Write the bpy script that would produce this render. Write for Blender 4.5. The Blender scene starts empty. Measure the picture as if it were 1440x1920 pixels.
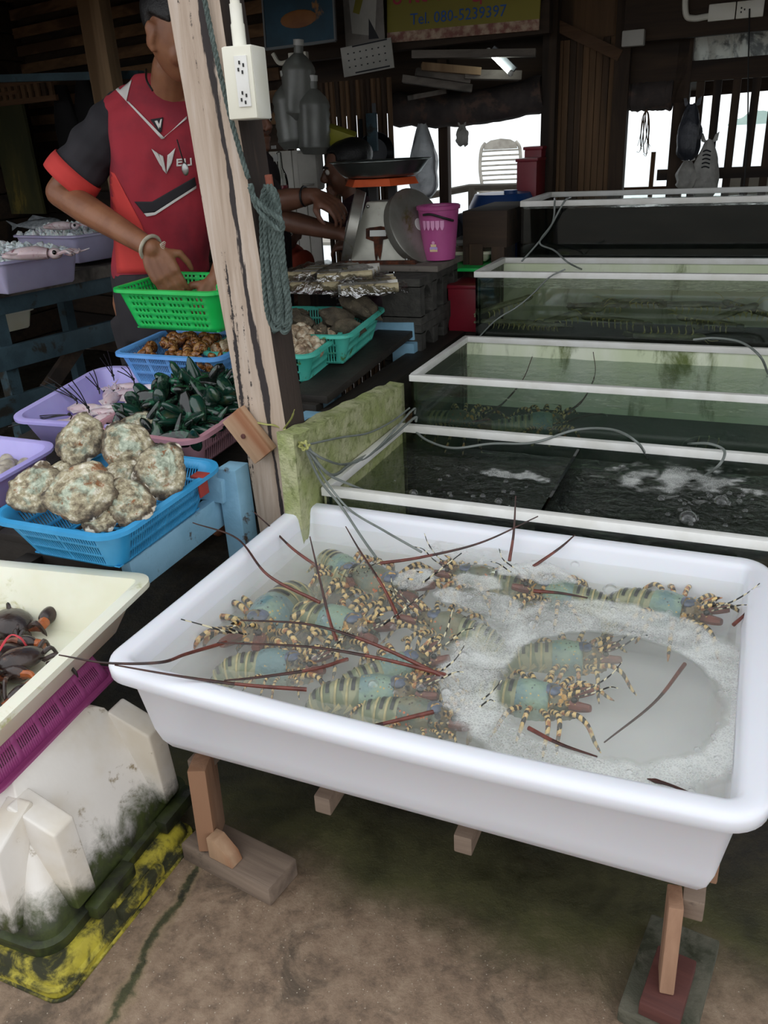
import bpy, bmesh, math, random
import numpy as np
from mathutils import Vector, Matrix, Euler, noise
from math import sin, cos, pi, radians, sqrt, atan2

SC = bpy.context.scene
COL = SC.collection
rnd = random.Random(7)
TMP = bpy.data.scenes.new('workbench')      # scratch scene for evaluating modifiers; removed at the end

# ------------------------------------------------------------------ camera
FPX, CAM_H = 1550.0, 1.30
_dn = Vector((.055, 1, 698 / FPX)).normalized(); _up = -_dn
_yv = Vector((730, -698 - .055 * 730, FPX)).normalized(); _yv = (_yv - _up * _yv.dot(_up)).normalized()
_xv = _yv.cross(_up)
CAMR = Matrix((_xv, _yv, _up))            # image axes (right, down, forward) -> world
CAMP = Vector((0, 0, CAM_H))
cam_data = bpy.data.cameras.new('camera'); cam = bpy.data.objects.new('camera', cam_data); COL.objects.link(cam)
_m = Matrix((CAMR.col[0], -CAMR.col[1], -CAMR.col[2])).transposed().to_4x4(); _m.translation = CAMP
cam.matrix_world = _m
cam_data.sensor_fit = 'VERTICAL'; cam_data.sensor_height = 36; cam_data.lens = FPX / 1920 * 36
cam_data.clip_start = .02; cam_data.clip_end = 3000
SC.camera = cam

def at(px, py, x=None, y=None, z=None):
    """the point on a given world plane that the survey of the photograph puts at (px, py)"""
    d = CAMR @ Vector((px - 720, py - 960, FPX))
    t = (x / d.x) if x is not None else (y / d.y) if y is not None else ((z - CAM_H) / d.z)
    return CAMP + d * t

# ------------------------------------------------------------------ light
W = bpy.data.worlds.new('overcast_sky'); SC.world = W; W.use_nodes = True
_bg = W.node_tree.nodes['Background']; _bg.inputs[0].default_value = (.93, .965, 1.0, 1); _bg.inputs[1].default_value = 1.0
SC.view_settings.view_transform = 'Standard'; SC.view_settings.look = 'None'
SC.view_settings.gamma = 1; SC.view_settings.use_curve_mapping = False
SC.view_settings.exposure = .68
SC.cycles.max_bounces = 10; SC.cycles.transparent_max_bounces = 24; SC.cycles.diffuse_bounces = 5
SC.cycles.use_denoising = True

# ------------------------------------------------------------------ materials
def lin(h):
    h = h.lstrip('#'); v = [int(h[i:i + 2], 16) / 255 for i in (0, 2, 4)]
    return tuple((c / 12.92 if c <= .04045 else ((c + .055) / 1.055) ** 2.4) for c in v) + (1,)
MATS = {}
class NT:
    def __init__(s, name):
        s.m = bpy.data.materials.new(name); s.m.use_nodes = True; s.t = s.m.node_tree
        s.b = s.t.nodes['Principled BSDF']; s.out = s.t.nodes['Material Output']; s.co = None
        MATS[name] = s.m
    def n(s, typ, **kw):
        nd = s.t.nodes.new(typ)
        for k, v in kw.items(): setattr(nd, k, v)
        return nd
    def l(s, a, b): s.t.links.new(a, b)
    def coord(s, stretch=(1, 1, 1), rot=(0, 0, 0), kind='Object'):
        tc = s.n('ShaderNodeTexCoord'); mp = s.n('ShaderNodeMapping')
        mp.inputs['Scale'].default_value = stretch; mp.inputs['Rotation'].default_value = rot
        s.l(tc.outputs[kind], mp.inputs['Vector'])
        oi = s.n('ShaderNodeObjectInfo'); ad = s.n('ShaderNodeVectorMath', operation='MULTIPLY_ADD')
        ad.inputs[1].default_value = (7.3, 7.3, 7.3)
        s.l(oi.outputs['Random'], ad.inputs[0]); s.l(mp.outputs[0], ad.inputs[2])
        return ad.outputs[0]
    def noise(s, vec, scale, detail=4, rough=.55, dist=0):
        nd = s.n('ShaderNodeTexNoise'); nd.inputs['Scale'].default_value = scale; nd.inputs['Detail'].default_value = detail
        nd.inputs['Roughness'].default_value = rough; nd.inputs['Distortion'].default_value = dist
        s.l(vec, nd.inputs['Vector']); return nd.outputs['Fac']
    def ramp(s, fac, stops, interp='LINEAR'):
        r = s.n('ShaderNodeValToRGB'); r.color_ramp.interpolation = interp
        els = r.color_ramp.elements
        while len(els) < len(stops): els.new(.5)
        for e, (p, c) in zip(els, stops):
            e.position = p; e.color = c if len(c) == 4 else tuple(c) + (1,)
        s.l(fac, r.inputs[0]); return r.outputs[0]
    def mask(s, fac, lo, hi):
        r = s.n('ShaderNodeMapRange', interpolation_type='SMOOTHSTEP'); r.inputs[1].default_value = lo; r.inputs[2].default_value = hi
        s.l(fac, r.inputs[0]); return r.outputs[0]
    def mix(s, fac, a, b, mode='MIX'):
        m = s.n('ShaderNodeMix', data_type='RGBA', blend_type=mode)
        for sock, v in ((m.inputs[0], fac), (m.inputs[6], a), (m.inputs[7], b)):
            if hasattr(v, 'is_linked'): s.l(v, sock)
            else: sock.default_value = v
        return m.outputs[2]
    def bump(s, h, strength, dist=.01):
        b = s.n('ShaderNodeBump'); b.inputs['Strength'].default_value = strength; b.inputs['Distance'].default_value = dist
        s.l(h, b.inputs['Height']); s.l(b.outputs[0], s.b.inputs['Normal'])
    def col(s, c):
        if hasattr(c, 'is_linked'): s.l(c, s.b.inputs['Base Color'])
        else: s.b.inputs['Base Color'].default_value = c
    def set(s, **kw):
        for k, v in kw.items():
            i = s.b.inputs[k.replace('_', ' ')]
            if hasattr(v, 'is_linked'): s.l(v, i)
            else: i.default_value = v

def pm(name, c1, c2=None, scale=8, rough=.5, bump=0, bscale=None, dirt=None, dlo=.5, dhi=.65, dscale=6, stretch=(1, 1, 1), metal=0, spec=.5,
       sss=0, vary=0, coat=0, dist=.01, drough=None, trans=0):
    """mottled two-tone surface with an optional third colour in patches"""
    t = NT(name); v = t.coord(stretch)
    a = lin(c1); c = a
    if c2: c = t.mix(t.mask(t.noise(v, scale), .35, .65), a, lin(c2))
    if vary:
        oi = t.n('ShaderNodeObjectInfo'); hv = t.n('ShaderNodeHueSaturation')
        mr = t.n('ShaderNodeMapRange'); mr.inputs[3].default_value = 1 - vary; mr.inputs[4].default_value = 1 + vary
        t.l(oi.outputs['Random'], mr.inputs[0]); t.l(mr.outputs[0], hv.inputs['Value'])
        if hasattr(c, 'is_linked'): t.l(c, hv.inputs['Color'])
        else: hv.inputs['Color'].default_value = c
        c = hv.outputs[0]
    t.set(Roughness=rough, Metallic=metal, Specular_IOR_Level=spec)
    if dirt:
        mk = t.mask(t.noise(v, dscale, 8, .65, .4), dlo, dhi)
        c = t.mix(mk, c, lin(dirt))
        if drough is not None:
            mr = t.n('ShaderNodeMapRange'); mr.inputs[3].default_value = rough; mr.inputs[4].default_value = drough
            t.l(mk, mr.inputs[0]); t.set(Roughness=mr.outputs[0])
    t.col(c)
    if sss: t.set(Subsurface_Weight=sss, Subsurface_Scale=.02)
    if coat: t.set(Coat_Weight=coat)
    if trans: t.set(Transmission_Weight=trans)
    if bump: t.bump(t.noise(v, bscale or scale * 3, 6, .6), bump, dist)
    return t.m

def wood(name, c1, c2, c3=None, axis='z', scale=9, rough=.75, bump=.25, dirt=None, dlo=.55, dhi=.62, dscale=3, ring=14):
    t = NT(name); st = {'x': (.08, 1, 1), 'y': (1, .08, 1), 'z': (1, 1, .08)}[axis]
    v = t.coord(st); g = t.noise(v, scale * 4, 8, .65, .6)
    c = t.ramp(g, [(.3, lin(c1)), (.7, lin(c2))])
    big = t.noise(v, scale, 3, .5, .3)
    if c3: c = t.mix(t.mask(big, .5, .62), c, lin(c3))
    v2 = t.coord()
    if dirt: c = t.mix(t.mask(t.noise(v2, dscale, 9, .7, .2), dlo, dhi), c, lin(dirt))
    t.col(c); t.set(Roughness=rough); t.bump(g, bump, .006); return t.m

# ------------------------------------------------------------------ mesh builder
class MB:
    def __init__(s): s.v = []; s.f = []; s.mi = []; s.M = None; s.cur = 0; s.up = False
    def add(s, vs, fs):
        o = len(s.v)
        if s.M is not None: vs = [s.M @ Vector(p) for p in vs]
        s.v += [tuple(p) for p in vs]; s.f += [tuple(i + o for i in f) for f in fs]; s.mi += [s.cur] * len(fs); return s
    def box(s, c, d, rot=None):
        m = Matrix.Translation(c) @ (Euler(rot).to_matrix().to_4x4() if rot else Matrix())
        h = [(m @ Vector((x * d[0] / 2, y * d[1] / 2, z * d[2] / 2))) for z in (-1, 1) for y in (-1, 1) for x in (-1, 1)]
        return s.add(h, [(0, 2, 3, 1), (4, 5, 7, 6), (0, 1, 5, 4), (2, 6, 7, 3), (0, 4, 6, 2), (1, 3, 7, 5)])
    def beam(s, a, b, w, h, up=(0, 0, 1)):
        a = Vector(a); b = Vector(b); d = (b - a); L = d.length; d.normalize()
        u = Vector(up); sx = d.cross(u)
        if sx.length < 1e-4: sx = d.cross(Vector((0, 1, 0)))
        sx.normalize(); u = sx.cross(d)
        vs = [a + sx * (i * w / 2) + u * (j * h / 2) + d * (k * L) for k in (0, 1) for j in (-1, 1) for i in (-1, 1)]
        return s.add(vs, [(0, 1, 3, 2), (4, 6, 7, 5), (0, 4, 5, 1), (2, 3, 7, 6), (0, 2, 6, 4), (1, 5, 7, 3)])
    def tube(s, pts, r, n=8, caps=True, flat=1.0):
        pts = [Vector(p) for p in pts]; k = len(pts)
        rs = r if isinstance(r, (list, tuple)) else [r] * k
        vs = []; prev = None
        for i, p in enumerate(pts):
            d = (pts[min(i + 1, k - 1)] - pts[max(i - 1, 0)])
            d = d.normalized() if d.length > 1e-9 else Vector((0, 0, 1))
            if prev is None:
                a = d.orthogonal().normalized() if abs(d.z) > .95 else d.cross(Vector((0, 0, 1))).normalized()
            else:
                a = (prev - d * prev.dot(d)); a = a.normalized() if a.length > 1e-6 else d.orthogonal().normalized()
            prev = a; b = d.cross(a)
            vs += [p + (a * cos(2 * pi * j / n) + b * sin(2 * pi * j / n) * flat) * rs[i] for j in range(n)]
        fs = [(i * n + j, i * n + (j + 1) % n, (i + 1) * n + (j + 1) % n, (i + 1) * n + j) for i in range(k - 1) for j in range(n)]
        if caps: fs += [tuple(range(n))[::-1], tuple((k - 1) * n + j for j in range(n))]
        return s.add(vs, fs)
    def lathe(s, prof, n=24, c=(0, 0, 0), caps=True):
        c = Vector(c); k = len(prof)
        vs = [c + Vector((r * cos(2 * pi * j / n), r * sin(2 * pi * j / n), z)) for r, z in prof for j in range(n)]
        fs = [(i * n + j, i * n + (j + 1) % n, (i + 1) * n + (j + 1) % n, (i + 1) * n + j) for i in range(k - 1) for j in range(n)]
        if caps: fs += [tuple(range(n))[::-1], tuple((k - 1) * n + j for j in range(n))]
        return s.add(vs, fs)
    def ball(s, c, r, nu=12, nv=8, fn=None, rot=None):
        if not hasattr(r, '__len__'): r = (r, r, r)
        m = Euler(rot).to_matrix() if rot else Matrix.Identity(3)
        vs = []
        for i in range(nv + 1):
            th = pi * i / nv
            for j in range(nu):
                ph = 2 * pi * j / nu
                p = Vector((sin(th) * cos(ph), sin(th) * sin(ph), cos(th)))
                if fn: p = p * fn(p)
                vs.append(Vector(c) + m @ Vector((p.x * r[0], p.y * r[1], p.z * r[2])))
        fs = [(i * nu + j, (i + 1) * nu + j, (i + 1) * nu + (j + 1) % nu, i * nu + (j + 1) % nu) for i in range(nv) for j in range(nu)]
        return s.add(vs, fs)
    def prism(s, poly, a, u, w, ext):
        """outline in the plane (origin a, axes u, w), pushed along ext"""
        a = Vector(a); u = Vector(u); w = Vector(w); e = Vector(ext); n = len(poly)
        vs = [a + u * p[0] + w * p[1] for p in poly]; vs += [v + e for v in vs]
        fs = [tuple(range(n))[::-1], tuple(range(n, 2 * n))] + [(i, (i + 1) % n, n + (i + 1) % n, n + i) for i in range(n)]
        return s.add(vs, fs)
    def surf(s, fn, nu, nv, closeu=False):
        vs = [fn(i / nu, j / nv) for j in range(nv + 1) for i in range(nu if closeu else nu + 1)]
        k = nu if closeu else nu + 1
        fs = [(j * k + i, j * k + (i + 1) % k, (j + 1) * k + (i + 1) % k, (j + 1) * k + i) for j in range(nv) for i in range(nu)]
        return s.add(vs, fs)
    def mesh(s, name, bevel=0, merge=0, smooth=35, seg=2):
        me = bpy.data.meshes.new(name); me.from_pydata(s.v, [], s.f)
        bm = bmesh.new(); bm.from_mesh(me)
        if any(s.mi):
            for f, i in zip(bm.faces, s.mi): f.material_index = i
        if merge: bmesh.ops.remove_doubles(bm, verts=bm.verts, dist=merge)
        bmesh.ops.recalc_face_normals(bm, faces=bm.faces)
        if s.up and sum(f.normal.z for f in bm.faces) < 0: bmesh.ops.reverse_faces(bm, faces=bm.faces)
        if bevel:
            es = [e for e in bm.edges if len(e.link_faces) == 2 and e.calc_face_angle(0) > .5]
            bmesh.ops.bevel(bm, geom=es, offset=bevel, segments=seg, affect='EDGES', profile=.6, clamp_overlap=True)
        bm.to_mesh(me); bm.free()
        if smooth:
            me.polygons.foreach_set('use_smooth', [True] * len(me.polygons)); me.set_sharp_from_angle(angle=radians(smooth))
        return me
    def build(s, name, mat, parent=None, bevel=0, merge=0, smooth=35, seg=2, kind=None):
        return obj(name, s.mesh(name, bevel, merge, smooth, seg), mat, parent, kind)

def obj(name, me, mat=None, parent=None, kind=None):
    o = bpy.data.objects.new(name, me); COL.objects.link(o)
    if mat is not None and me is not None and not me.materials:
        for m in (mat if isinstance(mat, (list, tuple)) else [mat]): me.materials.append(MATS[m] if isinstance(m, str) else m)
    if parent is not None: o.parent = parent
    if kind: o['kind'] = kind
    return o
def tag(o, label, cat, group=None):
    o['label'] = label; o['category'] = cat
    if group: o['group'] = group
    return o
def thing(name, label, cat, loc=(0, 0, 0), rot=(0, 0, 0), group=None):
    o = bpy.data.objects.new(name, None); COL.objects.link(o); o.location = loc; o.rotation_euler = rot
    o.empty_display_size = .05
    return tag(o, label, cat, group)
def struct(o): o['kind'] = 'structure'; return o
def stuff(o): o['kind'] = 'stuff'; return o
def solid(o, t, off=0):
    m = o.modifiers.new('thickness', 'SOLIDIFY'); m.thickness = t; m.offset = off; return o
def copy_tree(o, parent=None):
    c = o.copy(); COL.objects.link(c); c.parent = parent
    for ch in list(o.children): copy_tree(ch, c)
    return c
def bez(p, n=12):
    """smooth curve through the points"""
    p = [Vector(q) for q in p]; out = []
    q = [p[0] * 2 - p[1]] + p + [p[-1] * 2 - p[-2]]
    for i in range(1, len(q) - 2):
        for k in range(n):
            t = k / n; a, b, c, d = q[i - 1:i + 3]
            out.append(.5 * ((2 * b) + (c - a) * t + (2 * a - 5 * b + 4 * c - d) * t * t + (3 * b - a - 3 * c + d) * t ** 3))
    out.append(p[-1]); return out
def nz(p, s=1.0, seed=0): return noise.noise(Vector(p) * s + Vector((seed * 3.7, seed * 1.3, seed * 2.1)))

# rounded rectangle outline: (x, y, nx, ny) anticlockwise; cuts = fractions along the straight sides
def rrect(a, b, r, nc=5, cx=(0, 1), cy=(0, 1)):
    out = []
    for k, (sx, sy) in enumerate(((1, -1), (1, 1), (-1, 1), (-1, -1))):
        # straight side before this corner
        if k == 0: line = [(-a + r + (2 * a - 2 * r) * t, -b, 0, -1) for t in cx]
        elif k == 1: line = [(a, -b + r + (2 * b - 2 * r) * t, 1, 0) for t in cy]
        elif k == 2: line = [(a - r - (2 * a - 2 * r) * t, b, 0, 1) for t in cx]
        else: line = [(-a, b - r - (2 * b - 2 * r) * t, -1, 0) for t in cy]
        out += line
        a0 = -pi / 2 + k * pi / 2
        for i in range(1, nc):
            t = a0 + (pi / 2) * i / nc
            out.append((sx * (a - r) + r * cos(t), sy * (b - r) + r * sin(t), cos(t), sin(t)))
    return out
def sweep(mb, a, b, r, prof, nc=6, cx=(0, 1), cy=(0, 1), floor=True, under=False, close=False, warp=None):
    """profile [(outward offset, z), ...] carried round a rounded rectangle"""
    rings = []
    for off, z in prof:
        rr = max(r + off, .003)
        rings.append([(x, y, z) for x, y, nx, ny in rrect(a + off, b + off, rr, nc, cx, cy)])
    n = len(rings[0]); vs = [p for rg in rings for p in rg]
    if warp: vs = [warp(p) for p in vs]
    k = len(rings)
    fs = [(i * n + j, i * n + (j + 1) % n, (i + 1) * n + (j + 1) % n, (i + 1) * n + j) for i in range(k - 1) for j in range(n)]
    if close: fs += [((k - 1) * n + j, (k - 1) * n + (j + 1) % n, (j + 1) % n, j) for j in range(n)]
    if floor: fs.append(tuple(range(n)))
    if under: fs.append(tuple((k - 1) * n + j for j in range(n)))
    return mb.add(vs, fs)
def slots(groups, per, frac=.5, margin=.03, gap=.04):
    """column cuts and hole flags along one straight side"""
    cuts = [0.0]; holes = []
    gw = (1 - 2 * margin - gap * (groups - 1)) / groups; x = margin
    for g in range(groups):
        p = gw / (per - (1 - frac)) if per > 1 else gw
        for k in range(per):
            cuts += [x, x + p * frac]; holes += [False, True]; x += p
        x += -p * (1 - frac) + gap
    cuts.append(1.0); holes.append(False); return cuts, holes
def basket(name, label, cat, loc, rot, L, Wd, H, inset, mat, sx, sy, rows, rimw=.012, rimh=.008, r=.03, thick=.0025, nc=5, group=None, base_holes=True):
    """open lattice basket: sx, sy slot layouts of the long and short sides, rows [(v0, v1), ...] of the openings"""
    root = thing(name, label, cat, loc, rot, group)
    cx, hx = sx; cy, hy = sy; a, b = L / 2, Wd / 2
    top = rrect(a, b, r, nc, cx, cy); bot = rrect(a - inset, b - inset, max(r - inset * .5, .006), nc, cx, cy); n = len(top)
    flag = (hx + [False] * nc + hy + [False] * nc) * 2
    vc = [0.0]; vf = []
    for v0, v1 in rows: vc += [v0, v1]; vf += [False, True]
    vc.append(1.0); vf.append(False)
    mb = MB()
    vs = [(bot[j][0] + (top[j][0] - bot[j][0]) * v, bot[j][1] + (top[j][1] - bot[j][1]) * v, v * H) for v in vc for j in range(n)]
    fs = [(i * n + j, i * n + (j + 1) % n, (i + 1) * n + (j + 1) % n, (i + 1) * n + j) for i in range(len(vf)) for j in range(n) if not (vf[i] and flag[j])]
    mb.add(vs, fs)
    w = mb.build('lattice_wall', mat, root); solid(w, thick, -1)
    mb = MB(); nb = 9
    if base_holes:
        for i in range(nb):
            t = -1 + 2 * i / (nb - 1)
            mb.box((t * (a - inset - .006), 0, .002), (.008, 2 * (b - inset) - .006, .003)); mb.box((0, t * (b - inset - .006), .002), (2 * (a - inset) - .006, .008, .003))
    else: mb.add([(p[0], p[1], .001) for p in bot], [tuple(range(n))])
    mb.build('base', mat, root)
    mb = MB()
    sweep(mb, a, b, r, [(-thick, H - .004), (-thick, H), (0, H + .002), (rimw, H + .001), (rimw + .001, H - rimh), (rimw - .003, H - rimh), (rimw - .004, H - .003), (0, H - .004)], nc, floor=False, close=True)
    mb.build('rim', mat, root)
    return root
def tray(name, label, cat, loc, rot, L, Wd, H, inset, mat, rimw=.014, r=.03, wall=.003, group=None, rimh=.008):
    root = thing(name, label, cat, loc, rot, group); a, b = L / 2, Wd / 2; mb = MB()
    i2 = inset
    sweep(mb, a, b, r, [(-i2 - wall - .008, .004), (-i2 - wall, .012), (-wall, H), (rimw * .5, H + .003), (rimw, H), (rimw, H - rimh), (rimw - .003, H - rimh), (rimw - .003, H - .004), (0, H - .004), (-i2, .008), (-i2 - .008, 0)], 6, under=True)
    mb.build('body', mat, root); return root

def evaluated_mesh(o):
    TMP.collection.objects.link(o); vl = TMP.view_layers[0]; vl.update(); dg = vl.depsgraph
    me = bpy.data.meshes.new_from_object(o.evaluated_get(dg)); bpy.data.objects.remove(o); me.materials.clear(); return me
# ------------------------------------------------------------------ the materials of the place
def m_floor():
    t = NT('wet_concrete'); v = t.coord()
    n1 = t.noise(v, 2.2, 9, .62, .2); n2 = t.noise(v, 26, 10, .75); n3 = t.noise(v, 7, 8, .7, .5)
    c = t.ramp(n2, [(.32, lin('#5c4c3e')), (.5, lin('#86705c')), (.68, lin('#9d8872'))])
    c = t.mix(t.mask(n3, .52, .66), c, lin('#5a4c3e'))
    sp = t.n('ShaderNodeTexVoronoi'); sp.inputs['Scale'].default_value = 95; t.l(v, sp.inputs['Vector'])
    c = t.mix(t.mask(sp.outputs['Distance'], .13, .07), c, lin('#b5a896'))
    # algae creeping forward from the wet ground under the basins
    sep = t.n('ShaderNodeSeparateXYZ'); tc = t.n('ShaderNodeTexCoord'); t.l(tc.outputs['Object'], sep.inputs[0])
    ad = t.n('ShaderNodeMath', operation='MULTIPLY_ADD'); ad.inputs[1].default_value = .55; t.l(n1, ad.inputs[0]); t.l(sep.outputs['Y'], ad.inputs[2])
    alg = t.mask(ad.outputs[0], 1.2, 1.42)
    c = t.mix(alg, c, t.ramp(n3, [(.35, lin('#2e2d18')), (.6, lin('#4c4a26')), (.75, lin('#6a5f45'))]))
    blk = t.mask(ad.outputs[0], 1.38, 1.65)
    c = t.mix(blk, c, t.ramp(n2, [(.4, lin('#1a1712')), (.7, lin('#3a3322'))]))
    # mossy crack across the slab
    a_, b_ = at(392, 1585, z=0), at(205, 1925, z=0); d_ = (b_ - a_).normalized(); cr = t.n('ShaderNodeVectorMath', operation='DOT_PRODUCT'); sbv = t.n('ShaderNodeVectorMath', operation='SUBTRACT'); sbv.inputs[1].default_value = a_
    t.l(tc.outputs['Object'], sbv.inputs[0]); t.l(sbv.outputs[0], cr.inputs[0]); cr.inputs[1].default_value = (-d_.y, d_.x, 0)
    wob = t.n('ShaderNodeMath', operation='MULTIPLY_ADD'); wob.inputs[1].default_value = .09; t.l(t.noise(v, 6, 6, .65), wob.inputs[0]); t.l(cr.outputs['Value'], wob.inputs[2])
    sh_ = t.n('ShaderNodeMath', operation='SUBTRACT'); sh_.inputs[1].default_value = .045; t.l(wob.outputs[0], sh_.inputs[0]); ab = t.n('ShaderNodeMath', operation='ABSOLUTE'); t.l(sh_.outputs[0], ab.inputs[0])
    wd = t.n('ShaderNodeMath', operation='MULTIPLY_ADD'); wd.inputs[1].default_value = -.03; t.l(t.noise(v, 14, 6, .7), wd.inputs[0]); t.l(ab.outputs[0], wd.inputs[2])
    al = t.n('ShaderNodeVectorMath', operation='DOT_PRODUCT'); t.l(sbv.outputs[0], al.inputs[0]); al.inputs[1].default_value = d_
    def along(mk): q = t.n('ShaderNodeMath', operation='MULTIPLY'); t.l(mk, q.inputs[0]); t.l(t.mask(al.outputs['Value'], -.02, .06), q.inputs[1]); return q.outputs[0]
    c = t.mix(along(t.mask(wd.outputs[0], .008, -.01)), c, lin('#8a765c'))
    c = t.mix(along(t.mask(wd.outputs[0], -.002, -.012)), c, t.ramp(n2, [(.35, lin('#1f1f12')), (.65, lin('#4a4a2a'))]))
    t.col(c); t.set(Roughness=t.ramp(n3, [(.35, (.35,) * 3), (.6, (.75,) * 3)])); t.bump(n2, .55, .012)
m_floor()
def m_plastic_white():
    t = NT('white_tub_plastic'); v = t.coord(); n = t.noise(v, 3, 4)
    t.col(t.mix(n, lin('#d9dae1'), lin('#e1e2e8'))); t.set(Roughness=.32, Subsurface_Weight=.15, Subsurface_Scale=.03)
    t.bump(t.noise(v, 9, 3), .05, .01)
m_plastic_white()
def water(name, tint, milk, milkfac, bscale=18, bstr=.25, rough=.03):
    t = NT(name); v = t.coord(); t.t.nodes.remove(t.b)
    tr = t.n('ShaderNodeBsdfTransparent'); tr.inputs[0].default_value = tint
    df = t.n('ShaderNodeBsdfDiffuse'); df.inputs[0].default_value = lin(milk)
    gl = t.n('ShaderNodeBsdfGlossy'); gl.inputs['Roughness'].default_value = rough
    bp = t.n('ShaderNodeBump'); bp.inputs['Strength'].default_value = bstr; bp.inputs['Distance'].default_value = .02
    t.l(t.noise(v, bscale, 4, .5, .8), bp.inputs['Height']); t.l(bp.outputs[0], gl.inputs['Normal'])
    fr = t.n('ShaderNodeFresnel'); fr.inputs['IOR'].default_value = 1.33; t.l(bp.outputs[0], fr.inputs['Normal'])
    ge = t.n('ShaderNodeNewGeometry'); om = t.n('ShaderNodeMath', operation='SUBTRACT'); om.inputs[0].default_value = 1; t.l(ge.outputs['Backfacing'], om.inputs[1]); fm = t.n('ShaderNodeMath', operation='MULTIPLY'); t.l(fr.outputs[0], fm.inputs[0]); t.l(om.outputs[0], fm.inputs[1])   # light leaving the water passes straight out
    m1 = t.n('ShaderNodeMixShader'); m1.inputs[0].default_value = milkfac
    t.l(tr.outputs[0], m1.inputs[1]); t.l(df.outputs[0], m1.inputs[2])
    m2 = t.n('ShaderNodeMixShader'); t.l(fm.outputs[0], m2.inputs[0]); t.l(m1.outputs[0], m2.inputs[1]); t.l(gl.outputs[0], m2.inputs[2])
    t.l(m2.outputs[0], t.out.inputs[0]); return t
water('cloudy_tub_water', (1, 1, .98, 1), '#f2f3ea', .09, 12, .12)
water('tub_water_murk', (1, 1, .98, 1), '#eef0e6', .13, 12, 0)
water('dark_tank_water', (.64, .67, .64, 1), '#4c5450', .10, 26, .5)
water('green_tank_water', (.70, .76, .72, 1), '#66776c', .14, 20, .4)
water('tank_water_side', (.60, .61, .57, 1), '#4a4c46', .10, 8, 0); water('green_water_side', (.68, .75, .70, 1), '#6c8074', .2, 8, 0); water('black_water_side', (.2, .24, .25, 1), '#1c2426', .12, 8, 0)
def glass(name, tint, fac=1.0):
    t = NT(name); t.t.nodes.remove(t.b)
    tr = t.n('ShaderNodeBsdfTransparent'); tr.inputs[0].default_value = tint
    gl = t.n('ShaderNodeBsdfGlossy'); gl.inputs['Roughness'].default_value = .02
    fr = t.n('ShaderNodeFresnel'); fr.inputs['IOR'].default_value = 1.45
    m2 = t.n('ShaderNodeMixShader'); t.l(fr.outputs[0], m2.inputs[0]); t.l(tr.outputs[0], m2.inputs[1]); t.l(gl.outputs[0], m2.inputs[2]); t.l(m2.outputs[0], t.out.inputs[0])
def film(name):
    t = NT(name); t.t.nodes.remove(t.b); tr = t.n('ShaderNodeBsdfTransparent'); df = t.n('ShaderNodeBsdfDiffuse'); df.inputs[0].default_value = (.9, .9, .9, 1); gl = t.n('ShaderNodeBsdfGlossy'); gl.inputs['Roughness'].default_value = .04
    lw = t.n('ShaderNodeLayerWeight'); lw.inputs[0].default_value = .25; m1 = t.n('ShaderNodeMixShader'); m1.inputs[0].default_value = .05; t.l(tr.outputs[0], m1.inputs[1]); t.l(df.outputs[0], m1.inputs[2])
    m2 = t.n('ShaderNodeMixShader'); t.l(lw.outputs['Facing'], m2.inputs[0]); t.l(m1.outputs[0], m2.inputs[1]); t.l(gl.outputs[0], m2.inputs[2]); t.l(m2.outputs[0], t.out.inputs[0])
glass('tank_glass', (.91, .94, .92, 1)); glass('glass_edge', (.35, .5, .45, 1)); glass('clear_plastic', (.86, .87, .86, 1)); film('bubble_film')
def foamy():
    t = NT('foam'); v = t.coord(); t.t.nodes.remove(t.b)
    vo = t.n('ShaderNodeTexVoronoi', feature='DISTANCE_TO_EDGE'); vo.inputs['Scale'].default_value = 210; t.l(v, vo.inputs['Vector'])
    n = t.noise(v, 9, 6, .6, .5)
    df = t.n('ShaderNodeBsdfDiffuse'); df.inputs[0].default_value = lin('#e4e6e2')
    gl = t.n('ShaderNodeBsdfGlossy'); gl.inputs['Roughness'].default_value = .15
    m0 = t.n('ShaderNodeMixShader'); m0.inputs[0].default_value = .12; t.l(df.outputs[0], m0.inputs[1]); t.l(gl.outputs[0], m0.inputs[2])
    tr = t.n('ShaderNodeBsdfTransparent'); tr.inputs[0].default_value = (.95, .95, .94, 1)
    a = t.mask(vo.outputs['Distance'], .22, .03); b = t.mask(n, .2, .8); at_ = t.n('ShaderNodeAttribute', attribute_name='fade')
    mu = t.n('ShaderNodeMath', operation='MULTIPLY_ADD'); mu.inputs[1].default_value = .2; t.l(a, mu.inputs[0])
    mb_ = t.n('ShaderNodeMath', operation='MULTIPLY'); mb_.inputs[1].default_value = .7; t.l(b, mb_.inputs[0]); t.l(mb_.outputs[0], mu.inputs[2])
    fa = t.n('ShaderNodeMath', operation='MULTIPLY'); t.l(mu.outputs[0], fa.inputs[0]); t.l(at_.outputs['Fac'], fa.inputs[1])
    m = t.n('ShaderNodeMixShader'); t.l(fa.outputs[0], m.inputs[0]); t.l(tr.outputs[0], m.inputs[1]); t.l(m0.outputs[0], m.inputs[2]); t.l(m.outputs[0], t.out.inputs[0])
foamy()
def banded(name, c1, c2, scale, lo=.45, hi=.55, rough=.35, warm=None):
    """bands across the local X axis"""
    t = NT(name); v = t.coord()
    w = t.n('ShaderNodeTexWave', wave_type='BANDS', bands_direction='X'); w.inputs['Scale'].default_value = scale
    w.inputs['Distortion'].default_value = 3.5; w.inputs['Detail'].default_value = 3; w.inputs['Detail Scale'].default_value = 3; t.l(v, w.inputs['Vector'])
    c = t.mix(t.mask(w.outputs['Fac'], lo, hi), lin(c1), lin(c2))
    if warm: c = t.mix(t.mask(t.noise(v, 60, 3), .55, .65), c, lin(warm))
    t.col(c); t.set(Roughness=rough)
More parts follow.
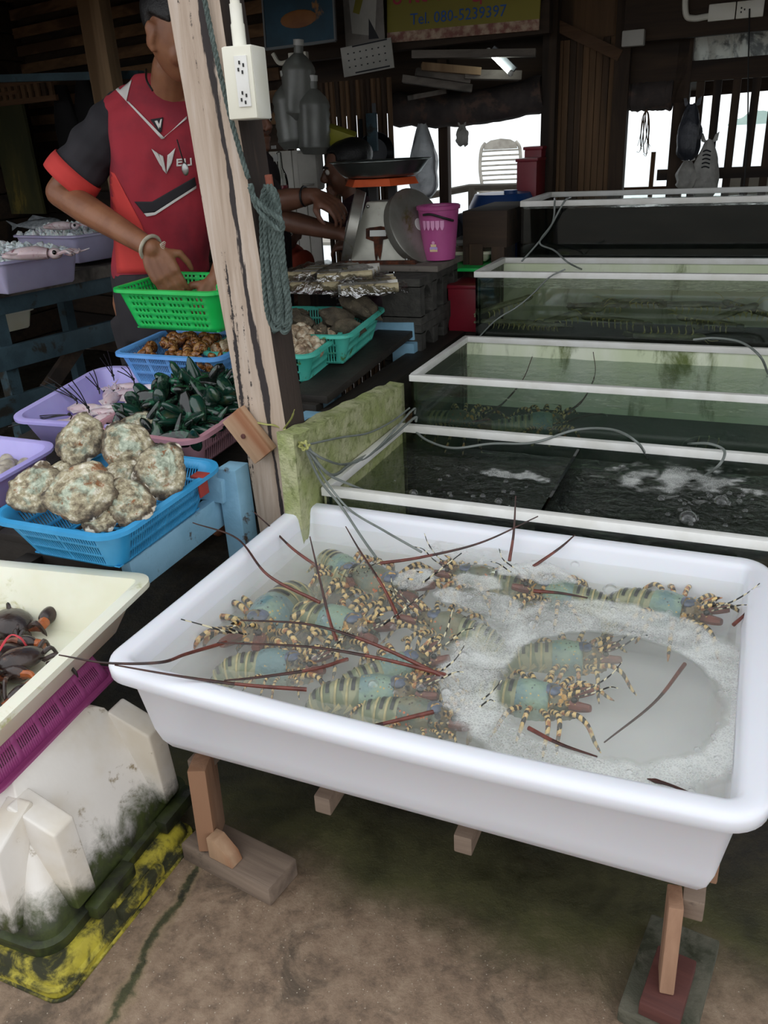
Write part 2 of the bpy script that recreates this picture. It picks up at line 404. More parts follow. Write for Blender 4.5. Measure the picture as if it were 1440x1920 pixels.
def spotted(name, base, base2, spot, spot2, sc=55, lo=.42, hi=.3):
    t = NT(name); v = t.coord()
    c = t.mix(t.mask(t.noise(v, 16, 4), .4, .6), lin(base), lin(base2))
    vo = t.n('ShaderNodeTexVoronoi'); vo.inputs['Scale'].default_value = sc; t.l(v, vo.inputs['Vector'])
    cc = t.mix(t.mask(t.noise(v, 40, 2), .45, .55), lin(spot), lin(spot2))
    c = t.mix(t.mask(vo.outputs['Distance'], lo, hi), c, cc)
    t.col(c); t.set(Roughness=.35); t.bump(vo.outputs['Distance'], .3, .004)
spotted('lobster_shell', '#7d9482', '#5f7c80', '#b39c5c', '#34424a', 120, .26, .16)
spotted('lobster_shell_rust', '#6f6a50', '#5a6458', '#c0612f', '#40372c', 110, .3, .2)
spotted('lobster_head', '#6a5a3e', '#57604f', '#c79a54', '#211d1a', 75, .5, .4)
banded('lobster_leg', '#1d1916', '#d2b478', 22, .4, .55, .35, '#a3683a')
banded('lobster_whip', '#15120f', '#cfc6a6', 22, .6, .7)
banded('lobster_tail', '#8f9070', '#6c7659', 9, .35, .7, .35)
pm('tail_bar', '#141619', '#23282a', 40, .3); pm('tail_cream', '#b3a574', '#948c60', 60, .35); pm('tail_fan', '#6a5138', '#9a7c54', 50, .4)
pm('antenna_red', '#562a22', '#70382c', 60, .4, .2, 200); pm('antenna_dark', '#2a1814', '#44241c', 60, .45); pm('lobster_boss', '#55607a', '#454c58', 80, .3, dirt='#c98b3d', dscale=90, dlo=.66, dhi=.72)
pm('eye_black', '#050505', rough=.1)
def m_post():
    t = NT('post_wood'); v = t.coord((1, 1, .07)); v2 = t.coord(); g = t.noise(v, 40, 8, .65, .5); big = t.noise(v, 11, 3)
    c = t.ramp(g, [(.3, lin('#9c8876')), (.55, lin('#b7a595')), (.75, lin('#c8bbb0'))]); c = t.mix(t.mask(big, .54, .68), c, lin('#a07f64'))
    st = t.noise(t.coord((1, 1, .045)), 17, 7, .6, .2); br = t.noise(v2, 60, 4, .7)
    ad = t.n('ShaderNodeMath', operation='MULTIPLY_ADD'); ad.inputs[1].default_value = .16; t.l(br, ad.inputs[0]); t.l(st, ad.inputs[2])
    c = t.mix(t.mask(ad.outputs[0], .675, .70), c, lin('#2c2626'))
    tc = t.n('ShaderNodeTexCoord'); dp = t.n('ShaderNodeVectorMath', operation='DOT_PRODUCT'); dp.inputs[1].default_value = (1, 0, .055); t.l(tc.outputs['Object'], dp.inputs[0])   # one long peeling streak of old paint
    wv = t.n('ShaderNodeMath', operation='MULTIPLY_ADD'); wv.inputs[1].default_value = .05; t.l(t.noise(t.coord((1, 1, .25)), 9, 6, .6), wv.inputs[0]); t.l(dp.outputs['Value'], wv.inputs[2])
    so = t.n('ShaderNodeMath', operation='ADD'); so.inputs[1].default_value = .998 - .0275 - .025; t.l(wv.outputs[0], so.inputs[0]); ab = t.n('ShaderNodeMath', operation='ABSOLUTE'); t.l(so.outputs[0], ab.inputs[0])
    wd = t.n('ShaderNodeMath', operation='MULTIPLY_ADD'); wd.inputs[1].default_value = -.035; t.l(t.noise(t.coord((1, 1, .12)), 34, 7, .7), wd.inputs[0]); t.l(ab.outputs[0], wd.inputs[2])
    c = t.mix(t.mask(wd.outputs[0], -.009, -.012), c, lin('#2f2828')); t.col(c); t.set(Roughness=.8); t.bump(g, .3, .006)
m_post()
wood('leg_wood', '#7f5e48', '#a37f66', '#8d684e', 'z', 8, .8, .3)
wood('block_wood', '#6a5a4e', '#8a7868', '#4a3e36', 'x', 8, .8, .35, '#2a2622', .56, .64)
wood('wedge_wood', '#9a7a5e', '#b39376', '#8a5a3c', 'z', 8, .8, .3)
wood('red_wood', '#4a2824', '#5d342d', None, 'x', 8, .7, .2, '#3a2a25', .6, .7)
wood('dark_wood', '#2e241d', '#463628', '#241c17', 'x', 6, .85, .3); wood('dark_wood_v', '#2e241d', '#4a392a', '#241c17', 'z', 6, .85, .3)
wood('brown_wood', '#4a3524', '#6b4e35', '#3a2a1e', 'x', 6, .8, .3); wood('brown_wood_v', '#54402c', '#77593d', '#3f2f21', 'z', 6, .8, .3)
wood('shed_board', '#6b5038', '#8f6d4c', '#543e2b', 'x', 6, .8, .3)
wood('tan_wood_v', '#7a6348', '#94795a', '#60492f', 'z', 6, .8, .3)
wood('grey_plank', '#5a534c', '#777068', '#3d3833', 'x', 6, .85, .3, '#22201c', .58, .68)
wood('black_ledge', '#1c1812', '#2e281e', '#15120d', 'y', 6, .7, .5, '#3c4220', .6, .68)
pm('blue_paint', '#88b4cc', '#7aa6be', 10, .6, .25, 40, '#4a3c30', .62, .68, 9, drough=.9); pm('dull_blue_paint', '#3a525c', '#2f444d', 10, .65, .3, 40, '#26241d', .56, .66, 7)
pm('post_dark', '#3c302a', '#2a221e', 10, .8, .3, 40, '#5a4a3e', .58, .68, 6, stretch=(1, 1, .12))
pm('mossy_render', '#b4b48c', '#98a066', 12, .9, .8, 90, '#6c7640', .45, .75, 44, dist=.01)
pm('mossy_white', '#dfe3cf', '#cdd6b4', 7, .7, .15, 40, '#5d6a33', .55, .72, 9, stretch=(1, 1, .35))
pm('white_frame', '#e4e3df', '#d8d6cf', 12, .45, 0, None, '#8c8870', .68, .78, 14)
pm('rope_green', '#5c6a66', '#46534f', 60, .8, .6, 260); pm('twine_yellow', '#a4a464', '#8b8c4c', 30, .6)
pm('hose_grey', '#8b918c', '#7a807b', 10, .25, trans=.25)
pm('socket_white', '#e9e7dc', '#e2dfcf', 6, .35); pm('dark_gap', '#141312', rough=.6); pm('screw_steel', '#9a9a98', rough=.35, metal=1)
pm('basket_blue', '#2f8fc4', '#3b9ace', 12, .4, .05, 30); pm('basket_sky', '#5b9be0', '#6aa6e6', 12, .4); pm('basket_pink', '#b98a93', '#ad7c87', 10, .5, .05, 30)
pm('basket_turq', '#43b3a0', '#55bfae', 10, .5, 0, None, '#4a6a2c', .58, .66, 24); pm('basket_green', '#16b850', '#20c45c', 8, .35); pm('basket_yellow', '#b9c23a', '#aab034', 20, .5, 0, None, '#3a3c1c', .55, .62, 30)
pm('basket_magenta', '#a04880', '#943f75', 8, .42, 0, None, '#6f3560', .62, .7, 12)
pm('tray_purple', '#b7aee6', '#a99fdc', 6, .35, sss=.1); pm('basin_cream', '#e7e4d2', '#dedac0', 5, .4, .04, 20, '#b7b27c', .6, .72, 9, sss=.1)
pm('crate_white', '#dcd6c8', '#e9e4dc', 4, .5, .15, 14, '#9b8a68', .58, .68, 16)
pm('red_patch', '#a23a33', '#8f332e', 20, .6)
# ------------------------------------------------------------------ ground, shed, sea
mb = MB(); mb.surf(lambda u, v: (-6 + 9 * u, -3 + 7.7 * v, .006 * nz((u * 9, v * 8, 0), 1.7)), 60, 50)
mb.up = True
struct(mb.build('floor', 'wet_concrete'))
mb = MB(); mb.box((-1.5, .85, -.3), (9, 7.7, .55)); struct(mb.build('trim_1', 'dark_wood'))
pm('street_ground', '#5f564b', '#4f473e', 1.5, .9)
for i, (x0, x1, y0, y1) in enumerate(((-30, 30, -30, -3), (-30, -6, -3, 4.7), (3, 30, -3, 4.7))):
    mb = MB(); mb.up = True; mb.add([(x0, y0, 0), (x1, y0, 0), (x1, y1, 0), (x0, y1, 0)], [(0, 1, 2, 3)]); struct(mb.build('street', 'street_ground'))
pm('sea_water', '#cfdadb', '#c2d2d2', 2, .25)
mb = MB(); mb.surf(lambda u, v: (-400 + 800 * u, 4.7 + 900 * v * v, -1.3), 8, 8); struct(mb.build('sea', 'sea_water'))
# roof: sheets on rafters; unseen street eave kept low to darken the interior
pm('old_roof', '#3a342c', '#2a251f', 4, .9)
mb = MB(); mb.beam((-1.5, 1.70, 1.92), (-1.5, 5.2, 2.38), 9.5, .03); struct(mb.build('ceiling', 'old_roof'))
for i, x in enumerate(np.linspace(-5.2, 2.4, 9)):
    m = MB(); m.beam((x, 1.55, 1.835), (x, 5.1, 2.3), .05, .09); struct(m.build('rafter', 'brown_wood'))
# closed sides of the shed
def plank_wall(name, p0, p1, z0, z1, n, mat, gap=.012, thick=.02, vertical=False):
    root = bpy.data.objects.new(name, None); COL.objects.link(root); root['kind'] = 'structure'
    p0 = Vector(p0); p1 = Vector(p1); d = (p1 - p0).normalized(); nrm = Vector((-d.y, d.x, 0)); L = (p1 - p0).length
    for i in range(n):
        m = MB(); j = .004 * rnd.uniform(-1, 1)
        if vertical:
            w = L / n; c = p0 + d * (w * (i + .5)) + nrm * j
            m.box((c.x, c.y, (z0 + z1) / 2), (w - gap, thick, z1 - z0), (0, 0, atan2(d.y, d.x)))
        else:
            h = (z1 - z0) / n; c = (p0 + p1) / 2 + nrm * j
            m.box((c.x, c.y, z0 + h * (i + .5)), (L, thick, h - gap), (0, 0, atan2(d.y, d.x)))
        m.build('plank', mat, root)
    return root
plank_wall('wall_left', (-4.6, 1.2, 0), (-4.6, 4.9, 0), 0, 2.2, 14, 'dark_wood')
plank_wall('wall_right', (1.35, 2.0, 0), (1.35, 4.6, 0), 0, 2.3, 14, 'dark_wood')
plank_wall('wall_back', (-4.6, 4.75, 0), (-2.35, 4.2, 0), .0, 1.36, 10, 'dark_wood')
plank_wall('wall_back_upper', (-4.6, 4.75, 0), (-2.35, 4.2, 0), 1.38, 2.3, 9, 'shed_board', gap=.045)
# added dark sheets behind the planking, stopping daylight through the gaps
for i, (p0, p1) in enumerate((((-4.66, 1.1), (-4.66, 4.95)), ((-4.66, 4.82), (-2.33, 4.26)), ((1.41, 1.95), (1.41, 4.7)))):
    m = MB(); m.beam((p0[0], p0[1], 1.15), (p1[0], p1[1], 1.15), .02, 2.6); struct(m.build('wall_light_stop', 'dark_wood'))
# ------------------------------------------------------------------ glass tanks on their steps
def tank(label, x0, x1, y0, y1, z0, z1, wl, wmat, back='mossy_white', left='tank_glass', bed='dark_wood', rail=.019, side='tank_water_side'):
    root = thing('fish_tank', label, 'tank', ((x0 + x1) / 2, (y0 + y1) / 2, z0), group='stepped glass tanks')
    cx, cy = (x0 + x1) / 2, (y0 + y1) / 2; hx, hy = (x1 - x0) / 2, (y1 - y0) / 2; H = z1 - z0
    g = .006
    def pane(c, d, m, nm='glass_pane'): mm = MB(); mm.box(c, d); return mm.build(nm, m, root)
    pane((0, -hy + g / 2, H / 2), (2 * hx - 2 * g, g, H - .004), 'tank_glass')
    pane((-hx + g / 2, 0, H / 2), (g, 2 * hy, H - .004), left, 'glass_pane' if left == 'tank_glass' else 'side_panel')
    pane((hx - g / 2, 0, H / 2), (g, 2 * hy, H - .004), 'tank_glass')
    pane((0, hy - g / 2, H / 2), (2 * hx - 2 * g, g, H - .004), back, 'back_panel' if 'glass' not in back else 'glass_pane')
    pane((0, 0, .004), (2 * hx - .02, 2 * hy - .02, .008), bed, 'tank_bed')
    pane((-hx + .012, -hy + .010, H / 2 - .012), (.005, .006, H - .02), 'glass_edge', 'corner_seal')
    r = rail
    for c, d in (((0, -hy + .004, H - r / 2 + .004), (2 * hx + .008, r, r)), ((0, hy - .004, H - r / 2 + .004), (2 * hx + .008, r, r)),
                 ((-hx + .004, 0, H - r / 2 + .0045), (r, 2 * hy - r, r)), ((hx - .004, 0, H - r / 2 + .0045), (r, 2 * hy - r, r))):
        mm = MB(); mm.box(c, d); mm.build('rim_rail', 'white_frame', root, bevel=.002)
    # water: surface with small waves and clear sides
    m = MB(); m.up = True; wz = wl - z0; a, b = hx - .008, hy - .008
    m.surf(lambda u, v: (-a + 2 * a * u, -b + 2 * b * v, wz + .0022 * nz((u * 22 * hx, v * 22 * hy, wl), 1.4) + .0012 * nz((u * 60 * hx, v * 60 * hy, wl), 1.7)), 90, 40)
    w = m.build('water_surface', wmat, root); w['kind'] = 'stuff'
    m = MB(); m.add([(-a, -b, .01), (a, -b, .01), (a, -b, wz), (-a, -b, wz)], [(0, 1, 2, 3)])
    w = m.build('water_side', side, root); w['kind'] = 'stuff'
    return root
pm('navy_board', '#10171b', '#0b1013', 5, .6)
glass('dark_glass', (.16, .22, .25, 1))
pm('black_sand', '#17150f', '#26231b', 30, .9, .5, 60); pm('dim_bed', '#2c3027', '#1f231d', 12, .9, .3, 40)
X1 = .75
tD = tank('lowest front glass tank with dark water and a glass divider', -.905, X1, 1.648, 2.155, .2, .53, .478, 'dark_tank_water', 'tank_glass', 'mossy_render', 'black_sand', .022)
tC = tank('second glass tank with green water and lobsters behind the lowest tank', -.878, X1, 2.18, 2.695, .43, .672, .615, 'green_tank_water', bed='dim_bed', side='green_water_side')
tB = tank('third glass tank with mantis shrimps lying on its bed', -.85, X1, 2.72, 3.055, .655, .882, .834, 'dark_tank_water', bed='dim_bed')
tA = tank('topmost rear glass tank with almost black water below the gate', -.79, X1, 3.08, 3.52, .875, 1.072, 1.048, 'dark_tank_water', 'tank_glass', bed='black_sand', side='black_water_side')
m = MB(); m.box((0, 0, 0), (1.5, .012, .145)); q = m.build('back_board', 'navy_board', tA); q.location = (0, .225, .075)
# divider across the lowest tank
m = MB(); m.box((0, 0, 0), (.006, .49, .30)); d_ = m.build('divider', 'tank_glass', tD); d_.location = (at(1060, 890, z=.5).x - tD.location.x, 0, .155)
m = MB(); m.box((0, 0, 0), (.007, .49, .006)); e_ = m.build('divider_edge', 'glass_edge', d_); e_.location = (0, 0, .152)
# masonry the tanks stand on
pm('step_masonry', '#4b4a3c', '#37382a', 8, .9, .4, 30, '#2b331a', .5, .62, 10)
for i, (x0, y0, y1, zt) in enumerate(((-.9, 1.66, 2.165, .198), (-.87, 2.17, 2.70, .428), (-.84, 2.71, 3.065, .653), (-.78, 3.07, 3.55, .873))):
    m = MB(); m.box(((x0 + X1) / 2, (y0 + y1) / 2, zt / 2), (X1 - x0, y1 - y0, zt)); struct(m.build('trim_%d' % (i + 3), 'step_masonry'))
# green mossy side wall with a ragged top, and the black ledge that runs behind it
m = MB(); wx = -.915
n = 46
def wtop(y): return .700 - .058 * (y - 1.55) / .66 + .008 * nz((y * 14, 0, 0))
vs = []; fs = []
for i in range(n + 1):
    yy = 1.545 + (2.215 - 1.545) * i / n; zt = wtop(yy)
    for xx, zz in ((wx - .045, 0), (wx - .045, zt), (wx, zt - .004), (wx, 0)): vs.append((xx + .003 * nz((xx * 40, yy * 30, zz * 30)), yy, zz))
    if i: k = 4 * i; fs += [(k - 4, k - 3, k + 1, k), (k - 3, k - 2, k + 2, k + 1), (k - 2, k - 1, k + 3, k + 2)]
fs += [(0, 1, 2, 3), (4 * n, 4 * n + 3, 4 * n + 2, 4 * n + 1)]
m.add(vs, fs); o = m.build('wall_tank_side', 'mossy_render'); struct(o)
m = MB()
a0, a1 = Vector((-1.01, 1.73, .565)), Vector((-1.0, 3.05, .585))
m.beam(a0, a1, .10, .12); o = m.build('ledge_beam', 'black_ledge', bevel=.008)
struct(o)
m = MB(); m.box((-1.01, 2.4, .25), (.06, 1.3, .5)); struct(m.build('wall_ledge', 'black_ledge'))
# ------------------------------------------------------------------ the white lobster tub on its stand
TX0, TX1, TY0, TY1, TZ = -.968, .105, .885, 1.635, .5
tcx, tcy = (TX0 + TX1) / 2, (TY0 + TY1) / 2; ta, tb = (TX1 - TX0) / 2, (TY1 - TY0) / 2
TB = .276                                   # underside
def tubwarp(p):
    x, y, z = p
    if z > TZ - TB - .06 and y < -.2: y -= .012 * (1 - (x / ta) ** 2); z -= .006 * (1 - (x / ta) ** 2)
    return (x, y, z)
m = MB(); H = TZ - TB
fx = [i / 16 for i in range(17)]
sweep(m, ta, tb, .06, [(-.105, .018), (-.093, .012), (-.082, .014), (-.074, .022), (-.068, .04), (-.044, H - .012), (-.039, H - .003), (-.031, H), (-.012, H), (-.003, H - .004), (0, H - .011), (-.001, H - .026), (-.004, H - .029), (-.007, H - .026), (-.009, H - .015), (-.026, H - .015), (-.031, H - .02), (-.054, .06), (-.062, .03), (-.072, .01), (-.09, 0)], 8, fx, fx, under=True, warp=tubwarp)
tub = m.build('lobster_tub', 'white_tub_plastic', smooth=60)
tub.location = (tcx, tcy, TB); tag(tub, 'large shallow white plastic tub holding live lobsters', 'tub')
WZ = .462
wa, wb = ta - .049, tb - .049
def wat(z, mat, nm, amp, label=None):
    m = MB()
    pts = rrect(wa, wb, .045, 6)
    def f(u, v):
        x, y = -wa + 2 * wa * u, -wb + 2 * wb * v
        return (x, y, amp * (nz((x * 26, y * 26, 0)) + .5 * nz((x * 60, y * 60, 3))))
    m.up = True; m.surf(f, 110, 80)
    o = m.build(nm, mat); o.location = (tcx, tcy, z); o['kind'] = 'stuff'; return o
w = wat(WZ, 'cloudy_tub_water', 'tub_water', .0012); tag(w, 'cloudy rippled sea water filling the white tub', 'water')
w2 = wat(WZ - .045, 'tub_water_murk', 'water_murk', .002); w2.parent = w; w2.location = (0, 0, -.045)
# stand: bearers, braces and two front legs
root = thing('tub_stand', 'rough wooden stand carrying the white tub', 'stand', (tcx, tcy, 0))
def tl(p): return (p[0] - tcx, p[1] - tcy, p[2])
def bm_(nm, a, b, w_, h_, mat='leg_wood'):
    m = MB(); m.beam(tl(a), tl(b), w_, h_); return m.build(nm, mat, root, bevel=.003)
for y_ in (1.045, 1.5): bm_('bearer', (-.90, y_, TB - .022), (.06, y_, TB - .022), .035, .043)
for x_ in (-.875, -.60, -.335, .03): bm_('cross_bar', (x_, .985, TB - .064), (x_, 1.58, TB - .066), .032, .038, 'block_wood')
bm_('leg', (-.862, .985, .045), (-.868, 1.0, TB - .044), .035, .085); bm_('leg', (.006, .97, .062), (.004, .985, TB - .044), .022, .05)
bm_('leg', (-.86, 1.5, 0), (-.86, 1.5, TB - .04), .04, .07); bm_('leg', (.02, 1.5, 0), (.02, 1.5, TB - .04), .04, .07)
# packing under the legs
m = MB(); m.box((0, 0, .022), (.225, .085, .044)); o = m.build('wood_block', 'block_wood', bevel=.004); o.location = (-.795, .972, 0); o.rotation_euler = (0, 0, radians(-9)); tag(o, 'weathered grey timber block under the left leg of the tub stand', 'block')
m = MB(); m.prism([(0, 0), (.06, 0), (.052, .022), (.02, .05), (0, .05)], (0, 0, 0), (1, 0, 0), (0, 0, 1), (0, .03, 0)); o = m.build('wood_wedge', 'wedge_wood', bevel=.002); o.location = (-.838, .938, .045); o.rotation_euler = (0, 0, radians(-9)); tag(o, 'small pale wooden wedge on the grey timber block beside the left leg', 'wedge')
pm('slab_concrete', '#5a574a', '#47473a', 20, .9, .4, 70, '#2a2c1a', .5, .65, 14)
m = MB(); m.box((0, 0, .016), (.115, .2, .032)); o = m.build('concrete_slab', 'slab_concrete', bevel=.004); o.location = (.012, 1.01, .002); o.rotation_euler = (0, 0, radians(-8)); tag(o, 'flat damp concrete slab under the right leg of the tub stand', 'slab')
m = MB(); m.box((0, 0, .014), (.062, .115, .028)); o = m.build('wood_block', 'red_wood', bevel=.003); o.location = (.01, .972, .034); o.rotation_euler = (0, 0, radians(-8)); tag(o, 'red-brown painted wood block on the concrete slab', 'block')
# ------------------------------------------------------------------ roof post with its fittings
PX0, PX1, PY0, PY1 = -1.078, -.955, 1.60, 1.695
m = MB()
n = 40
vs = []; fs = []
for i in range(n + 1):
    z = 1.88 * i / n; dx = -.055 * (z - .5)
    for (x, y) in ((PX0, PY0), (PX1, PY0), (PX1, PY1), (PX0, PY1)):
        vs.append((x + dx + .0022 * nz((x * 9, y * 9, z * 6)), y + .0022 * nz((x * 9, y * 9, z * 6 + 9)), z))
    if i:
        k = 4 * i; fs += [(k - 4 + j, k - 4 + (j + 1) % 4, k + (j + 1) % 4, k + j) for j in range(4)]
fs += [(0, 1, 2, 3), (4 * n, 4 * n + 3, 4 * n + 2, 4 * n + 1)]
m.add(vs, fs)
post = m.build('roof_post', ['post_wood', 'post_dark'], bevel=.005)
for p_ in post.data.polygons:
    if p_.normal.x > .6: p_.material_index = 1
tag(post, 'square weathered timber roof post with dark peeling streaks', 'post')
def pxz(z): return -.012 * (z - .5)
# tilted offcut nailed to the foot of the post
m = MB(); m.box((0, 0, 0), (.062, .03, .125)); o = m.build('wood_offcut', 'wedge_wood', bevel=.002)
o.location = at(468, 815, y=PY0 - .02); o.rotation_euler = (0, radians(-38), 0); tag(o, 'short wooden offcut nailed at a tilt to the post', 'offcut')
m = MB(); m.lathe([(.006, 0), (.006, .003), (.002, .004)], 10); q = m.build('nail_head', 'red_wood', o); q.location = (-.005, -.016, .005); q.rotation_euler = (radians(90), 0, 0)
# power socket box with its conduit
box = thing('socket_box', 'white plastic power socket box on the roof post', 'socket box', (-.962, 1.585, 1.352))
box.rotation_euler = (0, 0, radians(8))
m = MB(); m.box((0, 0, .062), (.062, .07, .128)); m.build('box_body', 'socket_white', box, bevel=.004)
m = MB(); m.box((.0, -.0365, .062), (.060, .004, .125)); m.build('face_plate', 'socket_white', box, bevel=.002)
m = MB(); m.box((.008, -.040, .064), (.026, .004, .088)); ins = m.build('socket_insert', 'white_frame', box, bevel=.001)
for zc in (.036, .088):
    m = MB()
    for a_ in range(4): m.box((.008 + .006 * cos(a_ * pi / 2 + .4), -.0425, zc + .009 * sin(a_ * pi / 2 + .4)), (.003, .002, .006))
    m.build('socket_slot', 'dark_gap', ins)
m = MB(); m.tube([(-.012, .01, .125), (-.012, .01, .155), (-.02, .012, .6)], .0095, 12); m.build('conduit', 'socket_white', box)
m = MB(); m.lathe([(.0135, .126), (.0135, .165), (.012, .168), (.012, .2)], 12, (-.0122, .0102, 0)); m.build('conduit_collar', 'socket_white', box)
# peg and the hank of rope hanging from it
peg_p = at(507, 345, y=1.62)
m = MB(); m.tube([peg_p + Vector((-.02, .03, -.05)), peg_p + Vector((0, 0, -.025)), peg_p + Vector((0, -.005, .018))], .008, 8)
o = m.build('rope_peg', 'red_wood'); tag(o, 'red-brown wooden peg on the post holding the rope hank', 'peg')
pm('peg_red', '#8a4e3a', '#7a4030', 30, .7); o.data.materials[0] = MATS['peg_red']
rope = thing('rope_hank', 'coiled hank of grey-green rope hanging on the post', 'rope', peg_p)
def ropeline(nm, pts, r=.0055):
    """three twisted strands"""
    c = bez(pts, 10); L = 0; m = MB()
    for s in range(3):
        L = 0; q = []
        for i, p in enumerate(c):
            if i: L += (c[i] - c[i - 1]).length
            d = (c[min(i + 1, len(c) - 1)] - c[max(i - 1, 0)]).normalized(); a_ = d.orthogonal().normalized() if abs(d.z) > .99 else d.cross(Vector((0, 0, 1))).normalized()
            b_ = d.cross(a_); t = L / (r * 7) * 2 * pi + s * 2 * pi / 3
            q.append(p + (a_ * cos(t) + b_ * sin(t)) * r * .5)
        m.tube(q, r * .62, 6)
    o = m.build(nm, 'rope_green', rope); return o
def dens(pts, k=6):
    out = []
    for i in range(len(pts) - 1):
        for j in range(k): out.append(Vector(pts[i]).lerp(Vector(pts[i + 1]), j / k))
    return out + [Vector(pts[-1])]
rx = at(520, 350, y=1.60) - peg_p
bot = at(530, 620, y=1.62) - peg_p
for i in range(7):
    t = i / 6; w_ = .010 + .004 * (i % 3); cx_ = -.018 + .036 * t; dy = -.010 - .010 * ((i * 5) % 4) / 3
    b = Vector((bot.x + cx_, bot.y + dy, bot.z + .022 * ((i * 3) % 5) / 4)); top = Vector((cx_ * .35, dy * .6 - .004, -.006 + .004 * (i % 2)))
    L1 = top.lerp(b, .12) + Vector((-w_ * .8, 0, 0)); L2 = top.lerp(b, .55) + Vector((-w_ * 1.1, -.004, 0)); L3 = b + Vector((-w_, 0, .035)); B = b; R3 = b + Vector((w_, 0, .035)); R2 = top.lerp(b, .5) + Vector((w_, -.003, 0)); R1 = top.lerp(b, .1) + Vector((w_ * .9, 0, 0))
    ropeline('rope_turn', bez([top, L1, L2, L3, B, R3, R2, R1, top + Vector((.003, -.003, 0))], 5))
lo = [at(470, 345, y=1.575), at(480, 385, y=1.575), at(510, 420, y=1.57), at(528, 432, y=1.57), at(526, 412, y=1.57), at(500, 395, y=1.57), at(478, 372, y=1.575), at(468, 350, y=1.575)]
ropeline('loose_loop', dens([p - peg_p for p in bez(lo, 4)], 2))
ru = [at(376, -40, y=1.588), at(400, 80, y=1.588), at(430, 210, y=1.585), at(452, 290, y=1.585), at(466, 335, y=1.585)]
ropeline('rope_end', dens([p - peg_p for p in bez(ru, 5)], 3), .005)
# twine tie and the bundle of air lines
tw = thing('twine_tie', 'yellow plastic twine tied round the foot of the post', 'twine', at(480, 795, y=PY0))
def twl(*p): return [Vector(q) - tw.location for q in p]
m = MB(); m.tube(bez(twl(at(470, 790, y=PY0 - .004), at(500, 796, y=PY0 - .006), at(512, 797, y=PY0 - .004), at(532, 804, y=1.61)), 6), .0045, 6, flat=.4); m.build('band', 'twine_yellow', tw)
m = MB(); m.tube(bez(twl(at(532, 804, y=1.59), at(546, 785, y=1.585), at(552, 768, y=1.58)), 6), [.004] * 10 + [.002] * 3, 6, flat=.4); m.build('tail_end', 'twine_yellow', tw)
m = MB(); m.tube(bez(twl(at(532, 804, y=1.59), at(552, 822, y=1.575), at(572, 840, y=1.56)), 6), .003, 6); m.build('strand', 'twine_yellow', tw)
m = MB()
kn = at(572, 835, y=1.56) - tw.location
for k in range(5): m.tube(bez([kn + Vector((.012 * cos(k * 1.3), .006 * sin(k), .010 * sin(k * 1.3))), kn + Vector((.012 * cos(k * 1.3 + 2), -.008, .010 * sin(k * 1.3 + 2))), kn + Vector((.012 * cos(k * 1.3 + 4), .004, .010 * sin(k * 1.3 + 4)))], 5), .0025, 5)
m.build('knot', 'twine_yellow', tw)
def hose(label, pts, r=.0042, mat='hose_grey', grp='clear air hoses of the tanks'):
    c = bez(pts, 10); o0 = c[0]; m = MB(); m.tube([p - o0 for p in c], r * .8, 8); o = m.build('air_hose', mat); o.location = o0; return tag(o, label, 'hose', grp)
K = at(572, 838, y=1.56)
hose('grey air hose hanging in a deep curve across the mossy wall', [K, at(620, 890, y=1.62), at(660, 868, x=-.895), at(710, 840, x=-.89), at(775, 785, y=2.14), at(780, 790, y=2.16)], .005)
hose('second grey air hose drooping below the others on the mossy wall', [K + Vector((.004, 0, -.004)), at(610, 862, y=1.60), at(650, 870, x=-.892), at(700, 848, x=-.888), at(772, 770, y=2.13), at(778, 775, y=2.165)], .004)
hose('thin upper air hose stretched over the mossy wall', [K + Vector((0, 0, .004)), at(640, 820, x=-.905), at(690, 812, x=-.902), at(735, 790, x=-.9), at(768, 765, y=2.15)], .0035)
hose('air hose dipping from the twine knot into the tub beside its back rim', [K, at(600, 900, y=1.585), at(640, 950, y=1.60), at(680, 1010, y=1.52), at(705, 1045, y=1.46)], .004)
hose('second air hose leading from the twine knot into the tub', [K + Vector((.004, .004, -.003)), at(610, 900, y=1.60), at(655, 955, y=1.60), at(720, 995, y=1.53), at(790, 1035, y=1.45)], .0035)
hose('air hose running from the twine knot into the front of the lowest tank', [K + Vector((.006, .004, 0)), at(610, 885, y=1.61), at(655, 908, y=1.66), at(700, 925, y=1.72), at(740, 938, z=.47)], .004)
hose('air hose looping from the second tank over its rim into the lowest tank', [at(770, 800, y=2.16), at(800, 825, y=2.12), at(850, 840, y=2.10), at(920, 832, y=2.12), at(1000, 830, y=2.13), at(1080, 806, y=2.15), at(1150, 806, y=2.12), at(1195, 830, y=2.08), at(1215, 860, z=.478)], .0045)
hose('short air hose hooked over the rim at the right of the lowest tank', [at(1290, 832, y=2.19), at(1330, 832, y=2.15), at(1358, 845, y=2.12), at(1350, 870, y=2.06), at(1322, 892, z=.478)], .0045)
hose('air hose crossing the rim of the second tank at the far right', [at(1300, 637, y=2.70), at(1340, 634, y=2.69), at(1390, 642, y=2.66), at(1425, 668, y=2.6), at(1440, 700, z=.615)], .0045)
hose('air hose leaning from the third tank rim down to its left corner', [at(1060, 505, y=2.715), at(1030, 520, y=2.70), at(1000, 550, y=2.70), at(970, 575, y=2.70), at(930, 600, y=2.70), at(898, 632, y=2.70)], .003)
hose('air hose hanging over the topmost tank front and down to the left', [at(1040, 372, y=3.14), at(1040, 380, y=3.06), at(1035, 420, y=3.05), at(1005, 460, y=3.05), at(978, 490, y=3.04)], .004)
hose('branch air hose from the topmost tank into the third tank', [at(1070, 370, y=3.14), at(1058, 378, y=3.06), at(1035, 420, y=3.045), at(1012, 455, y=3.045), at(1040, 470, y=3.02), at(1065, 492, y=2.96), at(1095, 507, z=.84)], .004)
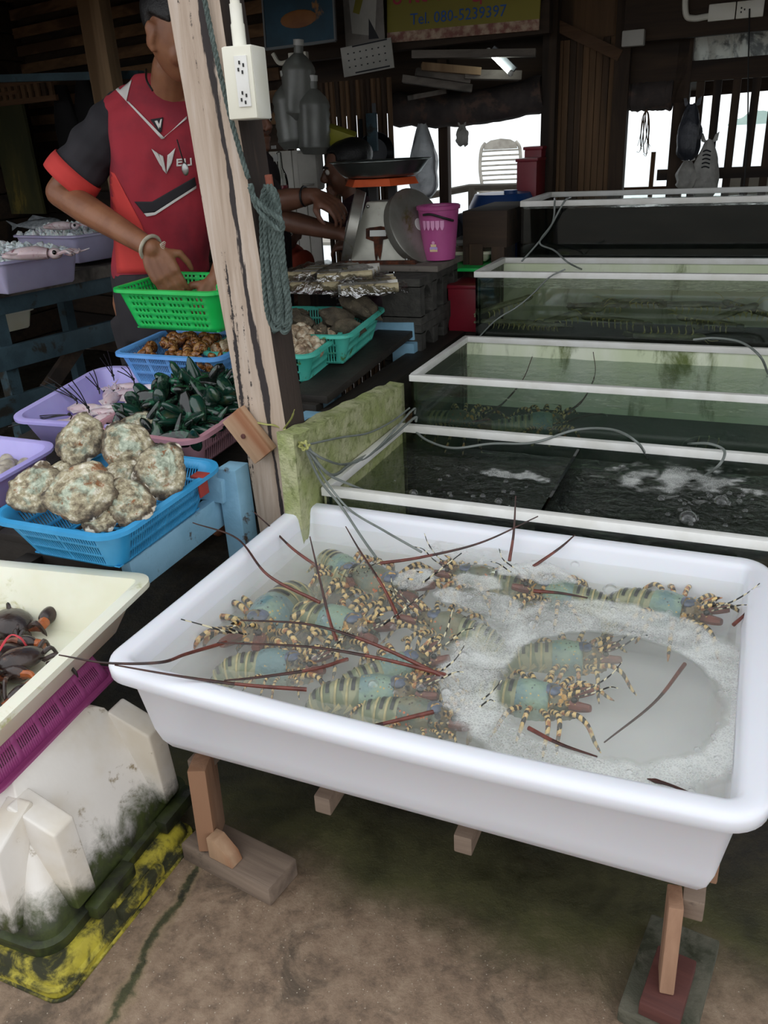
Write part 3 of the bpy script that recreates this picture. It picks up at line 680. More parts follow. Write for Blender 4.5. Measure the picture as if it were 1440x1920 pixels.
# ------------------------------------------------------------------ posts, awnings, door, gate: the back of the shed
YB = 4.2
def vbar(nm, px0, px1, py0, py1, y, mat, d=.05, lab=None, cat=None, down=0, up=0):
    a = at((px0 + px1) / 2, py0, y=y); b = at((px0 + px1) / 2, py1, y=y); w = (at(px1, py1, y=y) - at(px0, py1, y=y)).x
    m = MB(); m.box(((a.x + b.x) / 2, y + d / 2, (a.z + up + b.z - down) / 2), (w, d, a.z - b.z + up + down)); o = m.build(nm, mat, bevel=.003)
    if lab: tag(o, lab, cat)
    else: struct(o)
    return o
# uprights
vbar('door_post', 1015, 1040, 0, 380, 4.1, 'dark_wood_v', .07, 'dark upright post on the left of the plank door panel', 'post', 1.0, .4)
vbar('door_post', 1148, 1176, 0, 360, 4.15, 'dark_wood_v', .07, 'dark upright post on the right of the plank door panel', 'post', 1.0, .4)
vbar('window_post', 822, 839, 150, 388, 4.2, 'dark_wood_v', .05, 'slim dark post standing in the left sea opening', 'post', .9, .3)
vbar('gate_post', 1258, 1286, 130, 350, 4.2, 'dark_wood_v', .07, 'dark post that carries the barred gate', 'post', 1.0, .4)
vbar('shed_post', 155, 195, -40, 170, 3.5, 'tan_wood_v', .08, 'tan timber post behind the shoulder of the man in red', 'post', 1.45, .3)
# plank door panel between the two posts
root = thing('door_panel', 'brown vertical plank door panel between the two dark posts', 'door panel', (at(1095, 360, y=4.17).x, 4.19, 0))
pa, pb = at(1040, 200, y=4.17).x - root.location.x, at(1150, 200, y=4.17).x - root.location.x
NP = 9
for i in range(NP):
    w = (pb - pa) / NP; m = MB(); m.box((pa + w * (i + .5), 0, .83), (w - .002, .018 + .003 * (i % 2), 1.66)); m.build('plank', 'brown_wood_v', root, bevel=.002)
m = MB(); m.box(((pa + pb) / 2, .02, .95), (pb - pa + .06, .012, 1.9)); m.build('backing', 'brown_wood_v', root)
m = MB(); m.beam((pa, -.03, 1.72), (pb + .02, -.03, 1.58), .03, .045); m.build('brace', 'brown_wood', root)
# barred gate
root = thing('barred_gate', 'dark gate of upright bars in front of the sea', 'gate', (at(1350, 330, y=4.2).x, 4.23, 0))
gx = root.location.x
for k, (p0, p1) in enumerate(((1308, 1318), (1340, 1350), (1376, 1386), (1412, 1423), (1448, 1458), (1484, 1494))):
    a = at((p0 + p1) / 2, 150, y=4.23); w = .033
    m = MB(); m.box((a.x - gx + .004, 0, .78), (w, .02, 1.4)); m.build('bar', 'dark_wood_v', root)
for z in (at(1350, 325, y=4.2).z, .2): m = MB(); m.box((.08, .0, z), (.70, .03, .045)); m.build('rail', 'dark_wood', root)
m = MB(); m.box((.08, .0, 1.5), (.74, .05, .08)); m.build('top_rail', 'dark_wood', root)
# lintels
def hbeam(nm, x0, x1, y, z0, z1, mat, d=.06, lab=None, cat='beam', slope=0):
    m = MB(); m.beam((x0, y, (z0 + z1) / 2 - slope / 2), (x1, y, (z0 + z1) / 2 + slope / 2), d, z1 - z0); o = m.build(nm, mat, bevel=.003)
    return tag(o, lab, cat) if lab else struct(o)
hbeam('trim_10', -.62, 1.4, 4.1, 1.62, 1.80, 'dark_wood', .05)
hbeam('trim_11', -2.4, -.9, 3.95, 1.66, 1.78, 'dark_wood', .07, slope=.02)
hbeam('trim_12', -.62, -.36, 4.22, 1.38, 1.64, 'dark_wood', .04)
hbeam('trim_13', -2.4, 1.4, 4.28, 1.84, 2.5, 'dark_wood', .03)
hbeam('trim_14', -2.4, -.95, 4.26, 1.42, 1.85, 'dark_wood', .03)
# rolled-up awning cloths over the openings
pm('old_tarp', '#4b4340', '#35302f', 9, .9, .5, 30, '#5e4b42', .5, .62, 8)
def roll(lab, p0, p1, r, sag):
    p0 = Vector(p0); p1 = Vector(p1); m = MB(); n = 24
    pts = [p0.lerp(p1, i / n) + Vector((0, 0, -sag * sin(pi * i / n))) for i in range(n + 1)]
    m.tube(pts, [r * (1 + .16 * nz((i * .5, 0, r))) for i in range(n + 1)], 12); o = m.build('rolled_awning', 'old_tarp'); return tag(o, lab, 'awning')
roll('dark rolled-up awning cloth above the left sea opening', at(740, 205, y=4.15), at(1020, 175, y=4.15), .075, .03)
roll('short rolled awning cloth above the opening beside the gate', at(1172, 182, y=4.22), at(1262, 178, y=4.22), .06, .0)
m = MB(); m.surf(lambda u, v: Vector((at(745, 232, y=4.13).lerp(at(1016, 205, y=4.13), u))) + Vector((0, .01 * sin(u * 19), .10 - .1 * v - .018 * sin(u * 3.1 + 1) * v + .012 * nz((u * 7, v, 0)))), 40, 6)
o = m.build('awning_valance', 'old_tarp'); solid(o, .006); tag(o, 'ragged hem of the awning hanging over the left sea opening', 'awning')
# lean-to of corrugated sheets beyond the gate
root = thing('corrugated_roof', 'stained grey corrugated roof sheets beyond the gate', 'roof', (-.2, 4.5, 1.7))
pm('zinc_sheet', '#cfccc4', '#b0aca3', 6, .6, .1, 30, '#2a241e', .5, .62, 9, stretch=(1, .12, 1), metal=.1)
p = [at(1262, 62, y=4.35), at(1460, 40, y=4.35)]
za, zb = 1.70, 1.50
for k in range(4):
    x0 = -.42 + k * .19
    m = MB(); m.surf(lambda u, v: (x0 + .19 * u + .2, -.2 + .95 * v, (za - 1.7) - (za - zb) * v + .022 * max(0, 1 - abs(u - .5) / .2) + .012 * max(0, 1 - abs(u - .05) / .06)), 30, 2); q = m.build('roof_sheet', 'zinc_sheet', root); solid(q, .002)
m = MB(); m.beam((-.3, .76, -.24), (.75, .76, -.22), .05, .07); m.build('eave_board', 'dark_wood', root)
m = MB(); m.beam((-.24, -.2, -.02), (-.2, .76, -.22), .05, .06); m.build('rafter', 'dark_wood', root)
# power box and cable on the right beam
root = thing('power_box', 'twin grey power box on the beam above the gate', 'socket box', at(1380, 20, y=4.06))
for k, x in enumerate((-.052, .052)): m = MB(); m.box((x, 0, 0), (.1, .025, .06)); q = m.build('box_cover', 'socket_white', root, bevel=.003)
m = MB()
for dx, dz in ((0, .006), (.012, 0), (0, -.008)): m.box((.02 + dx, -.014, dz), (.005, .003, .006))
m.build('socket_holes', 'dark_gap', root)
m = MB(); m.tube(bez([(-.1, 0, -.01), (-.16, 0, -.012), (-.19, 0, .01), (-.2, 0, .12)], 6), .012, 10); m.build('conduit', 'socket_white', root)
m = MB(); m.tube(bez([(.05, -.02, 0), (.07, -.03, -.2), (.1, 0, -.5), (.11, 0, -.8)], 6), .003, 6); m.build('cable', 'dark_gap', root)
# things hung on the gate
pm('grey_bag', '#b9b7b0', '#8e8c86', 12, .5, .4, 40, trans=.1); pm('dark_bag', '#3a3d46', '#2a2d35', 12, .4, .4, 40)
def bag(lab, p, w, h, mat, seed=1, d=.05, handles=True):
    root = thing('plastic_bag', lab, 'bag', p)
    m = MB()
    def f(u, v):
        a = 2 * pi * u; k = (.25 + .75 * min(1, (1 - v) * 2.2) ** .8) * (1 - .55 * max(0, (.18 - (1 - (1 - v))) / .18) ** 2 if v < .18 else 1)
        r = k * (1 + .22 * nz((cos(a) * 2, sin(a) * 2, v * 4), 1, seed))
        return (w / 2 * r * cos(a), d / 2 * r * sin(a) * 1.3, -h + h * v + .01 * nz((a, v * 5, seed)))
    m.surf(f, 28, 16, True); m.build('bag_body', mat, root)
    if handles:
        m = MB()
        for s in (-1, 1): m.prism([(-.1 * w, 0), (.12 * w, 0), (.05 * w, .16 * h), (-.08 * w, .14 * h)], (s * .2 * w, 0, -.04 * h), (1, 0, .4 * s), (.3 * s, 0, 1), (0, .004, 0))
        m.build('bag_handle', mat, root)
    return root
bg = bag('pale plastic bag with dark lettering hung on the gate', at(1330, 262, y=4.15), .105, .24, 'grey_bag', 2)
def text(s, size, mat, parent, loc, rot, ext=.0006, align='CENTER', nm='lettering', sx=1):
    c = bpy.data.curves.new(nm, 'FONT'); c.body = s; c.size = size; c.extrude = ext; c.align_x = align; c.resolution_u = 2
    t = bpy.data.objects.new(nm, c); me = evaluated_mesh(t)
    o = obj(nm, me, mat, parent, 'stuff'); o.location = loc; o.rotation_euler = rot; o.scale = (sx, 1, 1); return o
pm('ink_dark', '#22242a', rough=.6)
for k in range(5): m = MB(); m.tube(bez([(-.018, -.038, -.045 - .016 * k), (-.004, -.042, -.040 - .016 * k), (.014, -.04, -.047 - .016 * k)], 4), .0028, 5); m.build('printed_line', 'ink_dark', bg)
bag('small clear plastic bag knotted low on the gate post', at(1290, 300, y=4.14), .09, .12, 'grey_bag', 5)
bag('dark bulging bag tied high on the gate post', at(1298, 195, y=4.14), .10, .22, 'dark_bag', 7)
bag('white plastic scrap tied under the awning in the left sea opening', at(866, 234, y=4.1), .06, .09, 'grey_bag', 9, .03)
# dry root tuft hanging under the awning
root = thing('root_tuft', 'dry twig tuft hanging in the opening left of the gate', 'twigs', at(1212, 205, y=4.15))
for k in range(9):
    m = MB(); a = k * 2.4; m.tube(bez([(0, 0, 0), (.015 * cos(a), .01 * sin(a), -.04), (.02 * cos(a + .5), .01, -.10 - .01 * k), (.03 * cos(a + 1.2), .0, -.14 - .005 * k)], 4), [.0022] * 9 + [.001] * 4, 5); m.build('twig', 'brown_wood', root)
# stick and rail outside
root = thing('deck_rail', 'thin wooden stick rail outside the opening beside the gate', 'rail', (at(1216, 355, y=4.9).x, 4.9, 0))
m = MB(); m.tube([(0, 0, 0), (.012, 0, at(1222, 285, y=4.9).z)], .012, 8); m.build('upright', 'brown_wood_v', root); m = MB(); m.tube([(-.25, 0, at(1200, 354, y=4.9).z), (.2, 0, at(1250, 352, y=4.9).z)], .009, 8); m.build('bar', 'brown_wood', root)
pm('bleached_wood', '#8a857b', '#9a958a', 8, .8)
root = thing('deck_fence', 'weathered boardwalk railing outside the left sea opening', 'railing', (at(890, 365, y=5.2).x, 5.2, 0))
def dz(px, py): q = at(px, py, y=5.2); return Vector((q.x - root.location.x, 0, q.z))
m = MB(); m.tube([dz(760, 375), dz(880, 352), dz(975, 350)], .022, 10); m.build('hand_rail', 'bleached_wood', root)
for p in ((793, 360), (886, 352)): b = dz(*p); m = MB(); m.tube([(b.x, 0, -.9), b], .028, 10); m.build('upright', 'bleached_wood', root)
# boardwalk that carries chair and railing
root = bpy.data.objects.new('boardwalk', None); COL.objects.link(root); struct(root)
for k in range(10): m = MB(); m.box((-1.5, 4.8 + .12 * k, -.02), (7, .105, .03)); m.build('plank', 'bleached_wood', root)
m = MB(); m.box((.4, 5.6, .75), (1.2, .04, .5)); o = m.build('boat_board', 'bleached_wood'); tag(o, 'grey board leaning outside behind the barred gate', 'board')
o.location = (0, 0, -.0)
# island on the sea
pm('island_green', '#8fa39b', '#9fb0a8', .05, .9)
m = MB(); q = at(1410, 221, y=600)
m.surf(lambda u, v: (q.x - 14 + 30 * u, 600 + 12 * v, -1.4 + (1 - abs(v * 2 - 1)) * (10 * max(0, sin(pi * u)) ** .7 * (.5 + .5 * u) + 2 * nz((u * 5, v, 0)))), 24, 8)
struct(m.build('island', 'island_green'))
# ------------------------------------------------------------------ the display table in front of the man
pm('damp_board', '#2b2620', '#1e1a16', 8, .7, .3, 40)
TS = .09                                     # the display rises towards the back
def topz(y): return .493 + TS * (y - 1.25)
root = thing('display_table', 'sloping display table with pale blue legs under the shellfish baskets', 'table', (-1.45, 1.6, 0))
def bt(nm, a, b, w, h, mat='blue_paint', bev=.003, up=(0, 0, 1)):
    m = MB(); o = root.location; m.beam(Vector(a) - o, Vector(b) - o, w, h, up); return m.build(nm, mat, root, bevel=bev)
for k in range(6):
    x = -1.255 - .135 * k; bt('top_board', (x, 1.26, topz(1.26) - .012), (x, 1.93, topz(1.93) - .012), .125, .02, 'damp_board')
bt('side_beam', (-1.18, 1.23, .455), (-1.155, 1.66, .485), .03, .08)
bt('corner_block', (-1.21, 1.555, .545), (-1.12, 1.555, .54), .05, .06)
bt('leg', (-1.105, 1.57, 0), (-1.112, 1.575, .595), .055, .06, up=(0, 1, 0)); bt('leg', (-1.9, 1.26, 0), (-1.9, 1.26, .47), .055, .06, up=(0, 1, 0)); bt('leg', (-1.9, 1.88, 0), (-1.9, 1.88, .57), .055, .06, up=(0, 1, 0)); bt('leg', (-1.5, 1.26, 0), (-1.5, 1.26, .44), .05, .05, 'damp_board', up=(0, 1, 0))
bt('front_beam', (-1.95, 1.29, .44), (-1.20, 1.29, .44), .03, .07, 'damp_board')
root = thing('rear_table', 'dark plank table on blue legs under the turquoise baskets', 'table', (-1.4, 2.25, 0))
for k in range(6):
    x = -1.10 - .14 * k; bt('top_board', (x, 1.95 if k < 3 else 2.06, .655), (x, 2.66 if k < 3 else 2.17, .70 if k < 3 else .668), .13, .022, 'damp_board')
bt('leg', (-1.055, 1.90, 0), (-1.055, 1.90, .63), .075, .05, up=(0, 1, 0)); bt('leg', (-1.06, 2.60, 0), (-1.06, 2.60, .67), .08, .06, up=(0, 1, 0)); bt('leg', (-1.85, 2.1, 0), (-1.85, 2.1, .64), .06, .06, up=(0, 1, 0)); bt('leg', (-1.36, 2.6, 0), (-1.36, 2.6, .67), .05, .06, up=(0, 1, 0))
bt('rail', (-1.2, 2.63, .70), (-1.03, 2.63, .705), .06, .06); bt('rail', (-1.9, 2.1, .62), (-1.40, 2.1, .62), .04, .05, 'damp_board'); bt('rail', (-1.45, 1.97, .62), (-1.06, 1.95, .62), .04, .05, 'damp_board')

def grp(g, per, f=.5, mg=.03, gap=.04): return slots(g, per, f, mg, gap)
OB = basket('oyster_basket', 'bright blue lattice basket heaped with large oysters', 'basket', (-1.275, 1.335, .508), (radians(2), 0, 0), .33, .39, .105, .045, 'basket_blue', grp(2, 14, .62), grp(2, 16, .62), [(.06, .28), (.34, .56), (.62, .82)], .014, .008, .05, .003)
m = MB(); m.box((.165, .115, .082), (.004, .035, .05)); m.box((.16, .118, .105), (.035, .03, .006)); m.build('red_tie', 'red_patch', OB, bevel=.001)
PC = at(367, 812, z=.665)
MUB = basket('mussel_basket', 'dusty pink lattice basket full of green mussels', 'basket', (PC.x - .15, PC.y + .20, .572), (radians(6), 0, radians(-4)), .33, .40, .10, .035, 'basket_pink', grp(2, 14), grp(2, 15), [(.06, .44), (.52, .86)], .014, .010, .045, .003)
pl, pb_ = at(8, 775, z=.66), at(185, 702, z=.66)
SQT = tray('squid_tray', 'lilac plastic tray of small squid tied with black strings', 'tray', (pl.x + .20, (pl.y + pb_.y) / 2 + .03, .555), (radians(5), 0, radians(4)), .39, (pb_ - pl).length * 1.0, .11, .04, 'tray_purple', .02, .05)
cb = at(112, 842, z=.60)
CLT = tray('clam_tray', 'lilac tray of grey clams at the left edge beside the oysters', 'tray', (cb.x - .19, cb.y - .19, .495), (radians(4), 0, 0), .36, .38, .105, .03, 'tray_purple', .018, .045)
sl, sr = at(222, 650, z=.775), at(388, 664, z=.775)
SNB = basket('snail_basket', 'sky blue slotted basket full of brown sea snails', 'basket', ((sl.x + sr.x) / 2 + .01, sl.y + .125, .662), (radians(3), 0, 0), (sr - sl).length + .02, .27, .105, .03, 'basket_sky', grp(4, 9, .5, .03, .05), grp(3, 9), [(.1, .36), (.45, .66), (.72, .9)], .014, .008, .03)
tl_, tr_, tbk = at(370, 655, z=.765), at(572, 664, z=.765), at(650, 625, z=.765)
T1 = basket('cockle_basket', 'turquoise slotted basket of ribbed cockles right behind the post', 'basket', ((tl_.x + tbk.x) / 2 , (tr_.y + tbk.y) / 2 , .672), (radians(3), 0, radians(4)), (tr_ - tl_).length - .012, (tbk - tr_).length - .02, .092, .03, 'basket_turq', grp(3, 8, .55), grp(3, 9, .55), [(.08, .34), (.40, .62), (.68, .90)], .012, .008, .03)
b1, b2 = at(556, 574, z=.79), at(735, 580, z=.79)
T2 = basket('rock_oyster_basket', 'mossy turquoise slotted basket of dark rock oysters', 'basket', ((b1.x + b2.x) / 2, b2.y - .20, .695), (radians(2), 0, radians(6)), (b2 - b1).length - .02, .36, .095, .03, 'basket_turq', grp(3, 9, .55), grp(3, 10, .55), [(.08, .34), (.40, .62), (.68, .90)], .012, .008, .03)
YB_ = at(245, 640, y=2.34)
YEL = basket('yellow_basket', 'yellow slotted basket turned over under the green basket', 'basket', (-1.825, 2.30, .82), (pi, 0, 0), .06, .09, .12, .006, 'basket_yellow', grp(1, 4), grp(1, 6), [(.1, .3), (.38, .58), (.66, .88)], .012, .008, .03)
g0, g1 = at(207, 540, z=.955), at(380, 546, z=.955)
GRB = basket('green_basket', 'bright green slotted basket held by the man in red', 'basket', ((g0.x + g1.x) / 2 + .025, g0.y + .125, .838), (radians(2), 0, radians(-3)), (g1 - g0).length + .035, .25, .118, .032, 'basket_green', grp(4, 4, .55, .05, .06), grp(3, 4, .55, .05, .06), [(.12, .2), (.28, .36), (.44, .52), (.6, .68), (.76, .84), (.9, .95)], .012, .008, .035, .003)

# ------------------------------------------------------------------ shellfish
def variants(fn, k, nm, mats, **kw):
    out = []
    for i in range(k):
        mb_ = fn(i); me = mb_.mesh(nm, **kw)
        for mm in (mats if isinstance(mats, (list, tuple)) else [mats]): me.materials.append(MATS[mm])
        out.append(me)
    return out
def pile(host, meshes, nm, label, cat, group, n, a, b, z0, hgt, size=1.0, flat=.5, seed=1, keep=None, mound=1.6):
    """lay n shells over a mound inside the host vessel"""
    R = random.Random(seed); M = host.matrix_basis.copy(); out = []; placed = []
    tries = 0
    while len(out) < n and tries < n * 60:
        tries += 1
        x, y = R.uniform(-a, a), R.uniform(-b, b)
        if keep and not keep(x, y): continue
        q = max(abs(x / a), abs(y / b)); top = z0 + hgt * (1 - q ** mound)
        lay = R.choice((0, 0, 0, 1)); z = top - lay * size * .35
        if any((Vector((x, y, z)) - p).length < size * .52 for p in placed): continue
        placed.append(Vector((x, y, z)))
        o = obj(nm, R.choice(meshes)); o.matrix_basis = M @ Matrix.Translation((x, y, z)) @ Euler((R.gauss(0, flat), R.gauss(0, flat), R.uniform(0, 6.28))).to_matrix().to_4x4() @ Matrix.Scale(R.uniform(.85, 1.12), 4)
        tag(o, label, cat, group); out.append(o)
    return out
# oysters: big rough two-valved shells
def m_oyster():
    t = NT('oyster_shell'); v = t.coord(); n = t.noise(v, 48, 8, .72, .1); n2 = t.noise(v, 22, 5, .6, .2)
    c = t.ramp(n, [(.30, lin('#3a3026')), (.42, lin('#7d705a')), (.53, lin('#b0a688')), (.66, lin('#e9e3d4'))])
    c = t.mix(t.mask(n2, .5, .6), c, t.ramp(n, [(.35, lin('#5f6a58')), (.6, lin('#c3cbb6'))]))
    c = t.mix(t.mask(t.noise(v, 34, 6, .7, .2), .58, .66), c, lin('#8a5a36'))
    tc = t.n('ShaderNodeTexCoord'); vm = t.n('ShaderNodeVectorMath', operation='MULTIPLY'); vm.inputs[1].default_value = (1 / .07, 1 / .058, 0); t.l(tc.outputs['Object'], vm.inputs[0])
    ln = t.n('ShaderNodeVectorMath', operation='LENGTH'); t.l(vm.outputs[0], ln.inputs[0]); ad = t.n('ShaderNodeMath', operation='MULTIPLY_ADD'); ad.inputs[1].default_value = 1.1; t.l(n2, ad.inputs[0]); t.l(ln.outputs['Value'], ad.inputs[2])
    c = t.mix(t.mask(ad.outputs[0], 1.28, 1.52), c, t.ramp(n, [(.4, lin('#2e251c')), (.6, lin('#6b5a44'))])); c = t.mix(t.mask(ad.outputs[0], 1.60, 1.68), c, lin('#d6cebd'))
    t.col(c); t.set(Roughness=.6); t.bump(t.noise(v, 120, 6, .7), .55, .008)
m_oyster()
def oyster(i, w=.058, l=.07):
    mb_ = MB(); sd = i * 7 + 3
    def edge(a): return 1 + .13 * nz((cos(a) * 1.2, sin(a) * 1.2, 0), 1, sd) + .13 * nz((cos(a) * 3, sin(a) * 3, 0), 1, sd) + .05 * nz((cos(a) * 11, sin(a) * 11, 0), 1, sd)
    def f(u, v):
        a = 2 * pi * u; e = edge(a)
        if v < .5: r = v * 2; z = .017 * (1 - r ** 2.2) + .003
        else: r = (1 - v) * 2; z = -.016 * (1 - r ** 2) - .001
        x, y = l * r * e * cos(a), w * r * e * sin(a) * (1 - .18 * cos(a))
        k = .006 * nz((x * 40, y * 40, z * 20), 1, sd) + .0022 * nz((x * 110, y * 110, z * 60), 1, sd) + (.003 * sin(r * 26 + 2 * nz((x * 20, y * 20, 0), 1, sd)) if r > .3 else 0)
        return (x, y, z + k * (1 if v < .5 else -.5) * min(1, 1.4 - r))
    mb_.surf(f, 72, 40, True); return mb_
oys = variants(oyster, 5, 'oyster', 'oyster_shell', merge=.0004, smooth=60)
OY = [(152, 822, .675, 62, -22, 10, 1.12, 'topmost large oyster at the back left of the blue basket'), (238, 835, .68, 60, 12, 60, 1.10, 'rounded greenish oyster at the top middle of the heap'),
      (266, 800, .66, 50, 20, -30, .92, 'pale frilled oyster at the very back of the heap'), (303, 880, .658, 58, 30, 40, 1.12, 'barnacled red-stained oyster at the right end of the basket'),
      (66, 918, .655, 58, -40, 100, 1.12, 'white-topped oyster at the left end of the heap'), (148, 922, .665, 56, -14, 110, 1.26, 'long oyster with a white sticker at the front of the heap'),
      (240, 938, .640, 50, 12, 60, .95, 'smooth greenish oyster low at the front right of the heap'), (184, 960, .625, 44, 5, 50, .82, 'small brown oyster at the very front of the basket'), (225, 898, .625, 40, 0, 10, 1.0, 'dark half-hidden oyster in the middle of the heap'), (110, 900, .60, 30, -10, 10, 1.1, 'oyster buried at the bottom of the heap on the left')]
for i, (px, py, z, tx, ty, rz, s, lb) in enumerate(OY):
    o = obj('oyster', oys[i % 5]); p = at(px, py, z=z); o.matrix_basis = Matrix.Translation(p) @ Matrix.Rotation(radians(28), 4, 'Z') @ Euler((radians(tx * .72), radians(ty * .5), 0)).to_matrix().to_4x4() @ Matrix.Rotation(radians(rz + 60), 4, 'Z') @ Matrix.Scale(s * .92, 4)
    tag(o, lb, 'oyster', 'large oysters in the blue basket')
# mussels
def m_mussel():
    t = NT('mussel_shell'); v = t.coord(); oi = t.n('ShaderNodeObjectInfo')
    n = t.noise(v, 30, 5, .6, .4); base = t.mix(t.mask(oi.outputs['Random'], .3, .75), lin('#101512'), lin('#173a2e'))
    c = t.mix(t.mask(n, .5, .66), base, t.mix(oi.outputs['Random'], lin('#2a6a50'), lin('#3c3c26')))
    t.col(c); t.set(Roughness=.14, Specular_IOR_Level=.7); t.bump(t.noise(v, 80, 3), .1, .003)
m_mussel()
def mussel(i):
    mb_ = MB(); L = .052
    def f(u, v):
        a = 2 * pi * u; x = -L + 2 * L * v; s = v
        w = .022 * (sin(pi * min(1, s ** .62)) ** .75 if 0 < s < 1 else 0); h = .0125 * (sin(pi * s ** .7) ** .75 if 0 < s < 1 else 0)
        pinch = abs(sin(a)) ** .85 * (1 if sin(a) >= 0 else -1)
        return (x, w * cos(a) + .010 * (s - .4) ** 2 * (1 if i % 2 else -1), h * pinch)
    mb_.surf(f, 18, 14, True); return mb_
mus = variants(mussel, 2, 'green_mussel', 'mussel_shell', merge=.0003, smooth=60)
pile(MUB, mus, 'green_mussel', 'glossy dark green mussel heaped in the pink basket', 'mussel', 'green mussels in the pink basket', 100, .148, .185, .085, .085, .046, .8, 5)
# snails: a growing coil
def m_snail():
    t = NT('snail_shell'); v = t.coord(); c = t.ramp(t.noise(v, 60, 4, .6, 1.5), [(.35, lin('#3a2012')), (.5, lin('#8a5428')), (.68, lin('#c39a62'))]); t.col(c); t.set(Roughness=.25)
m_snail()
def snail(i):
    mb_ = MB(); pts = []; rs = []
    n = 34
    for k in range(n):
        t = k / (n - 1); a = t * 2 * pi * 2.3; g = .16 + .84 * t ** 1.4
        pts.append((.0115 * g * cos(a), .0115 * g * sin(a), .020 * (1 - t ** .9))); rs.append(.0125 * g)
    mb_.tube(pts, rs, 10); return mb_
sns = variants(snail, 1, 'sea_snail', 'snail_shell', smooth=60)
pile(SNB, sns, 'sea_snail', 'striped brown sea snail in the sky blue basket', 'snail', 'sea snails in the sky blue basket', 70, (sr - sl).length / 2 - .02, .115, .085, .03, .034, 1.4, 8)
# cockles: ribbed round shells
def m_cockle():
    t = NT('cockle_shell'); v = t.coord(); c = t.ramp(t.noise(v, 45, 5, .6), [(.35, lin('#6a5442')), (.5, lin('#a68f74')), (.65, lin('#d9cdb6'))]); t.col(c); t.set(Roughness=.5)
m_cockle()
def cockle(i):
    mb_ = MB()
    def f(u, v):
        th = pi * v; ph = 2 * pi * u; rib = 1 + .05 * sin(ph * 20) * sin(th)
        return (.021 * sin(th) * cos(ph) * rib, .019 * cos(th) * 1.0, .0175 * sin(th) * sin(ph) * rib * (1 - .25 * cos(ph)))
    mb_.surf(f, 80, 10, True); return mb_
cks = variants(cockle, 1, 'cockle', 'cockle_shell', merge=.0002, smooth=80)
pile(T1, cks, 'cockle', 'ribbed cockle shell in the turquoise basket', 'cockle', 'cockles in the turquoise basket', 110, (tr_ - tl_).length / 2 - .03, (tbk - tr_).length / 2 - .025, .085, .045, .036, 1.2, 4)
# rock oysters
pm('rock_shell', '#4a4236', '#6a5f4d', 30, .8, .8, 80, '#8a8068', .6, .7, 40, dist=.015)
def rock(i):
    mb_ = MB(); mb_.ball((0, 0, 0), (.058, .04, .028), 22, 14, lambda p: 1 + .32 * nz(p, 1.6, i + 2) + .16 * nz(p, 4, i + 5)); return mb_
rks = variants(rock, 3, 'rock_oyster', 'rock_shell', smooth=50)
for i, (x, y, z, s, lb) in enumerate(((.11, .13, .105, 1.25, 'large rock oyster at the back right corner of the mossy turquoise basket'), (.06, .04, .09, 1.2, 'rock oyster in the middle of the mossy turquoise basket'), (-.06, .0, .085, 1.2, 'flat rock oyster behind the cockles in the turquoise basket'), (.12, -.05, .075, 1.0, 'rock oyster leaning on the right wall of the turquoise basket'), (.05, -.11, .07, 1.0, 'rock oyster at the front corner of the mossy turquoise basket'), (-.12, .09, .06, 1.1, 'rock oyster at the back left of the mossy turquoise basket'))):
    o = obj('rock_oyster', rks[i % 3]); o.matrix_basis = T2.matrix_basis @ Matrix.Translation((x, y, z)) @ Euler((.3 * i, .5 - .2 * i, i * 1.3)).to_matrix().to_4x4() @ Matrix.Scale(s, 4); tag(o, lb, 'oyster', 'rock oysters in the turquoise basket')
# grey clams
pm('clam_shell', '#a39a8a', '#7d7568', 40, .35, .2, 90, vary=.3)
def clam(i): mb_ = MB(); mb_.ball((0, 0, 0), (.026, .02, .012), 16, 10, lambda p: 1 - .2 * max(0, p.x) ** 2); return mb_
cls = variants(clam, 1, 'grey_clam', 'clam_shell', smooth=60)
pile(CLT, cls, 'grey_clam', 'smooth grey clam in the lilac tray at the left edge', 'clam', 'grey clams in the lilac tray', 60, .15, .16, .05, .03, .036, .4, 6)
# little squid with string
pm('squid_skin', '#e2d3d4', '#cbb2b6', 25, .22, .1, 60, '#9a6a72', .56, .68, 40, sss=.2)
def make_squid(nm, label, group, M, s=1.0, seed=0):
    R = random.Random(seed); root = thing(nm, label, 'squid', group=group); root.matrix_basis = M @ Matrix.Scale(s, 4)
    m = MB(); m.tube([(-.055, 0, 0), (-.045, 0, .001), (-.02, 0, .003), (.01, 0, .003), (.03, 0, .001)], [.002, .009, .0155, .017, .013], 12, flat=.75); m.build('mantle', 'squid_skin', root)
    m = MB(); m.prism([(-.055, 0), (-.035, .022), (-.015, .012), (-.015, -.012), (-.035, -.022)], (0, 0, .004), (1, 0, 0), (0, 1, 0), (0, 0, .002)); m.build('fin', 'squid_skin', root)
    m = MB(); m.ball((.042, 0, 0), (.014, .012, .010), 10, 8); m.build('head', 'squid_skin', root)
    for sd in (-1, 1): m = MB(); m.ball((.044, sd * .011, .003), .0042, 8, 6); m.build('eye', 'eye_black', root)
    for k in range(6):
        a = (k - 2.5) * .35; q = R.uniform(-.02, .02); m = MB(); m.tube(bez([(.05, .01 * a, 0), (.068, .02 * a, .004), (.085, .035 * a + q, .0), (.095 + q, .05 * a + q, .004)], 4), [.0035, .0033, .003, .003, .003, .0028, .0026, .0024, .002, .0018, .0014, .001, .0008], 6); m.build('tentacle', 'squid_skin', root)
    return root
Rr = random.Random(12)
sqm = SQT.matrix_basis
k = 0
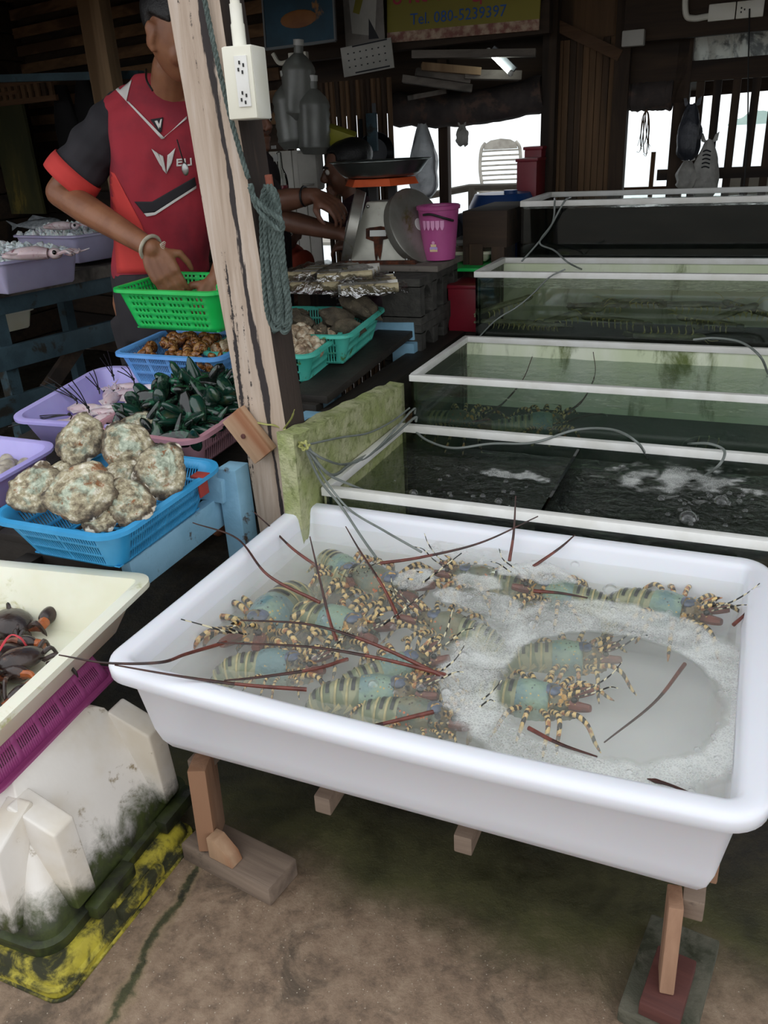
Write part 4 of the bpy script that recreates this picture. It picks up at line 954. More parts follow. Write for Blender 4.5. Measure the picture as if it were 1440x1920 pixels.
for (x, y, rz, s) in ((.10, -.13, .3, 1.1), (.12, -.06, 2.5, 1.0), (.03, -.10, 1.0, 1.1), (-.05, -.13, .2, 1.1), (.08, .02, .6, 1.1), (.12, .10, 2.0, 1.0), (.02, .05, -.4, 1.1), (-.03, -.02, 2.8, 1.1), (.05, .13, .1, 1.1), (-.09, -.08, 1.5, 1.1), (-.04, .11, .9, 1.1), (.13, .02, 1.2, 1.0), (-.11, .0, .4, 1.1), (-.1, .09, 2.2, 1.1), (-.06, .05, 1.8, 1.1), (.0, .0, 3.6, 1.1), (.0, -.05, .1, 1.1), (-.07, .15, .2, 1.0)):
    make_squid('small_squid', 'small pale pink squid lying in the lilac tray behind the oysters', 'small squid in the lilac tray', sqm @ Matrix.Translation((x, y, .05 + .02 * (.5 + x * 3) + .006 * (k % 3))) @ Euler((Rr.gauss(0, .15), Rr.gauss(0, .15), rz)).to_matrix().to_4x4(), s * 1.05, k); k += 1
pm('black_string', '#141314', rough=.6)
for (x0, y0, x1, y1, lb) in ((130, 778, 20, 795, 'lowest black string bundle reaching left over the squid tray'), (142, 750, 80, 715, 'black string bundle at the left rim of the squid tray'), (165, 765, 125, 722, 'black string bundle in the middle of the squid tray'), (185, 730, 165, 700, 'short black string loop on the back rim of the squid tray'), (212, 705, 192, 665, 'upright black string at the back of the squid tray'), (250, 712, 225, 690, 'black string bundle leaning beside the mussels'), (258, 700, 245, 670, 'thin black string in front of the snail basket'), (316, 700, 312, 670, 'black string rising above the mussels')):
    p = at(x0, y0, y=pl.y + .06 + (790 - y0) * .004); q = at(x1, y1, y=pl.y + .02 + (790 - y0) * .004); rt = thing('string_tie', lb, 'string', p, group='black strings on the squid')
    for j in range(3):
        m = MB(); dlt = Vector((.012 * (j - 1), .006 * j, .01 * (j - 1))); m.tube(bez([(0, 0, -.015), (0, 0, 0), (q - p) * .5 + dlt * .6 + Vector((0, 0, .004)), (q - p) + dlt], 5), .0016, 5); m.build('strand', 'black_string', rt)
    m = MB(); m.ball((0, 0, .002), .005, 8, 6); m.build('knot', 'black_string', rt)
# ------------------------------------------------------------------ crab basin on an upturned crate at the left
def m_crate():
    t = NT('mossy_crate'); v = t.coord(); n = t.noise(v, 14, 8, .7, .3)
    c = t.mix(t.mask(t.noise(v, 5, 4), .4, .65), lin('#e2ddd6'), lin('#d3c9b8')); c = t.mix(t.mask(n, .6, .7), c, lin('#8d7c5c'))
    sep = t.n('ShaderNodeSeparateXYZ'); tc = t.n('ShaderNodeTexCoord'); t.l(tc.outputs['Object'], sep.inputs[0])
    ad = t.n('ShaderNodeMath', operation='MULTIPLY_ADD'); ad.inputs[1].default_value = -.16; t.l(n, ad.inputs[0]); t.l(sep.outputs['Z'], ad.inputs[2])
    c = t.mix(t.mask(ad.outputs[0], .03, -.035), c, t.ramp(n, [(.4, lin('#171a0e')), (.6, lin('#39421c'))]))
    t.col(c); t.set(Roughness=.5); t.bump(t.noise(v, 9, 4), .2, .02)
m_crate()
pm('yellow_plastic', '#b5a83a', '#a0942e', 14, .5, .1, 30, '#2a2b14', .38, .60, 22, drough=.8)
cyx = .855
lid = thing('yellow_crate_lid', 'upturned yellow plastic crate lid black with algae on the ground', 'lid', (-1.14, .815, 0))
m = MB(); sweep(m, .215, .195, .03, [(.0, .0), (.006, .004), (.006, .02), (-.004, .022), (-.006, .034), (-.014, .05), (-.03, .052)], 6, floor=True, under=True); m.build('lid_shell', 'yellow_plastic', lid)
m = MB(); sweep(m, .223, .203, .03, [(-.002, .002), (.002, .003), (.002, .007), (-.002, .008)], 6, floor=False, close=True); m.build('lower_lip', 'yellow_plastic', lid)
for s in (-1, 1): m = MB(); m.box((s * .216, .02, .03), (.02, .12, .026)); m.build('side_handle', 'yellow_plastic', lid, bevel=.005)
cr = thing('fish_crate', 'upturned white plastic fish crate green with moss at its rim', 'crate', (-1.165, .855, .052), (0, 0, radians(2)))
m = MB(); H = .275
sweep(m, .19, .205, .035, [(.012, .006), (.014, .0), (.016, .022), (.004, .026), (.002, .04), (-.0, .045), (-.085, H - .012), (-.095, H - .003), (-.11, H)], 7, [0, .2, .5, .8, 1], [0, .2, .5, .8, 1], floor=False, under=True); m.build('shell', 'mossy_crate', cr)
for (px_, py_) in ((1, -.6), (1, .72), (-.1, -1), (.6, -1)):
    m = MB()
    if px_ == 1: m.prism([(0, .045), (.022, .045), (.012, H - .06), (-.078, H - .02), (-.085, H - .03)], (.186, py_ * .2 - .025, 0), (1, 0, 0), (0, 0, 1), (0, .05, 0))
    else: m.prism([(0, .045), (-.022, .045), (-.012, H - .06), (.078, H - .02), (.085, H - .03)], (px_ * .18 - .02, -.2, 0), (0, 1, 0), (0, 0, 1), (.05, 0, 0))
    m.build('buttress', 'mossy_crate', cr, bevel=.012, seg=3)
for y in (-.07, .14): m = MB(); m.box((.212, y, .018), (.03, .11, .03)); m.build('grip', 'mossy_crate', cr, bevel=.006)
pk = basket('magenta_basket', 'magenta slotted basket upside down on the mossy white crate', 'basket', (-1.228, .872, .382), (pi, 0, radians(6)), .27, .36, .056, .02, 'basket_magenta', grp(4, 10, .5, .03, .04), grp(5, 10, .5, .03, .04), [(.28, .62)], .012, .006, .02)
cbn = tray('crab_basin', 'cream white plastic basin holding live crabs', 'basin', (-1.266, .868, .383), (0, 0, radians(8)), .43, .56, .112, .05, 'basin_cream', .022, .02, .005, rimh=.012)
# mud crabs
pm('crab_shell', '#3a2b26', '#2a201e', 20, .22, .15, 50, '#6a4632', .58, .7, 25); pm('crab_orange', '#a85a2c', '#6a3a26', 30, .3)
def crab(label, p, rz, s, claw=True, tilt=0):
    root = thing('mud_crab', label, 'crab', p, (tilt, 0, rz), 'mud crabs in the cream basin'); S = s
    m = MB(); m.ball((0, 0, .022 * S), (.05 * S, .066 * S, .026 * S), 22, 12, lambda q: 1 + .05 * nz(q, 3) + (.03 * sin(atan2(q.y, q.x) * 22) if abs(q.z) < .3 and q.x > 0 else 0)); m.build('carapace', 'crab_shell', root)
    for d in (-1, 1):
        m = MB(); m.tube(bez([(.02 * S, d * .045 * S, .018 * S), (.04 * S, d * .072 * S, .02 * S), (.06 * S, d * .062 * S, .022 * S)], 4), [.011 * S] * 4 + [.014 * S] * 5, 10); arm = m.build('claw_arm', 'crab_orange', root)
        m = MB(); m.ball((.078 * S, d * .045 * S, .024 * S), (.034 * S, .02 * S, .02 * S), 14, 10, rot=(0, 0, -d * .6)); m.build('claw', 'crab_shell', root)
        m = MB(); m.tube(bez([(.092 * S, d * .03 * S, .026 * S), (.108 * S, d * .014 * S, .028 * S), (.112 * S, d * -.006 * S, .024 * S)], 4), [.012 * S, .011 * S, .010 * S, .009 * S, .008 * S, .007 * S, .005 * S, .003 * S, .001 * S], 8); m.build('pincer', 'crab_orange', root)
        for k in range(4):
            a = (.3 - .45 * k); m = MB(); m.tube(bez([(a * .06 * S, d * .05 * S, .016 * S), (a * .11 * S, d * .078 * S, .036 * S), (a * .14 * S, d * .092 * S, .012 * S), (a * .15 * S, d * .095 * S, .0)], 4), [.007 * S] * 5 + [.0055 * S] * 4 + [.004 * S, .003 * S, .002 * S, .001 * S], 7); m.build('leg', 'crab_shell', root)
        m = MB(); m.ball((.04 * S, d * .012 * S, .03 * S), .0045 * S, 8, 6); m.build('eye', 'eye_black', root)
    return root
zb_ = .393
bm4 = cbn.matrix_basis
def inb(x, y): return bm4 @ Vector((x, y, .010))
crab('mud crab at the back left of the cream basin', inb(-.06, .19), 1.2, .85)
c2 = crab('mud crab bound with a red strip in the cream basin', inb(.0, .07), -.6, .8)
crab('mud crab nearest the right wall of the cream basin', inb(.06, .065) + Vector((0, 0, .012)), 2.7, .70, tilt=.1)
crab('mud crab at the front left of the cream basin', inb(.055, -.045), .9, .85)
pm('red_strip', '#c23a44', rough=.4)
m = MB(); pp = [at(-5, 1225, z=.44), at(18, 1192, z=.445), at(38, 1196, z=.44), at(50, 1212, z=.42)]
m.tube([q - c2.location for q in bez(pp, 6)], .003, 6, flat=.4); o = m.build('red_strip', 'red_strip'); o.location = c2.location; tag(o, 'red plastic strip lying over the crabs', 'strip')
pm('sack_clear', '#9a9b9c', '#84868a', 14, .3, .5, 30, trans=.5)
# ------------------------------------------------------------------ counter with scale, bucket, bags
pm('cinder', '#4a4843', '#3a3935', 25, .95, .6, 70)
def cinder(label, loc):
    o_ = MB(); L, D, Hh = .39, .14, .152
    # outline of the side with three arched openings, built as bars
    root = thing('cinder_block', label, 'block', loc, group='cinder blocks under the scale')
    m = MB()
    for y in (-L / 2 + .02, -L / 6 + .012, L / 6 - .012, L / 2 - .02): m.box((.001, y, Hh / 2), (D - .002, .04, Hh - .05))
    m.box((0, 0, .014), (D, L, .028)); m.box((0, 0, Hh - .014), (D, L, .028)); m.box((-D / 2 + .0165, 0, Hh / 2), (.03, L - .012, Hh - .052))
    for y in (-.125, 0, .125):
        for s in (-1, 1):
            m.prism([(s * .047, -.012), (s * .047, .038), (s * .006, .038), (s * .03, .02)], (-D / 2 + .034, y, Hh - .067), (0, 1, 0), (0, 0, 1), (D - .037, 0, 0))
    m.build('block_body', 'cinder', root); return root
cinder('upper grey cinder block under the pink bucket', (-1.075, 2.80, .725)); cinder('lower grey cinder block beside the rear table', (-1.075, 2.80, .572))
m = MB(); m.box((-1.075, 2.80, .286), (.16, .42, .57)); struct(m.build('wall_counter_base', 'step_masonry'))
ct = thing('counter', 'grey plank counter behind the baskets', 'counter', (-1.42, 2.80, 0))
for k in range(2): m = MB(); m.box((-.0, -.21 + .14 * k, .845), (.64, .134, .022)); m.build('plank', 'grey_plank', ct, bevel=.003)
for x in (-.29, -.02): m = MB(); m.box((x, -.1, .416), (.05, .2, .83)); m.build('support', 'dark_wood_v', ct)
m = MB(); m.box((0, 0, 0), (.42, .27, .02)); o = m.build('scale_board', 'grey_plank', bevel=.003); o.location = (-1.2, 2.875, .889); tag(o, 'thick plank carrying the scale on the cinder blocks', 'plank')
m = MB(); m.box((0, 0, 0), (.05, .3, .065)); o = m.build('wood_block', 'dark_wood'); o.location = (-1.37, 2.88, .846); tag(o, 'dark wood block under the left end of the scale plank', 'block')
# scale
pm('scale_steel', '#b9b8ac', '#a2a196', 8, .4, .1, 30, '#6a4a30', .6, .72, 10, metal=.35); pm('rust', '#5a2c14', '#2f1a10', 40, .9, .4, 80); pm('orange_enamel', '#c8562a', '#b84a22', 12, .4); pm('dial_cover', '#9a9890', '#85837b', 10, .35, 0, None, '#6f6a3a', .6, .7, 6, metal=.6); pm('pan_steel', '#6f7674', '#5f6664', 8, .3, metal=.8); pm('dial_white', '#c9cac6', rough=.4)
sc = thing('market_scale', 'old steel twin-dial market scale with rust stains', 'scale', (-1.235, 2.86, .9), (0, 0, radians(6)))
m = MB(); w0, w1, d0, d1, hh = .125, .045, .085, .045, .205
vs = [(-w0, -d0, 0), (w0, -d0, 0), (w0, d0, 0), (-w0, d0, 0), (-w1, -d1, hh), (w1, -d1, hh), (w1, d1, hh), (-w1, d1, hh)]
m.add(vs, [(0, 3, 2, 1), (4, 5, 6, 7), (0, 1, 5, 4), (1, 2, 6, 5), (2, 3, 7, 6), (3, 0, 4, 7)]); m.build('housing', 'scale_steel', sc, bevel=.006)
m = MB(); m.box((0, 0, -.0), (.28, .2, .02)); bq = m.build('foot_plate', 'rust', sc, bevel=.004); bq.location = (0, 0, .002)
def fr(x, z): # point on the sloping front
    k = z / hh; return Vector((x, -d0 + (d0 - d1) * k - .003, z))
m = MB()
m.prism([(-.045 + .008 * nz((i, 0, 0)), y) for i, y in ((0, .085), (1, .118))] + [(x, .122 + .006 * nz((x * 60, 1, 0))) for x in (-.03, -.01, .01, .03)] + [(.045, .112), (.042, .085), (.018, .08), (.014, .04), (.008, .012), (0, .03), (-.006, .0), (-.012, .03), (-.016, .075)], fr(0, 0), (1, 0, 0), (0, (d0 - d1) / hh, 1), (0, -.0012, 0)); m.build('rust_stain', 'rust', sc)
m = MB(); m.prism([(-.03, .092), (.03, .092), (.03, .112), (-.03, .112)], fr(0, 0) + Vector((0, -.0012, 0)), (1, 0, 0), (0, (d0 - d1) / hh, 1), (0, -.0012, 0)); m.build('name_plate', 'dial_white', sc)
for x, z in ((-.105, .014), (.105, .014), (-.038, .19), (.038, .19)): q = fr(x, z); m = MB(); m.ball(q, .006, 8, 6); m.build('rivet', 'screw_steel', sc)
for s in (-1, 1):
    d = thing('x', 'x', 'x'); del d['label'], d['category']; d.name = 'dial'; d.parent = sc
    d.location = (s * .125, -.005, .118); d.rotation_euler = (0, radians(s * 68), 0) if s > 0 else (0, radians(-74), 0)
    d.rotation_euler.z = radians(-28 if s > 0 else 16)
    m = MB(); m.lathe([(.128, -.03), (.132, -.006), (.132, .004), (.126, .007), (.05, .012), (.001, .013)], 40); m.build('dial_case', 'dial_cover', d)
    m = MB(); m.lathe([(.022, .0135), (.021, .0145), (.001, .015)], 20); m.build('dial_badge', 'dial_white', d)
m = MB()
for x in (-.03, .04): m.box((x, 0, hh + .03), (.028, .02, .07))
m.build('stem', 'dark_gap', sc)
m = MB(); m.lathe([(.105, hh + .05), (.135, hh + .052), (.122, hh + .075), (.06, hh + .078)], 6); m.build('pan_ring', 'orange_enamel', sc)
m = MB(); m.lathe([(.001, hh + .078), (.125, hh + .08), (.14, hh + .09), (.17, hh + .128), (.178, hh + .13), (.178, hh + .132), (.168, hh + .131), (.137, hh + .093), (.122, hh + .084), (.001, hh + .082)], 40); m.build('pan', 'pan_steel', sc)
# bucket
pm('pink_plastic', '#b0508a', '#a5477f', 8, .35); pm('pale_pink', '#dd9cc4', rough=.4); pm('cake_cream', '#e0c49a', rough=.5); pm('lilac_icing', '#b59ad0', rough=.5)
bk = thing('toy_bucket', 'pink toy bucket with a printed cake beside the scale', 'bucket', (-1.035, 2.885, .9))
m = MB(); m.lathe([(.001, .003), (.056, .004), (.071, .17), (.076, .171), (.077, .182), (.073, .185), (.066, .182), (.054, .012), (.001, .01)], 32); m.build('pail', 'pink_plastic', bk)
m = MB()
for k in range(5):
    a0_ = -pi / 2 - .55 + k * .24
    f = lambda u, v: (lambda a, z, r: (r * cos(a), r * sin(a), z))(a0_ + .2 * u, .118 + .02 * v - .012 * sin(pi * u) * (1 - v), .0575 + .015 * (.118 + .02 * v) / .17 + .0008)
    m.surf(f, 6, 2)
m.build('scallop_print', 'pale_pink', bk)
def on_pail(m, poly, a_c, z_c):
    vs = []
    for x, z in poly: r = .0575 + .0135 * (z_c + z) / .17 + .0016; a = a_c + x / r; vs.append((r * cos(a), r * sin(a), z_c + z))
    m.add(vs, [tuple(range(len(vs)))])
for nm, mt, pol in (('cake_print', 'cake_cream', [(-.014, 0), (.014, 0), (.014, .009), (-.014, .009)]), ('icing_print', 'lilac_icing', [(-.015, .0095), (-.008, .006), (0, .0095), (.008, .006), (.015, .0095), (.013, .016), (-.013, .016)]), ('cake_top_print', 'cake_cream', [(-.010, .0165), (.010, .0165), (.010, .025), (-.010, .025)]), ('cherry_print', 'pale_pink', [(.006 * cos(k), .030 + .006 * sin(k)) for k in np.linspace(0, 5.5, 9)])):
    m = MB(); on_pail(m, pol, -pi / 2 + .02, .035); m.build(nm, mt, bk)
m = MB(); m.tube(bez([(-.03, -.072, .158), (.0, -.079, .16), (.04, -.07, .148), (.068, -.04, .135)], 6), .004, 8); m.build('handle', 'dark_gap', bk)
# clear bags of rolled dried squid
pm('dried_roll', '#c9c6be', '#a8a49b', 20, .6, .2, 50); pm('dried_tan', '#a89c7c', '#8a7f62', 20, .6)
def goods_bag(label, p, rz, n, L, w):
    root = thing('goods_bag', label, 'bag', p, (0, 0, rz), 'clear bags of dried rolls on the counter'); R = random.Random(int(p[0] * 1000))
    for k in range(n):
        y = -w / 2 + w * (k + .5) / n; m = MB(); m.tube([(-L / 2 + .02 + R.uniform(0, .02), y, .013), (L / 2 - .03, y + R.uniform(-.004, .004), .013 + R.uniform(0, .006))], .0085, 8); m.build('dried_roll', 'dried_roll' if k % 3 else 'dried_tan', root)
    m = MB(); m.surf(lambda u, v: (-L / 2 + L * u, -w * .58 + w * 1.16 * v, .004 + .03 * (sin(pi * v) ** .5) * (sin(pi * min(1, u * 1.1)) ** .35 if u < .9 else .35) + .006 * nz((u * 14, v * 9, rz), 1, n)), 22, 14); m.build('film', 'bag_film', root)
    return root
t_ = NT('bag_film'); t_.t.nodes.remove(t_.b); _v = t_.coord()
_tr = t_.n('ShaderNodeBsdfTransparent'); _tr.inputs[0].default_value = (.9, .9, .9, 1); _g = t_.n('ShaderNodeBsdfGlossy'); _g.inputs['Roughness'].default_value = .12; _mx = t_.n('ShaderNodeMixShader'); _mx.inputs[0].default_value = .4
_bp = t_.n('ShaderNodeBump'); _bp.inputs['Strength'].default_value = .8; _bp.inputs['Distance'].default_value = .02; t_.l(t_.noise(_v, 35, 4), _bp.inputs['Height']); t_.l(_bp.outputs[0], _g.inputs['Normal'])
t_.l(_tr.outputs[0], _mx.inputs[1]); t_.l(_g.outputs[0], _mx.inputs[2]); t_.l(_mx.outputs[0], t_.out.inputs[0])
for i, (px, py, z, rz, lb) in enumerate(((560, 535, .860, .1, 'leftmost clear bag of dried rolls partly behind the rope'), (612, 545, .860, -.05, 'clear bag of dried rolls at the front of the counter'), (610, 525, .885, .0, 'clear bag of dried rolls on top of the others'), (690, 548, .860, .5, 'crumpled clear bag at the right of the dried goods'), (655, 528, .885, .25, 'clear bag of dried rolls just in front of the scale'))):
    goods_bag(lb, at(px, py, z=z), rz, 8, .24, .17).scale = (1, 1, 1.7)

# ------------------------------------------------------------------ dim things at the back
pm('sign_yellow', '#8f8630', '#857c2c', 4, .6); pm('sign_red', '#b03a48', rough=.6); pm('sign_blue', '#2e5aa0', rough=.6); pm('sign_dark', '#2a2020', rough=.6); pm('flower_print', '#8a5a50', '#c0a890', 30, .7)
s0, s1 = at(727, 62, y=3.9), at(1012, 36, y=3.9)
sg = thing('shop_sign', 'yellow shop sign with Thai lettering and a telephone number', 'sign', s0, (radians(-4), atan2(-(s1.z - s0.z), s1.x - s0.x), 0))
SL = (s1 - s0).length
m = MB(); m.box((SL / 2, 0, .14), (SL, .012, .28)); m.build('board', 'sign_yellow', sg)
m = MB(); m.box((SL / 2, -.002, -.02), (SL, .012, .04)); m.build('flower_border', 'flower_print', sg)
text('Tel. 080-5239397', .062, 'sign_blue', sg, (SL * .16, -.008, .022), (pi / 2, 0, 0), align='LEFT', sx=.98)
text('ขาเลสดญุก (สด)', .12, 'sign_red', sg, (SL * .03, -.0085, .105), (pi / 2, 0, 0), align='LEFT', sx=.9)
pm('paint_blue', '#1f4a5e', '#163a4a', 6, .5, 0, None, '#9a6a34', .62, .7, 5); pm('frame_grey', '#6a6f72', rough=.5)
p0, p1 = at(500, 93, y=3.7), at(630, 76, y=3.7)
pt = thing('fish_painting', 'dark framed sea painting hanging behind the socket box', 'picture', p0, (radians(-5), atan2(-(p1.z - p0.z), p1.x - p0.x), 0)); PL = (p1 - p0).length
m = MB(); m.box((PL / 2, 0, .2), (PL, .012, .4)); m.build('canvas', 'paint_blue', pt); m = MB()
for c_, d_ in (((PL / 2, -.003, 0), (PL, .014, .01)), ((0, -.003, .2), (.008, .014, .4)), ((PL, -.003, .2), (.008, .014, .4))): m.box(c_, d_)
m.build('frame', 'frame_grey', pt)
pm('orange_fish', '#8a5a2e', '#7a4a26', 10, .6); m = MB(); m.ball((PL * .5, -.008, .1), (.09, .003, .035), 16, 8); m.build('painted_fish', 'orange_fish', pt)
pm('paper_white', '#b9b7b0', '#aaa8a0', 8, .8); pm('paper_grey', '#8a8580', '#6f6b66', 8, .8)
m = MB(); q0, q1 = at(640, 85, y=3.85), at(738, 132, y=3.85); m.box((0, 0, 0), (q1.x - q0.x, .006, q0.z - q1.z)); o = m.build('calendar', 'paper_white'); o.location = (q0 + q1) / 2; o.rotation_euler = (0, radians(-5), 0); tag(o, 'white calendar sheet pinned under the poster', 'calendar')
for k, z in enumerate((.055, -.05)): m = MB(); m.box((.02, -.004, z), (.17, .002, .006)); m.build('printed_rule', 'ink_dark', o)
for k in range(3):
    m = MB()
    for j in range(7): m.box((-.09 + .03 * j, -.004, .03 - .027 * k), (.007, .002, .005))
    m.build('date_row', 'ink_dark', o, kind='stuff')
m = MB(); q0, q1 = at(640, -60, y=3.87), at(722, 82, y=3.87); m.box((0, 0, 0), (q1.x - q0.x, .006, q0.z - q1.z)); o = m.build('poster', 'paper_grey'); o.location = (q0 + q1) / 2; tag(o, 'faded grey poster left of the yellow sign', 'poster')
for nm, mt, pol in (('pale_print', 'paper_white', [(-.06, -.1), (.05, -.12), (.07, .05), (.02, .16), (-.07, .1)]), ('yellow_print', 'sign_yellow', [(-.05, -.02), (-.02, -.03), (.04, .12), (0, .13)]), ('dark_print', 'ink_dark', [(.02, -.13), (.07, -.13), (.025, -.05)])):
    m = MB(); m.prism(pol, (0, -.0035 - (.001 if nm != 'pale_print' else 0), 0), (1, 0, 0), (0, 0, 1), (0, -.001, 0)); m.build(nm, mt, o)
m = MB(); m.box((0, 0, 0), (.09, .03, .05)); o = m.build('junction_box', 'socket_white', bevel=.003); o.location = at(560, 110, y=3.75); tag(o, 'small pale junction box under the painting', 'box')
m = MB(); m.tube(bez([(-.04, 0, -.005), (-.1, 0, -.01), (-.13, 0, .03)], 5), .01, 8); m.build('conduit', 'socket_white', o)
# fluorescent lamp
fl = thing('tube_lamp', 'short lit fluorescent tube slanting below the sign', 'lamp', at(937, 116, y=3.75))
t_ = NT('tube_light'); t_.set(Emission_Strength=9.0, Emission_Color=(.9, 1, .95, 1)); t_.col((1, 1, 1, 1))
a_, b_ = at(916, 96, y=3.75) - fl.location, at(957, 137, y=3.75) - fl.location
m = MB(); m.tube([a_, b_], .0095, 10); m.build('tube', 'tube_light', fl)
m = MB(); m.beam(a_ + Vector((.015, .02, .012)), b_ + Vector((.015, .02, .012)), .02, .02); m.build('batten', 'frame_grey', fl)
for q in (a_, b_): m = MB(); m.ball(q, .013, 8, 6); m.build('end_cap', 'dial_white', fl)
# boards stored overhead
for i, (x0, y0, x1, y1, w, lb) in enumerate(((775, 103, 1005, 100, .03, 'topmost pale board stored above the opening'), (790, 125, 900, 135, .03, 'short tan board in the overhead stack'), (780, 135, 880, 150, .03, 'grey board slanting in the overhead stack'), (755, 148, 885, 166, .03, 'lowest grey board in the overhead stack'), (870, 140, 975, 142, .035, 'long grey board behind the lamp'), (790, 143, 878, 155, .025, 'thin grey board between the overhead boards'), (770, 183, 830, 172, .02, 'dark pipe end under the overhead boards'))):
    a_, b_ = at(x0, y0, y=3.7 + .03 * i), at(x1, y1, y=3.8 + .03 * i); m = MB(); m.beam(Vector(), b_ - a_, .09, w); o = m.build('stored_board', 'grey_plank' if i != 1 else 'tan_wood_v', bevel=.002); o.location = a_; tag(o, lb, 'board', 'boards stored overhead')
# bamboo slat screen with pans hung on it
bs = thing('slat_screen', 'brown vertical slat screen behind the cooking pans', 'screen', (at(612, 360, y=3.95).x, 3.95, 0)); bw = at(738, 300, y=3.95).x - bs.location.x
for k in range(14): m = MB(); x = bw * (k + .5) / 14; m.tube([(x, .006 * (k % 2), .0), (x + .004, .006 * (k % 2), 1.56)], bw / 29, 7); m.build('slat', 'brown_wood_v' if k % 3 else 'dark_wood_v', bs)
pm('pan_black', '#15181c', rough=.35, metal=.5); pm('pan_alu', '#8f9294', '#6f7275', 8, .35, metal=.9)
def hung_pan(lb, px, py, r, mat, tilt):
    root = thing('hanging_pan', lb, 'pan', at(px, py, y=3.86), (radians(90), 0, radians(tilt))); m = MB(); m.lathe([(.001, -.03), (r * .7, -.028), (r, .0), (r * 1.02, .0), (r * .72, -.034), (.001, -.036)], 28); m.build('bowl', mat, root); m = MB(); m.beam((0, r, 0), (0, r + .12, .0), .018, .006); m.build('handle', 'pan_black', root)
hung_pan('bright aluminium pan hanging on the slat screen', 680, 300, .055, 'pan_alu', 50); hung_pan('black pan hanging on the slat screen right of the aluminium one', 705, 285, .085, 'pan_black', 35)
m = MB(); m.box((0, 0, 0), (.05, .02, .16)); o = m.build('blue_board', 'dull_blue_paint', bevel=.004); o.location = at(698, 248, y=3.83); tag(o, 'blue cutting board hanging over the black pan', 'cutting board')
pm('box_yellow', '#b0ac34', '#9a962c', 8, .5); m = MB(); m.box((0, 0, 0), (.13, .1, .07)); o = m.build('yellow_box', 'box_yellow', bevel=.003); o.location = at(637, 258, y=3.6); o.rotation_euler = (.2, .35, .4); tag(o, 'dim yellow carton above the dark-haired woman', 'box')
# strung water jugs
pm('jug_clear', '#8c8e88', '#7d7f79', 10, .3, trans=.3); 
for i, (px, py, rz, lb) in enumerate(((560, 160, .1, 'upper empty ribbed water jug hanging under the beam'), (545, 215, -.05, 'lower left empty ribbed water jug in the hanging bunch'), (588, 225, .06, 'lower right empty ribbed water jug in the hanging bunch'))):
    j = thing('water_jug', lb, 'jug', at(px, py, y=3.5), (0, rz, 0), 'empty water jugs hung in a bunch'); m = MB(); m.lathe([(.02, .15), (.02, .12), (.055, .09)] + [(.068 + (.004 if k % 2 else 0), .07 - .016 * k) for k in range(12)] + [(.05, -.135), (.001, -.13)], 20); m.build('bottle', 'jug_clear', j); m = MB(); m.lathe([(.022, .148), (.022, .17), (.001, .172)], 12); m.build('cap', 'dial_white', j)
# white panel, white jerrycan and a bottle behind the people
wp = thing('plank_partition', 'dim white plank partition behind the reaching arm', 'partition', (at(515, 390, y=3.75).x, 3.75, 0)); pw = at(600, 390, y=3.75).x - wp.location.x
for k in range(4): m = MB(); m.box((pw * (k + .5) / 4, 0, .75), (pw / 4 - .006, .016, 1.05)); m.build('plank', 'paper_white', wp)
m = MB(); m.box((pw / 2, -.01, 1.30), (pw * 1.3, .04, .03)); m.build('top_rail', 'brown_wood', wp)
cn = thing('white_jerrycan', 'white plastic canister hanging before the dim partition', 'canister', at(583, 320, y=3.68)); m = MB(); m.box((0, 0, 0), (.11, .07, .17)); m.build('body', 'paper_white', cn, bevel=.02, seg=3); m = MB(); m.lathe([(.03, 0), (.03, .006), (.001, .007)], 16, (0, -.036, -.06)); m.build('boss', 'paper_white', cn); m = MB(); m.tube([(0, 0, .08), (0, 0, .105)], .018, 10); m.build('neck', 'paper_white', cn)
bt2 = thing('sauce_bottle', 'clear bottle of red sauce standing right of the peg', 'bottle', at(530, 365, y=3.2)); m = MB(); m.lathe([(.001, 0), (.028, .0), (.028, .05), (.024, .075), (.012, .1), (.010, .16), (.001, .165)], 16); m.build('glass', 'clear_plastic', bt2); m = MB(); m.lathe([(.001, .004), (.025, .004), (.025, .035), (.001, .036)], 14); m.build('sauce', 'sign_red', bt2)
for k, (px, py) in enumerate(((513, 276), (517, 296))): m = MB(); m.box((0, 0, 0), (.018, .01, .026 if k else .012)); o = m.build('price_tag', 'dial_white'); o.location = at(px, py, y=3.15); tag(o, ('upper tiny', 'lower tiny')[k] + ' white tag hanging beside the post', 'tag')
# translucent hanging sack
bag('large clear plastic sack hanging beside the window post', at(792, 232, y=3.7), .13, .30, 'sack_clear', 4, .08, False) if 'sack_clear' in MATS else None
